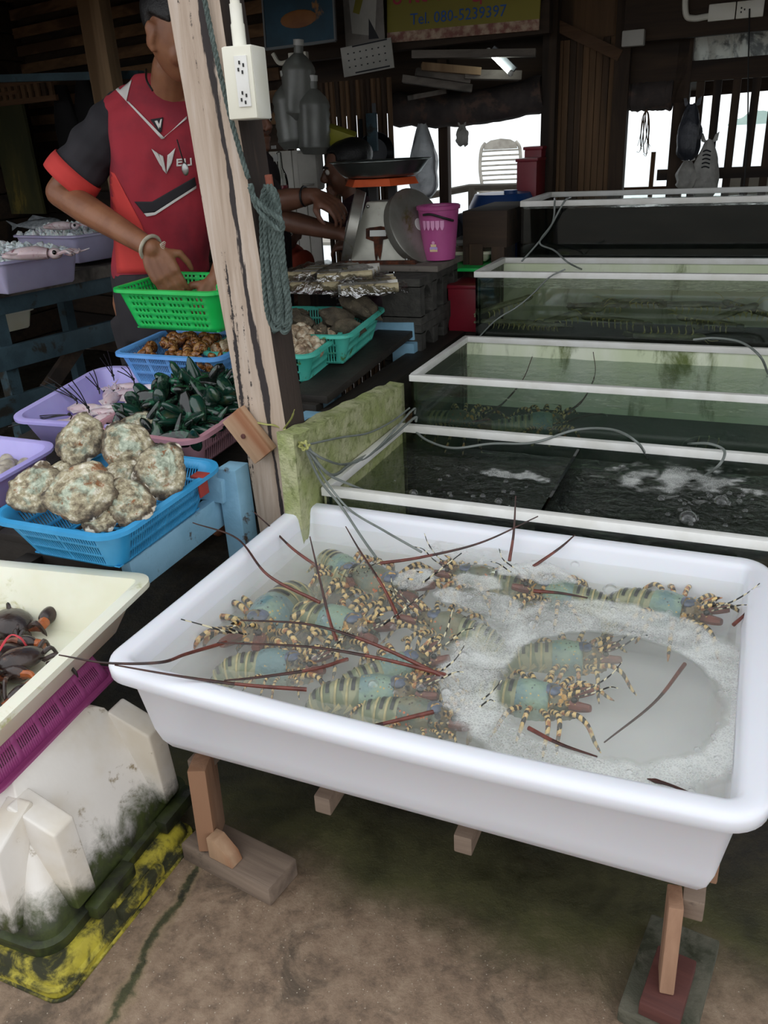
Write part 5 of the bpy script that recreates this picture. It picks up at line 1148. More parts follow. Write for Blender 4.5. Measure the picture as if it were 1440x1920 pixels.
# ------------------------------------------------------------------ people
def organic(mb_, nm, mat, parent, voxel=.006, smooth=4, keep=True):
    me = bpy.data.meshes.new(nm); me.from_pydata(mb_.v, [], mb_.f); o = bpy.data.objects.new(nm, me)
    r = o.modifiers.new('r', 'REMESH'); r.mode = 'VOXEL'; r.voxel_size = voxel
    s = o.modifiers.new('s', 'SMOOTH'); s.iterations = smooth; s.factor = .5
    m2 = evaluated_mesh(o); m2.polygons.foreach_set('use_smooth', [True] * len(m2.polygons)); m2.name = nm
    return obj(nm, m2, mat, parent)
def limb(mb_, pts, rs, n=14, flat=1.0):
    mb_.tube(pts, rs, n, flat=flat)
    for p, r in zip(pts, rs): mb_.ball(p, r * .995, n, 8)
def hand(mb_, wrist, d, nrm, s=1.0, curl=.5, side=1, spread=.12):
    """palm, four jointed fingers of unequal length and a thumb; nrm points out of the back of the hand"""
    d = Vector(d).normalized(); nrm = Vector(nrm); nrm = (nrm - d * nrm.dot(d)).normalized(); u = d.cross(nrm) * side; w = Vector(wrist)
    for k in range(4):
        b0 = w + u * (.030 - .020 * k) * s; b1 = w + d * .082 * s + u * (.033 - .022 * k) * s
        limb(mb_, [w + u * (.018 - .012 * k) * s, b0.lerp(b1, .5), b1], [.015 * s, .0155 * s, .0135 * s], 8)
        L = (.072, .082, .076, .060)[k] * s; p = b1; a = curl * .8; dr = (d + u * spread * (1.2 - .8 * k)).normalized(); pts = [p]; rs = [.0098 * s]
        for seg, (fr_, da) in enumerate(((.45, curl), (.31, curl * 1.1), (.24, curl * .7))):
            dd = dr * cos(a) - nrm * sin(a); p = p + dd * L * fr_; pts.append(p); rs.append((.0092, .0085, .0072)[seg] * s); a += da
        limb(mb_, pts, rs, 8)
    t0 = w + d * .022 * s + u * .030 * s; t1 = t0 + (d * .5 + u * .75 - nrm * .25).normalized() * .042 * s; t2 = t1 + (d * .85 + u * .25 - nrm * .45).normalized() * .034 * s; t3 = t2 + (d * .9 - nrm * .5).normalized() * .024 * s
    limb(mb_, [t0 - u * .01 * s, t1, t2, t3], [.015 * s, .0122 * s, .0105 * s, .008 * s], 8)
def head_parts(mb_, M, s=1.0):
    mb_.M = M @ Matrix.Scale(s, 4)
    def skull(u, v):
        th = pi * v; ph = 2 * pi * u; x, y, z = sin(th) * cos(ph), sin(th) * sin(ph), cos(th); t = max(0, -z)
        w = .0745 * (1 - .26 * t ** 1.6) * (1 + .05 * t * (1 - t)); return (x * w, y * (.096 if y > 0 else .086) * (1 - .22 * t) - .026 * t + .006, z * (.112 if z > 0 else .108) + .008)
    mb_.surf(skull, 30, 22, True); mb_.ball((0, -.074, -.088), (.022, .02, .018), 12, 8)
    mb_.ball((0, -.068, .034), (.05, .018, .014), 14, 8); mb_.tube([(0, -.080, .022), (0, -.104, -.018), (0, -.098, -.028)], [.009, .0135, .009], 10)
    for d in (-1, 1):
        mb_.ball((d * .038, -.046, -.022), (.026, .026, .03), 12, 8); mb_.ball((d * .011, -.094, -.026), (.009, .009, .008), 8, 6)
        mb_.ball((d * .076, .018, -.004), (.010, .020, .033), 12, 8, rot=(.2, 0, d * .35)); mb_.ball((d * .08, .026, .012), (.008, .014, .018), 10, 8); mb_.ball((d * .074, .008, -.032), (.008, .010, .010), 8, 6)
    mb_.ball((0, -.086, -.052), (.024, .011, .0065), 12, 8); mb_.ball((0, -.085, -.064), (.021, .011, .0075), 12, 8); mb_.ball((0, -.08, -.076), (.022, .012, .008), 10, 6)
    mb_.M = None
def head_extras(M, parent, hair_mat, s=1.0, long=False, fringe=.05):
    T = M @ Matrix.Scale(s, 4); P = Matrix()
    m = MB(); m.M = P @ T
    for d in (-1, 1): m.ball((d * .031, -.073, .012), .0125, 12, 8)
    m.build('eyes', 'eye_white', parent)
    m = MB(); m.M = P @ T
    for d in (-1, 1): m.ball((d * .031, -.0835, .011), (.006, .003, .006), 10, 6)
    m.build('pupils', 'eye_black', parent)
    m = MB(); m.M = P @ T
    for d in (-1, 1): m.tube(bez([(d * .012, -.0885, .030), (d * .032, -.085, .036), (d * .052, -.068, .030)], 4), .0035, 6)
    m.build('eyebrows', hair_mat, parent)
    m = MB(); m.M = P @ T
    def keep(p): return True
    m.ball((0, .022, .046), (.083, .100, .085), 24, 16, lambda p: (1.0 + .035 * nz(p, 7)) if (p.z > -.1 + (.62 if p.y < -.55 else 0) or (p.y > .1 and p.z > -.62)) else .72)
    if long:
        m.ball((0, .07, -.04), (.07, .05, .11), 16, 12); m.ball((0, .05, .06), (.088, .095, .075), 18, 12)
    hb = organic(m, 'hair', hair_mat, parent, .006, 3)
    return hb
pm('skin_brown', '#8f6044', '#7d5038', 12, .5, .08, 120, sss=.1); pm('skin_tan', '#7d5644', '#6d4837', 12, .5, sss=.1); pm('hair_black', '#0d0c0d', '#171516', 60, .45, .3, 200); pm('eye_white', '#d8d2ca', rough=.2)
def cloth(name, c1, c2, sc=6): pm(name, c1, c2, sc, .85, .15, 18)
cloth('shirt_red', '#b42a34', '#8c1f2c', 5); cloth('shirt_maroon', '#7d1f2e', '#9c2634', 8); cloth('shirt_black', '#2a272c', '#211f24'); cloth('cuff_red', '#d0413a', '#c23a36'); cloth('trouser_dark', '#262226', '#1d1a1e'); cloth('white_cloth', '#d8d4d0', '#c8c4c0'); cloth('dark_tee', '#2b2024', '#221a1e'); cloth('wine_tee', '#3a1f2a', '#301822'); cloth('orange_tee', '#a8442c', '#963a28')

def facing(p, yaw, pitch=0, roll=0): return Matrix.Translation(p) @ Euler((0, 0, radians(yaw))).to_matrix().to_4x4() @ Euler((radians(pitch), radians(roll), 0)).to_matrix().to_4x4()
def torso_sections(secs, right):
    """loft of oval sections [(centre, half width, half depth)] with the width along `right`"""
    mb_ = MB(); n = 28; rt = Vector(right).normalized(); fw = rt.cross(Vector((0, 0, 1))).normalized(); vs = []
    for c, w, d in secs:
        for j in range(n):
            a = 2 * pi * j / n; e = .82
            vs.append(Vector(c) + rt * w * (abs(cos(a)) ** e) * (1 if cos(a) > 0 else -1) + fw * d * (abs(sin(a)) ** e) * (1 if sin(a) > 0 else -1))
    k = len(secs); fs = [(i * n + j, i * n + (j + 1) % n, (i + 1) * n + (j + 1) % n, (i + 1) * n + j) for i in range(k - 1) for j in range(n)]
    fs += [tuple(range(n))[::-1], tuple((k - 1) * n + j for j in range(n))]
    return mb_.add(vs, fs)
from mathutils.bvhtree import BVHTree
BV = {}
def _bvh(target):
    M = target.matrix_basis if target.parent is None else target.parent.matrix_basis @ target.matrix_basis
    return BVHTree.FromPolygons([M @ v.co for v in target.data.vertices], [p.vertices[:] for p in target.data.polygons])
def decal(target, polys, nm, mat, parent, lift=.0022, sub=4):
    """print lying on a cloth surface: outlines given as survey points, dropped onto the surface"""
    bvh = BV.get(target.name)
    if bvh is None: BV[target.name] = bvh = _bvh(target)
    mb_ = MB(); inv = parent.matrix_basis.inverted()
    def drop(px, py):
        d = (CAMR @ Vector((px - 720, py - 960, FPX))).normalized(); hit, nr, _, _ = bvh.ray_cast(CAMP, d)
        if hit is None: return None
        return inv @ (hit - d * lift + nr * .0005)
    for a, b, c, d in polys:
        g = [[drop(*(Vector(a).lerp(Vector(b), i / sub).lerp(Vector(d).lerp(Vector(c), i / sub), j / sub))[:2]) for i in range(sub + 1)] for j in range(sub + 1)]
        for j in range(sub):
            for i in range(sub):
                q = [g[j][i], g[j][i + 1], g[j + 1][i + 1], g[j + 1][i]]
                if all(x is not None for x in q): mb_.add(q, [(0, 1, 2, 3)])
    o = mb_.build(nm, mat, parent, merge=.0003); solid(o, .0012)
    if nm == 'lettering': o['kind'] = 'stuff'
    return o

# --- the man in the red football shirt
Y0 = 2.24
root = thing('person', 'man in red and black football shirt bending over the green basket', 'person', at(310, 400, y=Y0)); root.location.z = 0
RL = root.location.copy()
def L_(v): return Vector(v) - RL
rt = Vector((.86, .51, 0))
hd = at(334, 72, y=2.17); nk = at(305, 165, y=2.25); shR = at(230, 214, y=2.25); shL = at(405, 225, y=2.34); ch = at(318, 290, y=2.28); ws = at(305, 470, y=2.29); hp = at(305, 560, y=2.30)
elR = at(112, 362, y=2.13); wrR = at(284, 466, y=2.04); elL = at(455, 400, y=2.24); wrL = at(408, 525, y=2.16)
HM = facing(L_(hd), 34 + 46, 26)
m = MB(); head_parts(m, HM, 1.04)
limb(m, [L_(nk) + Vector((0, .02, -.03)), L_(nk).lerp(L_(hd), .45) + Vector((0, .015, 0))], [.058, .056])
for c, a, b in ((ch, .14, .1), (ws, .13, .095), (hp, .14, .1)): m.ball(L_(c), (a, b, .14), 18, 12, rot=(0, 0, radians(34)))
limb(m, [L_(shR), L_(shR).lerp(L_(elR), .5), L_(elR)], [.056, .050, .043]); limb(m, [L_(elR), L_(elR).lerp(L_(wrR), .3), L_(wrR)], [.043, .046, .029])
limb(m, [L_(shL), L_(elL)], [.056, .043]); limb(m, [L_(elL), L_(wrL)], [.043, .029])
limb(m, [L_(shR), L_(nk) + Vector((0, .02, -.02)), L_(shL)], [.055, .06, .055])
hand(m, L_(wrR), at(322, 535, y=2.045) - wrR, (.35, -.75, .45), 1.02, .28, -1, .04)
hand(m, L_(wrL), at(395, 560, y=2.12) - wrL, (.6, -.6, .3), 1.0, .5, 1)
for s in (-1, 1):
    h = L_(hp) + rt * .08 * s; limb(m, [h, Vector((h.x, h.y + .01, .48)), Vector((h.x, h.y + .03, .05))], [.085, .06, .045]); limb(m, [Vector((h.x, h.y + .03, .045)), Vector((h.x + .05, h.y - .08, .03))], [.042, .03])
organic(m, 'body', 'skin_brown', root, .0045, 6)
head_extras(HM, root, 'hair_black', 1.04)
# shirt
fwd = rt.cross(Vector((0, 0, 1)))
S = []
for px, py, w, d, dy in ((303, 515, .155, .115, 0), (305, 470, .158, .118, 0), (308, 420, .158, .115, 0), (312, 350, .168, .118, 0), (316, 290, .178, .122, 0), (318, 240, .182, .115, 0), (314, 205, .168, .10, .0), (308, 180, .135, .088, .0), (302, 158, .10, .078, 0), (298, 142, .072, .068, 0)):
    S.append((L_(at(px, py, y=2.29 - (.0 if py > 300 else .0))), w, d))
m = torso_sections(S, rt)
limb(m, [L_(shR) + Vector((.04, 0, .01)), L_(shR) + Vector((.012, 0, 0))], [.074, .068])
limb(m, [L_(shL) - Vector((.03, 0, 0)), L_(shL), L_(shL).lerp(L_(elL), .6)], [.08, .078, .07])
shirt = organic(m, 'shirt', 'shirt_maroon', root, .006, 5)
def crumple(o, fn):
    n = len(o.data.vertices); co = np.empty(n * 3, 'f'); no = np.empty(n * 3, 'f'); o.data.vertices.foreach_get('co', co); o.data.vertices.foreach_get('normal', no)
    co = co.reshape(-1, 3); no = no.reshape(-1, 3); co += no * np.array([[fn(Vector(p))] for p in co]); o.data.vertices.foreach_set('co', co.ravel()); o.data.update()
crumple(shirt, lambda p: .005 * sin(p.x * 34 + p.z * 22 + 2 * nz(p, 5)) + .004 * nz(p, 14))
m = MB(); e = L_(shR).lerp(L_(elR), .72)
limb(m, [L_(shR) + Vector((-.004, 0, -.012)), L_(shR).lerp(L_(elR), .35), e], [.077, .077, .074]); slv = organic(m, 'sleeve', 'shirt_black', root, .006, 4)
crumple(slv, lambda p: .004 * sin(p.z * 60 + p.x * 50) + .003 * nz(p, 20))
m = MB(); dv = (L_(elR) - L_(shR)).normalized(); m.tube([e - dv * .008, e + dv * .012, e + dv * .034, e + dv * .05], [.080, .083, .083, .081], 26, caps=False); q = m.build('sleeve_cuff', 'cuff_red', root); solid(q, .004)
m = MB(); m.tube([L_(hp) + Vector((0, 0, .1)), L_(hp) - Vector((0, 0, .12))], [.155, .16], 20)
for s in (-1, 1): h = L_(hp) + rt * .085 * s; m.tube([h - Vector((0, 0, .05)), Vector((h.x, h.y + .01, .45)), Vector((h.x, h.y + .03, .12))], [.1, .075, .062], 16)
organic(m, 'trousers', 'trouser_dark', root, .01, 3)
# colours and marks on the shirt
decal(shirt, [((190, 315), (215, 325), (265, 420), (205, 420)), ((205, 420), (265, 420), (300, 512), (208, 512))], 'side_panel', 'cuff_red', root, sub=8)
decal(shirt, [((252, 378), (285, 378), (290, 398), (270, 400)), ((285, 378), (365, 332), (368, 348), (290, 398))], 'chest_stripe', 'shirt_black', root, .003, sub=8)
decal(shirt, [((270, 400), (290, 398), (291, 403), (275, 406)), ((290, 398), (368, 348), (368, 353), (291, 403))], 'white_piping', 'white_cloth', root, .003, sub=8)
decal(shirt, [((180, 172), (250, 130), (252, 142), (215, 165)), ((238, 128), (256, 124), (262, 136), (246, 142))], 'shoulder_band', 'cuff_red', root, .003, sub=6)
decal(shirt, [((213, 164), (250, 140), (242, 168), (237, 190))], 'shoulder_patch', 'white_cloth', root, .003, sub=6)
decal(shirt, [((237, 190), (241, 190), (309, 259), (303, 261)), ((303, 261), (308, 258), (350, 218), (350, 223))], 'neck_cord', 'white_cloth', root, .004, sub=8)
decal(shirt, [((282, 224), (306, 220), (303, 247), (299, 249))], 'badge', 'shirt_black', root, .003)
decal(shirt, [((290, 227), (295, 226), (300, 236), (298, 242)), ((304, 223), (301, 224), (298, 236), (301, 240))], 'badge_mark', 'white_cloth', root, .0042)
decal(shirt, [((284, 279), (297, 288), (311, 322), (300, 309)), ((297, 288), (306, 293), (312, 326), (305, 318)), ((329, 277), (319, 287), (314, 322), (322, 306)), ((319, 287), (314, 291), (312, 326), (317, 316))], 'emblem', 'white_cloth', root, .003)
decal(shirt, [((331, 298), (343, 297), (343, 300), (331, 301)), ((331, 303), (342, 302), (342, 305), (331, 306)), ((331, 309), (343, 308), (343, 311), (331, 312)), ((331, 298), (334, 298), (334, 312), (331, 312)), ((345, 297), (348, 297), (349, 311), (346, 311)), ((356, 296), (359, 296), (360, 310), (357, 310)), ((346, 309), (360, 307), (360, 310), (346, 312))], 'lettering', 'white_cloth', root, .003)
for k in range(0): decal(shirt, [((280 + 18 * k, 425 + 10 * k), (296 + 18 * k, 420 + 10 * k), (330 + 18 * k, 455 + 10 * k), (318 + 18 * k, 470 + 10 * k))], 'tonal_stripe', 'shirt_red', root, .002)
# pendant and string bracelet
pd = at(347, 317, y=2.13); m = MB(); m.ball(L_(pd), (.012, .006, .018), 12, 8); m.build('pendant', 'screw_steel', root)
m = MB(); m.tube(bez([L_(at(332, 262, y=2.17)), L_(at(340, 290, y=2.15)), L_(pd) + Vector((0, 0, .018))], 5), .002, 6); m.build('pendant_cord', 'hair_black', root)
m = MB(); m.tube(bez([L_(at(274, 130, y=2.2)), L_(at(275, 150, y=2.17)), L_(at(286, 170, y=2.16))], 5), .003, 6); m.build('neck_string', 'hair_black', root)
pm('string_grey', '#b5ab9a', '#9a9080', 40, .9)
dv = (wrR - elR).normalized(); c0 = L_(wrR) - dv * .004; u_ = dv.orthogonal().normalized(); w_ = dv.cross(u_)
m = MB(); m.tube([c0 + (u_ * cos(a) + w_ * sin(a)) * .036 for a in np.linspace(0, 2 * pi, 25)], .0055, 8); q = m.build('bracelet', 'string_grey', root)
m = MB()
for k in range(5): p = L_(at(300, 458, y=2.01)); m.tube(bez([p, p + Vector((.008 + .003 * k, -.006, .004 * (k - 2))), p + Vector((.016 + .002 * k, -.004, -.004 + .004 * (k - 2)))], 3), .0012, 5)
m.build('bracelet_tassel', 'string_grey', root)

def sketch_person(label, hd, yaw, pitch, nk, shs, arms, hipz, shirt_mat, s=1.0, skin='skin_tan', long=False, handcurl=.5, feet=True):
    """a seated or standing figure: arms = [(elbow, wrist, hand target, back-of-hand), ...]"""
    root = thing('person', label, 'person', Vector((nk.x, nk.y, 0))); R0 = root.location.copy(); q = lambda v: Vector(v) - R0
    M = facing(q(hd), yaw, pitch); m = MB(); head_parts(m, M, s)
    limb(m, [q(nk) - Vector((0, 0, .03)), q(nk).lerp(q(hd), .5)], [.055 * s, .05 * s])
    hp = Vector((nk.x, nk.y + .04, hipz)); sp = [q(nk).lerp(q(hp), t) for t in (.25, .6, 1)]
    for c in sp: m.ball(c, (.13 * s, .09 * s, .13 * s), 16, 10, rot=(0, 0, radians(yaw)))
    limb(m, [q(shs[0]), q(nk) - Vector((0, 0, .02)), q(shs[1])], [.05 * s, .055 * s, .05 * s])
    for sh, (el, wr, tg, bk) in zip(shs, arms):
        limb(m, [q(sh), q(el)], [.048 * s, .04 * s]); limb(m, [q(el), q(el).lerp(q(wr), .3), q(wr)], [.04 * s, .042 * s, .027 * s]); hand(m, q(wr), Vector(tg) - Vector(wr), bk, s, handcurl, 1)
    rt_ = Vector((cos(radians(yaw)), sin(radians(yaw)), 0)); fw_ = Vector((sin(radians(yaw)), -cos(radians(yaw)), 0))
    tr = MB()
    for d in (-1, 1):
        h = q(hp) + rt_ * .08 * s * d
        if hipz > .7: leg = [h, Vector((h.x, h.y, hipz * .5)), Vector((h.x, h.y, .05))]
        else: kn = h + fw_ * .36 * s; leg = [h, kn, Vector((kn.x, kn.y, .05))]
        limb(m, leg, [.08 * s, .055 * s, .04 * s]); limb(m, [leg[-1], leg[-1] + fw_ * .12 * s + Vector((0, 0, -.01))], [.038 * s, .028 * s]); limb(tr, leg[:2] + [leg[1].lerp(leg[2], .8)], [.095 * s, .07 * s, .06 * s])
    organic(m, 'body', skin, root, .0065, 3); head_extras(M, root, 'hair_black', s, long)
    organic(tr, 'trousers', 'trouser_dark', root, .012, 3)
    m = MB()
    for c, k in zip([q(nk) - Vector((0, 0, .07 * s))] + sp, (.85, 1.08, 1.05, 1.1)): m.ball(c, (.15 * s * k, .112 * s * k, .14 * s), 18, 12, rot=(0, 0, radians(yaw)))
    limb(m, [q(shs[0]), q(nk) - Vector((0, 0, .05)), q(shs[1])], [.066 * s, .068 * s, .066 * s])
    for sh, a in zip(shs, arms): limb(m, [q(sh), q(sh).lerp(q(a[0]), .6)], [.066 * s, .062 * s])
    sh_ = organic(m, 'shirt', shirt_mat, root, .008, 4); return root, sh_
y2 = 3.06
p2, s2 = sketch_person('person behind the post reaching an arm across the counter', at(468, 228, y=y2), 78, 4, at(455, 300, y=y2 + .02), (at(470, 338, y=y2 - .14), at(440, 338, y=y2 + .16)),
    ((at(520, 378, y=y2 - .16), at(592, 366, y=y2 - .17), at(652, 402, y=y2 - .17), (.2, -.3, .9)), (at(520, 410, y=y2 + .02), at(650, 440, y=y2), at(720, 442, y=y2), (0, -.5, .8))), .95, 'dark_tee')
R0 = p2.location; w = at(571, 368, y=y2 - .17) - R0; m = MB(); m.tube([w + Vector((.0, .034 * cos(a), .034 * sin(a))) for a in np.linspace(0, 2 * pi, 21)], .004, 6); m.build('wristband', 'hair_black', p2)
y3 = 3.52
p3, s3 = sketch_person('seated person with dark hair and wine-red shirt behind the scale', at(645, 322, y=y3), -62, 8, at(672, 385, y=y3 + .03), (at(650, 408, y=y3 - .14), at(735, 405, y=y3 + .1)),
    ((at(722, 445, y=y3 - .2), at(668, 452, y=y3 - .22), at(612, 462, y=y3 - .22), (0, -.4, .9)), (at(740, 460, y=y3 - .02), at(690, 470, y=y3 - .1), at(650, 475, y=y3 - .12), (0, -.4, .9))), .55, 'wine_tee', .97, long=True)
decal(s3, [((618, 392), (640, 388), (645, 410), (620, 415))], 'shirt_print', 'white_cloth', p3)
y4 = 3.42
sketch_person('small child in orange shirt crouching below the reaching arms', at(540, 438, y=y4), 20, 5, at(542, 475, y=y4 + .02), (at(515, 488, y=y4), at(570, 488, y=y4)),
    ((at(505, 530, y=y4 - .05), at(530, 550, y=y4 - .1), at(545, 560, y=y4 - .12), (0, -.5, .8)), (at(580, 530, y=y4 - .05), at(560, 550, y=y4 - .1), at(550, 560, y=y4 - .12), (0, -.5, .8))), .45, 'orange_tee', .72)
# ------------------------------------------------------------------ spiny lobsters
def lob_meshes():
    D = {}
    def shell(x0, x1, w, h, nx=16, na=22, bump=.0, seed=1, z0=.0):
        def f(u, v):
            x = x0 + (x1 - x0) * v; a = pi * (-.12 + 1.24 * u); ww, hh = w(v), h(v)
            k = 1 + bump * nz((x * 90, a * 4, 0), 1, seed) + bump * .8 * nz((x * 220, a * 9, 3), 1, seed)
            return (x, -ww * cos(a) * k, z0 + .006 + hh * sin(a) * k)
        return f
    def mk(nm, mats, *fs):
        m = MB(); m.up = True
        for f, nx, na in fs: m.surf(f, na, nx)
        me = m.mesh(nm, merge=.0004, smooth=50)
        for q in mats: me.materials.append(MATS[q])
        return me
    cw = lambda v: .036 - .004 * v + .004 * sin(pi * v); chh = lambda v: .042 + .006 * sin(pi * v) - .004 * v
    for s_, mt in (('a', 'lobster_shell'), ('b', 'lobster_shell_rust')): D['carapace' + s_] = mk('carapace', [mt], (shell(-.004, .062, cw, chh, bump=.05), 14, 26))
    hw = lambda v: .034 - .014 * v; hh2 = lambda v: .044 - .014 * v - .012 * v * v
    D['head'] = mk('head', ['lobster_head'], (shell(.058, .108, hw, hh2, bump=.16, seed=4), 16, 30))
    m = MB(); m.ball((.062, 0, .0425), (.017, .018, .0072), 14, 8); me = m.mesh('boss', smooth=60); me.materials.append(MATS['lobster_boss']); D['boss'] = me
    m = MB()
    for d in (-1, 1):
        m.tube(bez([(.092, d * .011, .042), (.108, d * .014, .056), (.122, d * .015, .062)], 4), [.0055, .005, .0045, .004, .0035, .003, .0025, .0015, .0006], 7)
        for k in range(5): m.tube([(.062 + .01 * k, d * (.03 - .002 * k), .03), (.068 + .01 * k, d * (.036 - .002 * k), .038)], [.003, .0005], 5)
    me = m.mesh('horns', smooth=50); me.materials.append(MATS['lobster_leg']); D['horns'] = me
    m = MB()
    for d in (-1, 1): m.ball((.104, d * .019, .04), .006, 10, 8)
    me = m.mesh('eyes'); me.materials.append(MATS['eye_black']); D['eyes'] = me
    # tail rings, each overlapping the next
    for k in range(6):
        x1 = -.002 - .0215 * k; x0 = x1 - .026; t = k / 5; wk = .035 - .009 * t; hk = .038 - .012 * t; dz = -.010 * t * t
        m = MB(); m.up = True
        f = shell(x0, x1, lambda v: wk * (.93 + .07 * v) , lambda v: hk * (.9 + .12 * v), z0=dz); m.surf(f, 22, 6)
        m.cur = 1; f2 = shell(x0 + .009, x0 + .016, lambda v: wk * .985, lambda v: hk * 1.012, z0=dz + .0006)
        if k < 5: m.surf(lambda u, v: f2(.34 + .32 * u, v), 10, 3)
        m.cur = 2; f3 = shell(x0 - .0005, x0 + .0035, lambda v: wk * .97, lambda v: hk * .955, z0=dz + .0005); m.surf(f3, 22, 1)
        for d in (-1, 1): m.cur = 2; m.tube([(x0 + .012, d * wk * .95, .012 + dz), (x0 - .004, d * wk * 1.12, .0 + dz)], [.006, .001], 6)
        me = m.mesh('tail_segment', smooth=50)
        for q in ('lobster_tail', 'tail_bar', 'tail_cream'): me.materials.append(MATS[q])
        D['seg%d' % k] = me
    m = MB()
    for a in (-.75, -.38, 0, .38, .75):
        pol = [(0, -.006), (.02, -.013), (.04, -.015), (.05, -.009), (.053, 0), (.05, .009), (.04, .015), (.02, .013), (0, .006)]
        m.M = Matrix.Translation((-.132, .016 * a, .004 + .003 * abs(a))) @ Euler((0, 0, pi - a)).to_matrix().to_4x4(); m.prism(pol, (0, 0, 0), (1, 0, 0), (0, 1, 0), (0, 0, .003))
    m.M = None; me = m.mesh('tail_fan', smooth=40); me.materials.append(MATS['tail_fan']); D['fan'] = me
    for nm, L in (('leg0', .105), ('leg1', .085)):
        m = MB(); m.tube(bez([(0, 0, 0), (L * .35, 0, .018), (L * .62, .004, .012), (L * .85, .012, -.016), (L, .016, -.03)], 4), [.0062, .0062, .006, .006, .0058, .0056, .0056, .0052, .005, .0048, .0045, .0042, .004, .0035, .003, .002, .0012], 7)
        me = m.mesh('leg', smooth=60); me.materials.append(MATS['lobster_leg']); D[nm] = me
    return D
LM = lob_meshes()
def lobster(label, tail, head, z, s=None, tone='a', curl=0, whips=(), seed=0, roll=0, parts=True, group='live spiny lobsters in the tub'):
    a, b = at(*tail, z=z + .03), at(*head, z=z + .03)
    if group.endswith('tub'):
        for p_ in (a, b): p_.y = min(max(p_.y, TY0 + .15), TY1 - .1); p_.x = min(max(p_.x, TX0 + .12), TX1 - .1)
    d = b - a; d.z = 0
    sc = s or min(1.3, max(.9, d.length / .205)); yaw = atan2(d.y, d.x); dn_ = d.normalized()
    root = thing('spiny_lobster', label, 'lobster', b - dn_ * .11 * sc + Vector((0, 0, -.03)), (roll, 0, yaw), group); root.scale = (sc, sc, sc); R = random.Random(seed)
    root.location.z = z
    for nm, k in (('carapace', 'carapace' + tone), ('head', 'head'), ('boss', 'boss'), ('horns', 'horns'), ('eyes', 'eyes')): obj(nm, LM[k], None, root)
    bend = curl; T = Matrix()
    for k in range(6):
        o = obj('tail_segment', LM['seg%d' % k], None, root); piv = Vector((-.002 - .0215 * k, 0, .01)); T = T @ (Matrix.Translation(piv) @ Euler((0, -.20 * (k > 1) - .06 * k * (k > 2), bend * .10)).to_matrix().to_4x4() @ Matrix.Translation(-piv)); o.matrix_basis = T.copy()
    o = obj('tail_fan', LM['fan'], None, root); o.matrix_basis = T @ Matrix.Translation((0, 0, -.004))
    for d_ in (-1, 1):
        for k in range(5):
            o = obj('leg', LM['leg0' if k < 3 else 'leg1'], None, root); o.location = (.078 - .017 * k, d_ * .028, .012); ang = d_ * (radians(28 + 24 * k) + R.uniform(-.25, .25)); o.rotation_euler = (R.uniform(-.3, .3), R.uniform(-.15, .2), ang); wall_side = (Matrix.Rotation(yaw + ang, 2) @ Vector((1, 0))).y < -.3 and root.location.y < TY0 + .22; q_ = .55 if wall_side else .92; o.scale = (q_, d_ * q_, q_)
        m = MB(); e = R.uniform(-.02, .02); m.tube(bez([(.11, d_ * .006, .04), (.14, d_ * .012, .06), (.165, d_ * (.02 + e), .085), (.18, d_ * (.04 + e), .10)], 5), [.0016] * 10 + [.001] * 6, 5); m.build('antennule', 'lobster_whip', root)
        m = MB(); m.tube(bez([(.098, d_ * .018, .026), (.118, d_ * .024, .03), (.135, d_ * .028, .034)], 4), [.0105, .0105, .010, .010, .0095, .009, .0085, .008, .0065], 9); m.build('antenna_base', 'antenna_red', root)
    inv = root.matrix_basis.inverted()
    for w in whips:
        pts = [inv @ at(p[0], p[1], z=p[2]) for p in w]; c = bez(pts, 9); n = len(c); cut = int(n * .42)
        base = inv @ (root.matrix_basis @ Vector((.125, .02, .03)))
        m = MB(); rs = [(.0028 * (1 - i / n) ** .8 + .0010) / sc for i in range(n)]
        m.tube(c[:cut + 1], rs[:cut + 1], 7); q = m.build('antenna', 'antenna_red', root)
        m = MB(); m.tube(c[cut:], rs[cut:], 6); m.build('antenna_tip', 'antenna_dark', q)
    return root
LZ = .396
lobster('dark lobster at the back left corner of the tub', (603, 985), (672, 1082), LZ + .006, seed=1, curl=.5, whips=[[(600, 1066, .455), (549, 1029, .475), (510, 991, .495), (476, 960, .53)]])
lobster('teal lobster lying along the left wall of the tub', (548, 1083), (462, 1205), LZ, seed=2, curl=-.4, whips=[[(424, 1204, .46), (350, 1226, .49), (300, 1242, .515), (200, 1243, .535), (110, 1228, .56)]])
lobster('yellow-green lobster in the middle left facing right', (545, 1128), (702, 1186), LZ + .004, seed=3, whips=[[(600, 1130, .462), (503, 1079, .49), (445, 1010, .52), (361, 980, .56)], [(631, 1201, .46), (617, 1159, .48), (598, 1079, .53), (581, 1006, .58)]])
lobster('lobster with a brown tail fan at the left front of the tub', (398, 1228), (592, 1242), LZ, seed=4, curl=.9, whips=[[(652, 1236, .46), (587, 1255, .468), (484, 1270, .478), (420, 1276, .485)]])
lobster('striped yellow lobster with bright red antennae facing right', (628, 1272), (812, 1226), LZ + .012, seed=5, whips=[[(835, 1270, .463), (694, 1205, .49), (579, 1171, .51), (453, 1163, .53)], [(836, 1266, .463), (713, 1235, .485), (579, 1213, .5), (407, 1205, .52)]])
lobster('large olive lobster in the front row of the tub', (553, 1322), (796, 1290), LZ + .008, seed=6, whips=[[(575, 1293, .468), (465, 1285, .485), (350, 1270, .505), (215, 1247, .53)]])
lobster('rusty orange lobster nearest the front rim', (690, 1384), (862, 1342), LZ + .006, tone='b', seed=7, curl=.2, whips=[[(812, 1335, .463), (694, 1362, .475), (621, 1369, .482)]])
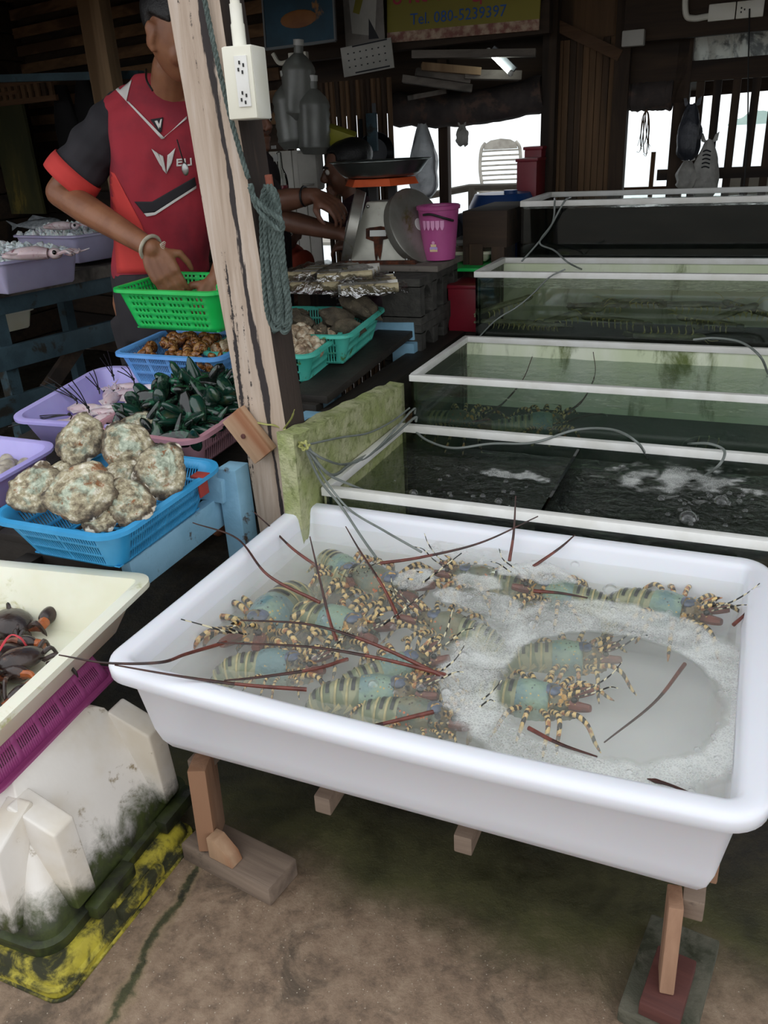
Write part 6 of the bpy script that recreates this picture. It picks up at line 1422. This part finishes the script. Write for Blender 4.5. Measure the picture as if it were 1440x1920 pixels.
lobster('brown lobster half hidden in the dark heap at the back', (605, 1058), (775, 1112), LZ - .006, tone='b', seed=8, whips=[[(747, 1159, .463), (717, 1098, .49), (675, 1033, .53), (648, 987, .57)], [(713, 1056, .463), (789, 1045, .475), (900, 1018, .505), (1009, 968, .56)]])
lobster('brown lobster facing left beside the foam ring', (905, 1178), (778, 1150), LZ, tone='b', seed=9, whips=[[(955, 1052, .463), (963, 1000, .51), (967, 930, .58)]])
lobster('lobster mostly covered by the froth at the back', (985, 1082), (838, 1066), LZ + .002, tone='b', seed=10, whips=[[(1000, 1062, .463), (1049, 1028, .49), (1078, 1003, .52)]])
lobster('turquoise lobster facing left at the back right', (1150, 1118), (985, 1092), LZ + .012, seed=11, whips=[[(1000, 1108, .466), (1050, 1112, .468), (1102, 1121, .466)]])
lobster('lobster stretching its legs to the right wall of the tub', (1150, 1088), (1345, 1152), LZ + .012, seed=12, whips=[[(1375, 1172, .463), (1398, 1150, .475), (1410, 1126, .485)]])
lobster('blue-green lobster inside the foam ring', (888, 1276), (1085, 1308), LZ + .006, seed=13, whips=[[(991, 1365, .463), (1050, 1395, .466), (1120, 1419, .47)]])
lobster('dim lobster at the top inside the foam ring', (985, 1214), (1140, 1222), LZ - .02, seed=14, whips=[[(1284, 1245, .43), (1227, 1317, .43), (1133, 1392, .43)]])
m = MB(); q0, q1, q2 = at(1213, 1460, z=WZ + .004), at(1262, 1474, z=WZ + .006), at(1324, 1502, z=WZ + .006)
m.tube([p - q0 for p in bez([q0, q1, q2], 6)], [.0006, .002, .0035, .003, .0025, .0022, .002, .002, .002, .0018, .0018, .0018, .0015], 6); o = m.build('antenna_piece', 'antenna_dark'); o.location = q0; tag(o, 'broken dark antenna piece floating at the front right', 'antenna piece')

# ------------------------------------------------------------------ froth and bubbles
def ell(pl_, pr_, pt_, pb2):
    a, b, c, d = (at(*p, z=WZ) for p in (pl_, pr_, pt_, pb2)); cx_ = (a.x + b.x) / 2; cy_ = (c.y + d.y) / 2
    return cx_, cy_, (b.x - a.x) / 2 * 1.02, (c.y - d.y) / 2 * 1.02
IN = ell((940, 1290), (1350, 1290), (1110, 1188), (1130, 1418)); OUT = ell((826, 1270), (1440, 1290), (1130, 1132), (1150, 1485))
PATCH = [ell((738, 1085), (818, 1085), (778, 1062), (778, 1112)), ell((800, 1125), (1000, 1140), (900, 1105), (920, 1158)), ell((760, 1030), (990, 1035), (870, 1005), (870, 1070)), ell((930, 1070), (1090, 1075), (1010, 1055), (1010, 1095)), ell((840, 1090), (960, 1095), (900, 1078), (900, 1112))]
def e_(p, E, grow=0): return sqrt(((p[0] - E[0]) / (E[2] + grow)) ** 2 + ((p[1] - E[1]) / (E[3] + grow)) ** 2)
def froth(x, y):
    n = nz((x * 22, y * 22, 0), 1, 3) * .5 + nz((x * 55, y * 55, 0), 1, 5) * .3
    i, o_ = e_((x, y), IN), e_((x, y), OUT); v = -1
    if o_ < 1.12: v = max(v, min((i - 1.0) * 4.5, (1.06 - o_) * 5) + n * .55)
    for E, w in zip(PATCH, (1.1, 1, .35, .7, .8)): v = max(v, (1 - e_((x, y), E)) * 1.8 * w + n * .9 - (.25 if w < .5 else 0))
    return v
m = MB(); m.up = True; NX, NY = 270, 190; idx = {}; vs = []; fs = []; fade = []
def gv(i, j):
    if (i, j) not in idx:
        x, y = tcx - wa + 2 * wa * i / NX, tcy - wb + 2 * wb * j / NY; idx[(i, j)] = len(vs); vs.append((x - tcx, y - tcy, .0018 + .0007 * nz((x * 300, y * 300, 0)) + .0006 * nz((x * 120, y * 120, 0)))); fade.append(froth(x, y))
    return idx[(i, j)]
for j in range(NY):
    for i in range(NX):
        x, y = tcx - wa + 2 * wa * (i + .5) / NX, tcy - wb + 2 * wb * (j + .5) / NY
        if froth(x, y) > .02: fs.append((gv(i, j), gv(i + 1, j), gv(i + 1, j + 1), gv(i, j + 1)))
def set_fade(o, vals, lo, hi):
    a = o.data.attributes.new('fade', 'FLOAT', 'POINT'); t = np.clip((np.array(vals) - lo) / (hi - lo), 0, 1); a.data.foreach_set('value', (t * t * (3 - 2 * t)).astype('f'))
m.add(vs, fs); fo = m.build('foam', 'foam', smooth=80); set_fade(fo, fade, .02, .45); fo.location = (tcx, tcy, WZ); stuff(fo); tag(fo, 'grey-white froth floating in a ring on the tub water', 'foam')
R = random.Random(3); m = MB(); m.up = False
def dome(c, r): m.lathe([(r, 0), (r * .92, r * .32), (r * .7, r * .6), (r * .38, r * .8), (.0008, r * .86)], 10, c, caps=False)
cnt = 0
while cnt < 700:
    x, y = R.uniform(tcx - wa, tcx + wa), R.uniform(tcy - wb, tcy + wb); v = froth(x, y)
    if v > R.uniform(-.05, .25) and v < .9: dome((x - tcx, y - tcy, .002), min(.006, .0014 + R.expovariate(900))); cnt += 1
b_ = m.build('small_bubbles', 'bubble_film', fo); b_['kind'] = 'stuff'
m = MB()
for px, py, r in ((680, 1182, .012), (870, 1232, .011), (912, 1262, .008), (838, 1300, .011), (1000, 1172, .012), (1028, 1170, .010), (1145, 1108, .016), (1150, 1145, .008), (640, 1200, .006), (738, 1178, .008), (700, 1285, .010), (742, 1300, .006), (592, 1235, .009), (838, 1325, .008), (1262, 1168, .008), (598, 1098, .006), (790, 1290, .010), (945, 1430, .006), (955, 1438, .005), (1180, 1450, .006), (1025, 1085, .012), (608, 1160, .006), (1078, 1060, .010), (670, 1118, .007), (1255, 1150, .007), (700, 1250, .007), (880, 1120, .008), (760, 1095, .009)): p = at(px, py, z=WZ); dome((p.x - tcx, p.y - tcy, .001), r)
b_ = m.build('large_bubbles', 'bubble_film', fo); b_['kind'] = 'stuff'
# froth and bubbles on the lowest tank
def tank_foam(E, n, seed, label, zz=.478, amp=1.0):
    R = random.Random(seed); m = MB(); m.up = True; gx, gy = 90, 60; x0, x1, y0, y1 = E[0] - E[2], E[0] + E[2], E[1] - E[3], E[1] + E[3]; ii = {}; v_ = []; f_ = []; fd_ = []
    for j in range(gy):
        for i in range(gx):
            x, y = x0 + (x1 - x0) * (i + .5) / gx, y0 + (y1 - y0) * (j + .5) / gy; q = 1 - e_((x, y), E) + .7 * nz((x * 20, y * 20, seed)) + .4 * nz((x * 60, y * 60, seed))
            if q > .30:
                k = []
                for a, b in ((i, j), (i + 1, j), (i + 1, j + 1), (i, j + 1)):
                    if (a, b) not in ii: ii[(a, b)] = len(v_); X, Y = x0 + (x1 - x0) * a / gx, y0 + (y1 - y0) * b / gy; v_.append((X - E[0], Y - E[1], .0025 + .0006 * nz((X * 200, Y * 200, 0)))); fd_.append(1 - e_((X, Y), E) + .7 * nz((X * 20, Y * 20, seed)) + .4 * nz((X * 60, Y * 60, seed)))
                    k.append(ii[(a, b)])
                f_.append(tuple(k))
    m.add(v_, f_); o = m.build('foam', 'foam', smooth=80); set_fade(o, fd_, .3, .85); o.location = (E[0], E[1], zz); stuff(o); tag(o, label, 'foam'); return o
def ez(pl_, pr_, pt_, pb2, zz): a, b, c, d = (at(*p, z=zz) for p in (pl_, pr_, pt_, pb2)); return (a.x + b.x) / 2, (c.y + d.y) / 2, (b.x - a.x) / 2, (c.y - d.y) / 2
fd = tank_foam(ez((1090, 890), (1470, 900), (1250, 850), (1250, 945), .478), 0, 4, 'patchy froth in the right part of the lowest tank')
tank_foam(ez((850, 890), (1060, 895), (960, 880), (960, 905), .478), 0, 9, 'thin froth streak in the left part of the lowest tank')
R = random.Random(5); m = MB()
for k in range(70):
    p = at(R.gauss(1320, 60), R.gauss(935, 22), z=.479) if k < 50 else at(R.uniform(700, 1000), R.uniform(880, 945), z=.479); dome((p.x - fd.location.x, p.y - fd.location.y, 0), R.uniform(.002, .008))
for px, py, r in ((1290, 972, .022), (1352, 940, .018), (775, 925, .013), (935, 940, .011), (905, 930, .008), (825, 900, .007), (840, 892, .006), (1240, 935, .010)): p = at(px, py, z=.479); dome((p.x - fd.location.x, p.y - fd.location.y, 0), r)
b_ = m.build('bubbles', 'bubble_film', fd); b_['kind'] = 'stuff'
# ------------------------------------------------------------------ animals in the upper tanks
pm('shrimp_shell', '#a3a582', '#7d8064', 30, .35, .2, 80, '#a9a468', .58, .66, 60); pm('shrimp_leg', '#efe69a', '#d0c678', 30, .4)
def ms_mesh():
    m = MB(); n = 11
    for k in range(n):
        x = -.075 + .015 * k; r = .016 - .003 * abs(k - 5) / 5; m.tube([(x - .009, 0, .018), (x, 0, .018), (x + .008, 0, .018)], [r * .92, r * 1.03, r * .9], 12, flat=.62)
    return m
_b = ms_mesh().mesh('segments', smooth=50); _b.materials.append(MATS['shrimp_shell'])
m = MB(); m.ball((.092, 0, .016), (.026, .016, .011), 14, 8); _h = m.mesh('head_shield'); _h.materials.append(MATS['shrimp_shell'])
m = MB()
for a in (-.5, 0, .5): m.M = Matrix.Translation((-.08, .008 * a, .014)) @ Euler((0, 0, pi - a)).to_matrix().to_4x4(); m.prism([(0, -.006), (.028, -.010), (.035, 0), (.028, .010), (0, .006)], (0, 0, 0), (1, 0, 0), (0, 1, 0), (0, 0, .003))
_t = m.mesh('tail_fan'); _t.materials.append(MATS['shrimp_shell'])
m = MB(); m.tube([(0, 0, 0), (.004, -.010, -.004), (.0, -.016, -.018)], [.0026, .0022, .0008], 6); _l = m.mesh('leg'); _l.materials.append(MATS['shrimp_leg'])
m = MB(); m.tube(bez([(.11, .006, .018), (.13, .014, .03), (.15, .02, .03)], 4), .0012, 5); m.tube(bez([(.11, -.006, .018), (.13, -.016, .032), (.15, -.022, .03)], 4), .0012, 5); _a = m.mesh('antennae'); _a.materials.append(MATS['shrimp_leg'])
def mantis(label, px, py, yw, yaw, tilt=0, s=1.0, roll=0):
    p = at(px, py, y=yw); root = thing('mantis_shrimp', label, 'mantis shrimp', p, (roll, tilt, yaw), 'mantis shrimps in the third tank'); root.scale = (s,) * 3
    for nm, me in (('segments', _b), ('head_shield', _h), ('tail_fan', _t), ('antennae', _a)): obj(nm, me, None, root)
    for d in (-1, 1):
        for k in range(8): o = obj('leg', _l, None, root); o.location = (-.055 + .019 * k, -.010 * (-d), .014) if d > 0 else (-.055 + .019 * k, -.010, .014); o.scale = (1, -d, 1)
    for d in (-1, 1): pass
    return root
for a in ((945, 580, 2.80, .1, .3, 1.0, .3, 'mantis shrimp arching above the others in the left corner'), (945, 612, 2.78, .05, 0, 1.0, 0, 'mantis shrimp lying in the left corner of the third tank'), (1015, 618, 2.78, 3.1, 0, 1.0, .2, 'mantis shrimp beside the left corner showing its pale legs'), (1070, 600, 2.82, .2, .25, 1.1, .3, 'mantis shrimp rearing up in the left half of the tank'), (1155, 610, 2.8, 3.2, .1, 1.1, .5, 'mantis shrimp lying at the middle of the tank bed'), (1120, 580, 2.92, .3, 0, 1.0, .4, 'mantis shrimp resting on others behind the middle'), (1245, 620, 2.78, .0, 0, 1.2, 2.6, 'mantis shrimp turned on its back with legs upward'), (1330, 612, 2.8, 3.0, .1, 1.0, .6, 'mantis shrimp right of the upturned one'), (1360, 600, 2.86, .4, .3, 1.0, .2, 'mantis shrimp with long pale legs at the right'), (1410, 590, 2.9, 2.8, .2, 1.0, .8, 'mantis shrimp at the right end of the visible tank'), (1300, 580, 2.95, .1, 0, 1.1, .3, 'dim mantis shrimp at the back right of the tank'), (1195, 575, 2.97, 3.2, 0, 1.1, .3, 'dim mantis shrimp at the back of the tank')):
    mantis(a[7], a[0], a[1], a[2], a[3], -a[4], a[5] * .92, a[6])
# lobsters and a striped tail in the second tank
def lob2(label, px, py, yw, yaw, s, tone='b'):
    p = at(px, py, y=yw); root = thing('spiny_lobster', label, 'lobster', p, (.25, 0, yaw), 'lobsters in the second tank'); root.scale = (s,) * 3
    for nm, k in (('carapace', 'carapace' + tone), ('head', 'head'), ('horns', 'horns'), ('eyes', 'eyes')): obj(nm, LM[k], None, root)
    for k in range(6): obj('tail_segment', LM['seg%d' % k], None, root)
    obj('tail_fan', LM['fan'], None, root)
    for d_ in (-1, 1):
        for k in range(5): o = obj('leg', LM['leg0'], None, root); o.location = (.078 - .017 * k, d_ * .028, .012); o.rotation_euler = (0, 0, d_ * radians(35 + 24 * k)); o.scale = (1, d_, 1)
        m = MB(); m.tube(bez([(.1, d_ * .02, .03), (.16, d_ * .05, .07), (.2, d_ * .12, .12), (.2, d_ * .2, .16)], 6), [.004] * 6 + [.0025] * 6 + [.0012] * 7, 6); m.build('antenna', 'antenna_dark', root)
    return root
lob2('pale lobster in the left corner of the second tank', 850, 795, 2.30, -.2, .95); lob2('dim lobster half way along the second tank', 1000, 800, 2.42, .3, .95, 'a')
pm('dark_shell', '#2b2e29', '#3a3c34', 20, .4); sh = thing('striped_shell', 'dark round shell with white stripes on the second tank bed', 'shell', at(1325, 842, y=2.28))
m = MB(); m.ball((0, 0, 0), (.06, .04, .034), 22, 14, lambda p: 1 - .12 * p.x); m.build('shell_body', 'dark_shell', sh)
for x in (-.03, -.005, .02): m = MB(); r_ = sqrt(max(0, 1 - (x / .06) ** 2)) * (1 - .12 * x / .06); m.tube([(x + .008 * sin(a), -.041 * cos(a) * r_, .035 * sin(a) * r_) for a in np.linspace(-.4, pi * .75, 12)], .0016, 5); m.build('white_stripe', 'tail_cream', sh)
# ------------------------------------------------------------------ ice stall on the far left
pm('ice', '#f0f2f2', '#e4e8ea', 30, .12, .4, 60, sss=.2); pm('fish_grey', '#5f6468', '#8a8f92', 30, .25); pm('tray_fog', '#c3bddc', '#b7b0d2', 6, .4, sss=.1)
TI = Vector((-2.75, 2.72, 0)); ia = radians(72)
it = thing('ice_stall', 'dull blue timber stall carrying the iced trays', 'table', TI, (0, 0, radians(-9)))
def ib(nm, a, b, w, h, mat='dull_blue_paint'): m = MB(); m.beam(a, b, w, h); m.build(nm, mat, it, bevel=.003)
e0, e1 = at(28, 550, z=.80), at(215, 487, z=.80)
inv_ = it.matrix_basis.inverted(); E0, E1 = inv_ @ e0, inv_ @ e1; yy0, yy1 = E0.y, E1.y + .1; xr = (E0.x + E1.x) / 2
for k in range(5): ib('top_board', (xr - .08 - .15 * k, yy0, .79), (xr - .08 - .15 * k, yy1, .79), .145, .022, 'grey_plank')
ib('edge_board', (xr, yy0, .785), (xr, yy1, .785), .022, .055, 'grey_plank'); ib('side_rail', (xr - .03, yy0, .72), (xr - .03, yy1, .72), .03, .075); ib('lower_rail', (xr - .01, yy0 - .25, .50), (xr - .01, yy1 + .1, .50), .03, .10); ib('bottom_rail', (xr - .02, yy0 - .25, .27), (xr - .02, yy0 + .25, .27), .03, .12)
ib('end_board', (xr - .8, yy0, .77), (xr, yy0, .77), .024, .06, 'mossy_render')
for x in (xr - .05, xr - .75):
    for y in (yy0 + .06, yy1 - .06): m = MB(); m.box((x, y, .36), (.06, .06, .72)); m.build('leg', 'dull_blue_paint', it)
ib('brace', (xr - .05, yy0 + .1, .2), (xr - .05, yy0 + .5, .5), .03, .07, 'dark_wood')
def iced(label, c, L, Wd, seed, lab2):
    tr_ = tray('iced_tray', label, 'tray', c, (0, 0, radians(-9)), L, Wd, .13, .03, 'tray_fog', .015, .04); R = random.Random(seed); m = MB()
    for k in range(260):
        x, y = R.uniform(-.46, .46) * L, R.uniform(-.46, .46) * Wd; z = .12 + .05 * (1 - max(abs(x) * 2 / L, abs(y) * 2 / Wd) ** 2) * R.uniform(.5, 1); s = R.uniform(.01, .028)
        m.ball((x, y, z), (s, s * R.uniform(.5, 1), s * R.uniform(.3, .7)), 6, 4, lambda p: 1 + .3 * nz(p, 2, k), (R.uniform(0, 3), R.uniform(0, 3), R.uniform(0, 3)))
    m.surf(lambda u, v: ((u - .5) * L * .92, (v - .5) * Wd * .92, .115 + .05 * (1 - (2 * u - 1) ** 2) * (1 - (2 * v - 1) ** 2) + .01 * nz((u * 12, v * 12, seed))), 16, 16)
    o = m.build('crushed_ice', 'ice', smooth=0); o.location = Vector(c); o.rotation_euler = (0, 0, radians(-9)); stuff(o); tag(o, lab2, 'ice'); return tr_
f0 = at(20, 500, z=.9); iced('foggy lilac tray of squid on ice at the front of the ice stall', (f0.x - .12, f0.y + .12, .80), .42, .40, 1, 'crushed ice in the front tray of the ice stall')
f1 = at(100, 470, z=.9); iced('foggy lilac tray of fish on ice behind the front tray', (f1.x - .13, f1.y + .32, .825), .46, .42, 2, 'crushed ice in the rear tray of the ice stall')
make_squid('iced_squid', 'long white squid lying on the front tray of ice', None, Matrix.Translation(at(60, 478, z=.975)) @ Euler((0, 0, .5)).to_matrix().to_4x4(), 2.0, 31)
make_squid('iced_squid', 'pinkish squid on the rear tray of ice beside the elbow', None, Matrix.Translation(at(115, 425, z=1.0)) @ Euler((0, 0, .4)).to_matrix().to_4x4(), 1.6, 33)
fs_ = thing('grey_fish', 'grey fish half buried in ice at the far left', 'fish', at(78, 420, z=.992), (.7, 0, .4)); m = MB(); m.tube([(-.13, 0, 0), (-.1, 0, 0), (-.05, 0, 0), (.03, 0, 0), (.08, 0, 0), (.11, 0, 0)], [.008, .016, .034, .042, .03, .008], 14, flat=.5); m.build('body', 'fish_grey', fs_); m = MB(); m.prism([(-.12, 0), (-.17, .035), (-.155, 0), (-.17, -.035)], (0, -.002, 0), (1, 0, 0), (0, 0, 1), (0, .004, 0)); m.build('tail', 'fish_grey', fs_); m = MB(); m.prism([(-.06, .03), (.04, .04), (-.02, .062)], (0, -.002, 0), (1, 0, 0), (0, 0, 1), (0, .004, 0)); m.build('fin', 'fish_grey', fs_); m = MB(); m.ball((.085, -.016, .01), .005, 8, 6); m.build('eye', 'eye_black', fs_)
# cream tray on the lower shelf
m = MB(); q = at(10, 610, z=.6); tr2 = tray('shelf_tray', 'cream tray on the shelf under the ice stall', 'tray', (q.x - .2, q.y + .05, .56), (0, 0, radians(-9)), .4, .3, .09, .02, 'basin_cream')
# far left wall: hangings
pm('old_painting', '#4a4726', '#33351f', 5, .7, 0, None, '#7a6a30', .56, .66, 4, stretch=(1, 1, .4)); m = MB(); a, b = at(-30, 190, y=4.35), at(92, 400, y=4.35); m.box((0, 0, 0), (b.x - a.x, .02, a.z - b.z)); o = m.build('landscape_painting', 'old_painting'); o.location = (a + b) / 2; o.rotation_euler = (0, 0, radians(-10)); tag(o, 'dim yellow-green landscape painting on the left wall', 'painting')
m = MB(); m.box((-.0, -.012, (a.z - b.z) / 2 + .03), (b.x - a.x, .02, .02)); m.build('frame_top', 'brown_wood', o)
pn = thing('slotted_board', 'brown board with a row of slots above the landscape painting', 'board', at(45, 172, y=4.3), (0, 0, radians(-10)))
for k in range(9): m = MB(); m.box((-.26 + .065 * k, 0, 0), (.038, .015, .08)); m.build('slat', 'brown_wood_v', pn)
for z in (.05, -.05): m = MB(); m.box((0, 0, z), (.6, .02, .03)); m.build('rail', 'brown_wood', pn)
cloth('hung_black', '#141316', '#0e0d10')
for i, (px, py, w, h, lb) in enumerate(((112, 160, .17, .55, 'long black garment hanging on the left wall'), (155, 150, .16, .28, 'black cap or bag hanging beside the tan post'))):
    p = at(px, py, y=4.40); m = MB(); m.surf(lambda u, v: (w * 1.1 * (.3 + .7 * sin(min(1, v * 1.6 + .1) * pi / 2)) * .5 * cos(2 * pi * u) * (1 + .15 * nz((u * 5, v * 3, i))), .04 * sin(2 * pi * u), -h * v), 20, 10, True); o = m.build('hung_cloth', 'hung_black'); o.location = p; tag(o, lb, 'clothing')
m = MB(); a, b = at(-20, 148, y=3.7), at(265, 140, y=3.7); m.beam(Vector(), b - a, .05, .035); o = m.build('blue_beam', 'dull_blue_paint'); o.location = a; tag(o, 'dull blue beam across the left wall under the slats', 'beam')
# ------------------------------------------------------------------ seen through the left opening
pm('chair_plastic', '#a9a49a', '#8f8a80', 12, .5, .05, 30, '#6f675c', .58, .7, 9)
CY = 8.6; PZ = .42
cp = at(936, 388, y=CY); chs = thing('plastic_chair', 'pale plastic garden chair outside the left sea opening', 'chair', (cp.x, CY, PZ), (0, 0, radians(14)))
sz = at(930, 352, y=CY - .05).z - PZ; tz = at(940, 262, y=CY + .3).z - PZ
root = bpy.data.objects.new('pier', None); COL.objects.link(root); struct(root)
for k in range(16): m = MB(); m.box((-2.6, 7.6 + .14 * k, PZ - .02), (4.5, .125, .03)); m.build('plank', 'bleached_wood', root)
for x_ in (-4.5, -2.6, -.7):
    for y_ in (7.7, 9.6): m = MB(); m.tube([(x_, y_, -1.4), (x_, y_, PZ - .03)], .06, 8); m.build('pile', 'bleached_wood', root)
m = MB(); m.surf(lambda u, v: ((u - .5) * .42 * (1 - .08 * v), -.24 + .44 * v, sz + .012 * ((2 * u - 1) ** 2) - .02 * sin(pi * v) + (-.03 * (1 - v * 5) ** 2 if v < .2 else 0)), 12, 10); q = m.build('seat', 'chair_plastic', chs); solid(q, .012)
hb_ = tz - sz
def bp(x, t): return (x * (.27 + .12 * sin(pi * min(1, t * .62 + .2))) * 1.05, .2 + .10 * t, sz + hb_ * t)
for s in (-1, 1): m = MB(); m.tube(bez([bp(s * .5, 0), bp(s * .5, .4), bp(s * .5, .8), bp(s * .42, .95)], 5), .017, 8); m.build('back_upright', 'chair_plastic', chs)
for k in range(7): t = .14 + .105 * k; m = MB(); m.tube([bp(-.5, t), bp(0, t + .004), bp(.5, t)], .0085, 8); m.build('back_slat', 'chair_plastic', chs)
m = MB(); m.prism([(-.17, 0), (.17, 0), (.16, .05), (.1, .085), (0, .098), (-.1, .085), (-.16, .05)], (0, .275, sz + hb_ * .80), (1, 0, 0), (0, .1, 1), (0, .014, 0)); m.build('crest', 'chair_plastic', chs)
for sx, sy in ((-1, -1), (1, -1), (-1, 1), (1, 1)): m = MB(); m.tube([(sx * .17, .0 + sy * .19, sz - .01), (sx * .2, .0 + sy * .23, .01)], [.022, .016], 8); m.build('leg', 'chair_plastic', chs)
pm('red_plastic', '#8a2030', '#7a1c2a', 8, .4); pm('blue_plastic', '#1f4a8a', '#183c74', 8, .4); pm('navy', '#141d33', '#101728', 8, .5)
for i, (px0, px1, py0, py1, lb) in enumerate(((974, 1010, 300, 372, 'front red plastic crate stack left of the plank door'), (988, 1018, 278, 372, 'taller red plastic crate stack behind the front one'))):
    a, b = at(px0, py0, y=3.95 + .12 * i), at(px1, py1, y=3.95 + .12 * i); rd = thing('red_crate', lb, 'crate', ((a.x + b.x) / 2, 3.98 + .12 * i, 0)); n_ = 3 + i
    for k in range(n_): m = MB(); h_ = a.z / n_; m.box((0, 0, h_ * (k + .5)), (b.x - a.x, .16, h_ - .008)); m.build('crate_wall', 'red_plastic', rd, bevel=.008)
    m = MB(); m.box((0, 0, a.z), (b.x - a.x + .01, .17, .014)); m.build('top_rim', 'red_plastic', rd, bevel=.004)
bl = thing('blue_barrel', 'blue plastic barrel half hidden behind the wooden stand', 'barrel', (at(942, 370, y=3.75).x, 3.75, 0)); zt = at(942, 362, y=3.75).z; m = MB(); m.lathe([(.13, 0), (.145, .05), (.15, zt * .3), (.146, zt * .32), (.15, zt * .34), (.15, zt * .66), (.146, zt * .68), (.15, zt * .7), (.146, zt - .05), (.12, zt), (.001, zt + .004)], 28); m.build('drum', 'blue_plastic', bl); m = MB(); m.lathe([(.03, zt), (.03, zt + .015), (.001, zt + .016)], 12, (.05, -.05, 0)); m.build('bung', 'blue_plastic', bl)
# wooden stand left of the topmost tank
ws_ = thing('wooden_stand', 'dark wooden stand beside the topmost tank', 'stand', (-.93, 3.3, 0))
m = MB(); m.box((.0, 0, .98), (.17, .42, .13)); m.build('box_top', 'dark_wood', ws_, bevel=.004)
for x, y in ((-.06, -.19), (.05, -.19), (-.06, .19), (.05, .19)): m = MB(); m.box((x, y, .46), (.05, .04, .92)); m.build('leg', 'dark_wood_v', ws_, bevel=.003)
m = MB(); m.box((-.03, -.215, .78), (.05, .012, .3)); m.build('loose_board', 'brown_wood_v', ws_)
m = MB(); a, b = at(868, 398, y=3.5), at(916, 460, y=3.5); m.box((0, 0, 0), (b.x - a.x + .02, .14, a.z - b.z)); o = m.build('navy_box', 'navy', bevel=.012); o.location = (a + b) / 2; tag(o, 'navy blue box behind the pink bucket', 'box'); m = MB(); m.tube(bez([(-.06, -.075, .05), (-.05, -.09, 0), (-.06, -.08, -.05)], 5), .006, 8); m.build('strap', 'dark_bag', o)
m = MB(); m.box((0, 0, 0), (.25, .3, .5)); o = m.build('back_bench', 'dark_wood', bevel=.004); o.location = (at(890, 470, y=3.45).x, 3.5, .55 + .0); o.location.z = .62; tag(o, 'dark bench behind the cinder blocks', 'bench'); m = MB(); m.box((0, 0, -.43), (.2, .25, .37)); m.build('bench_foot', 'dark_wood', o)
zq = .875
tray('flat_tray', 'pale flat slotted tray on the bench behind the bucket', 'tray', (at(885, 487, y=3.2).x, 3.24, .86), (0, 0, .1), .16, .24, .035, .008, 'basin_cream', .008, .02); tray('flat_tray', 'white lid lying over the slotted tray', 'tray', (at(885, 470, y=3.3).x, 3.36, .90), (0, 0, .1), .15, .18, .02, .005, 'dial_white', .006, .02)
m = MB(); m.box((0, 0, 0), (.18, .3, .012)); o = m.build('green_board', 'basket_green', bevel=.003); o.location = (at(890, 500, y=3.15).x, 3.15, .848); tag(o, 'thin green board under the pale flat tray', 'board')
m = MB(); m.box((0, 0, 0), (.16, .22, .16)); o = m.build('red_box', 'red_plastic', bevel=.006); o.location = (at(885, 565, y=2.95).x + .0, 3.02, .72); tag(o, 'dark red plastic box in the gap beside the third tank', 'box'); m = MB(); m.box((0, 0, .082), (.17, .23, .014)); m.build('lid', 'red_plastic', o, bevel=.004); m = MB(); m.box((0, 0, -.36), (.12, .2, .56)); m.build('pedestal', 'dark_wood_v', o)
# white tank thing and fittings near the roof
m = MB(); m.box((0, 0, 0), (.09, .05, .06)); o = m.build('pale_box', 'paper_white', bevel=.006); o.location = at(1188, 72, y=4.05); tag(o, 'pale box fixed below the right beam', 'box')
bpy.data.scenes.remove(TMP)
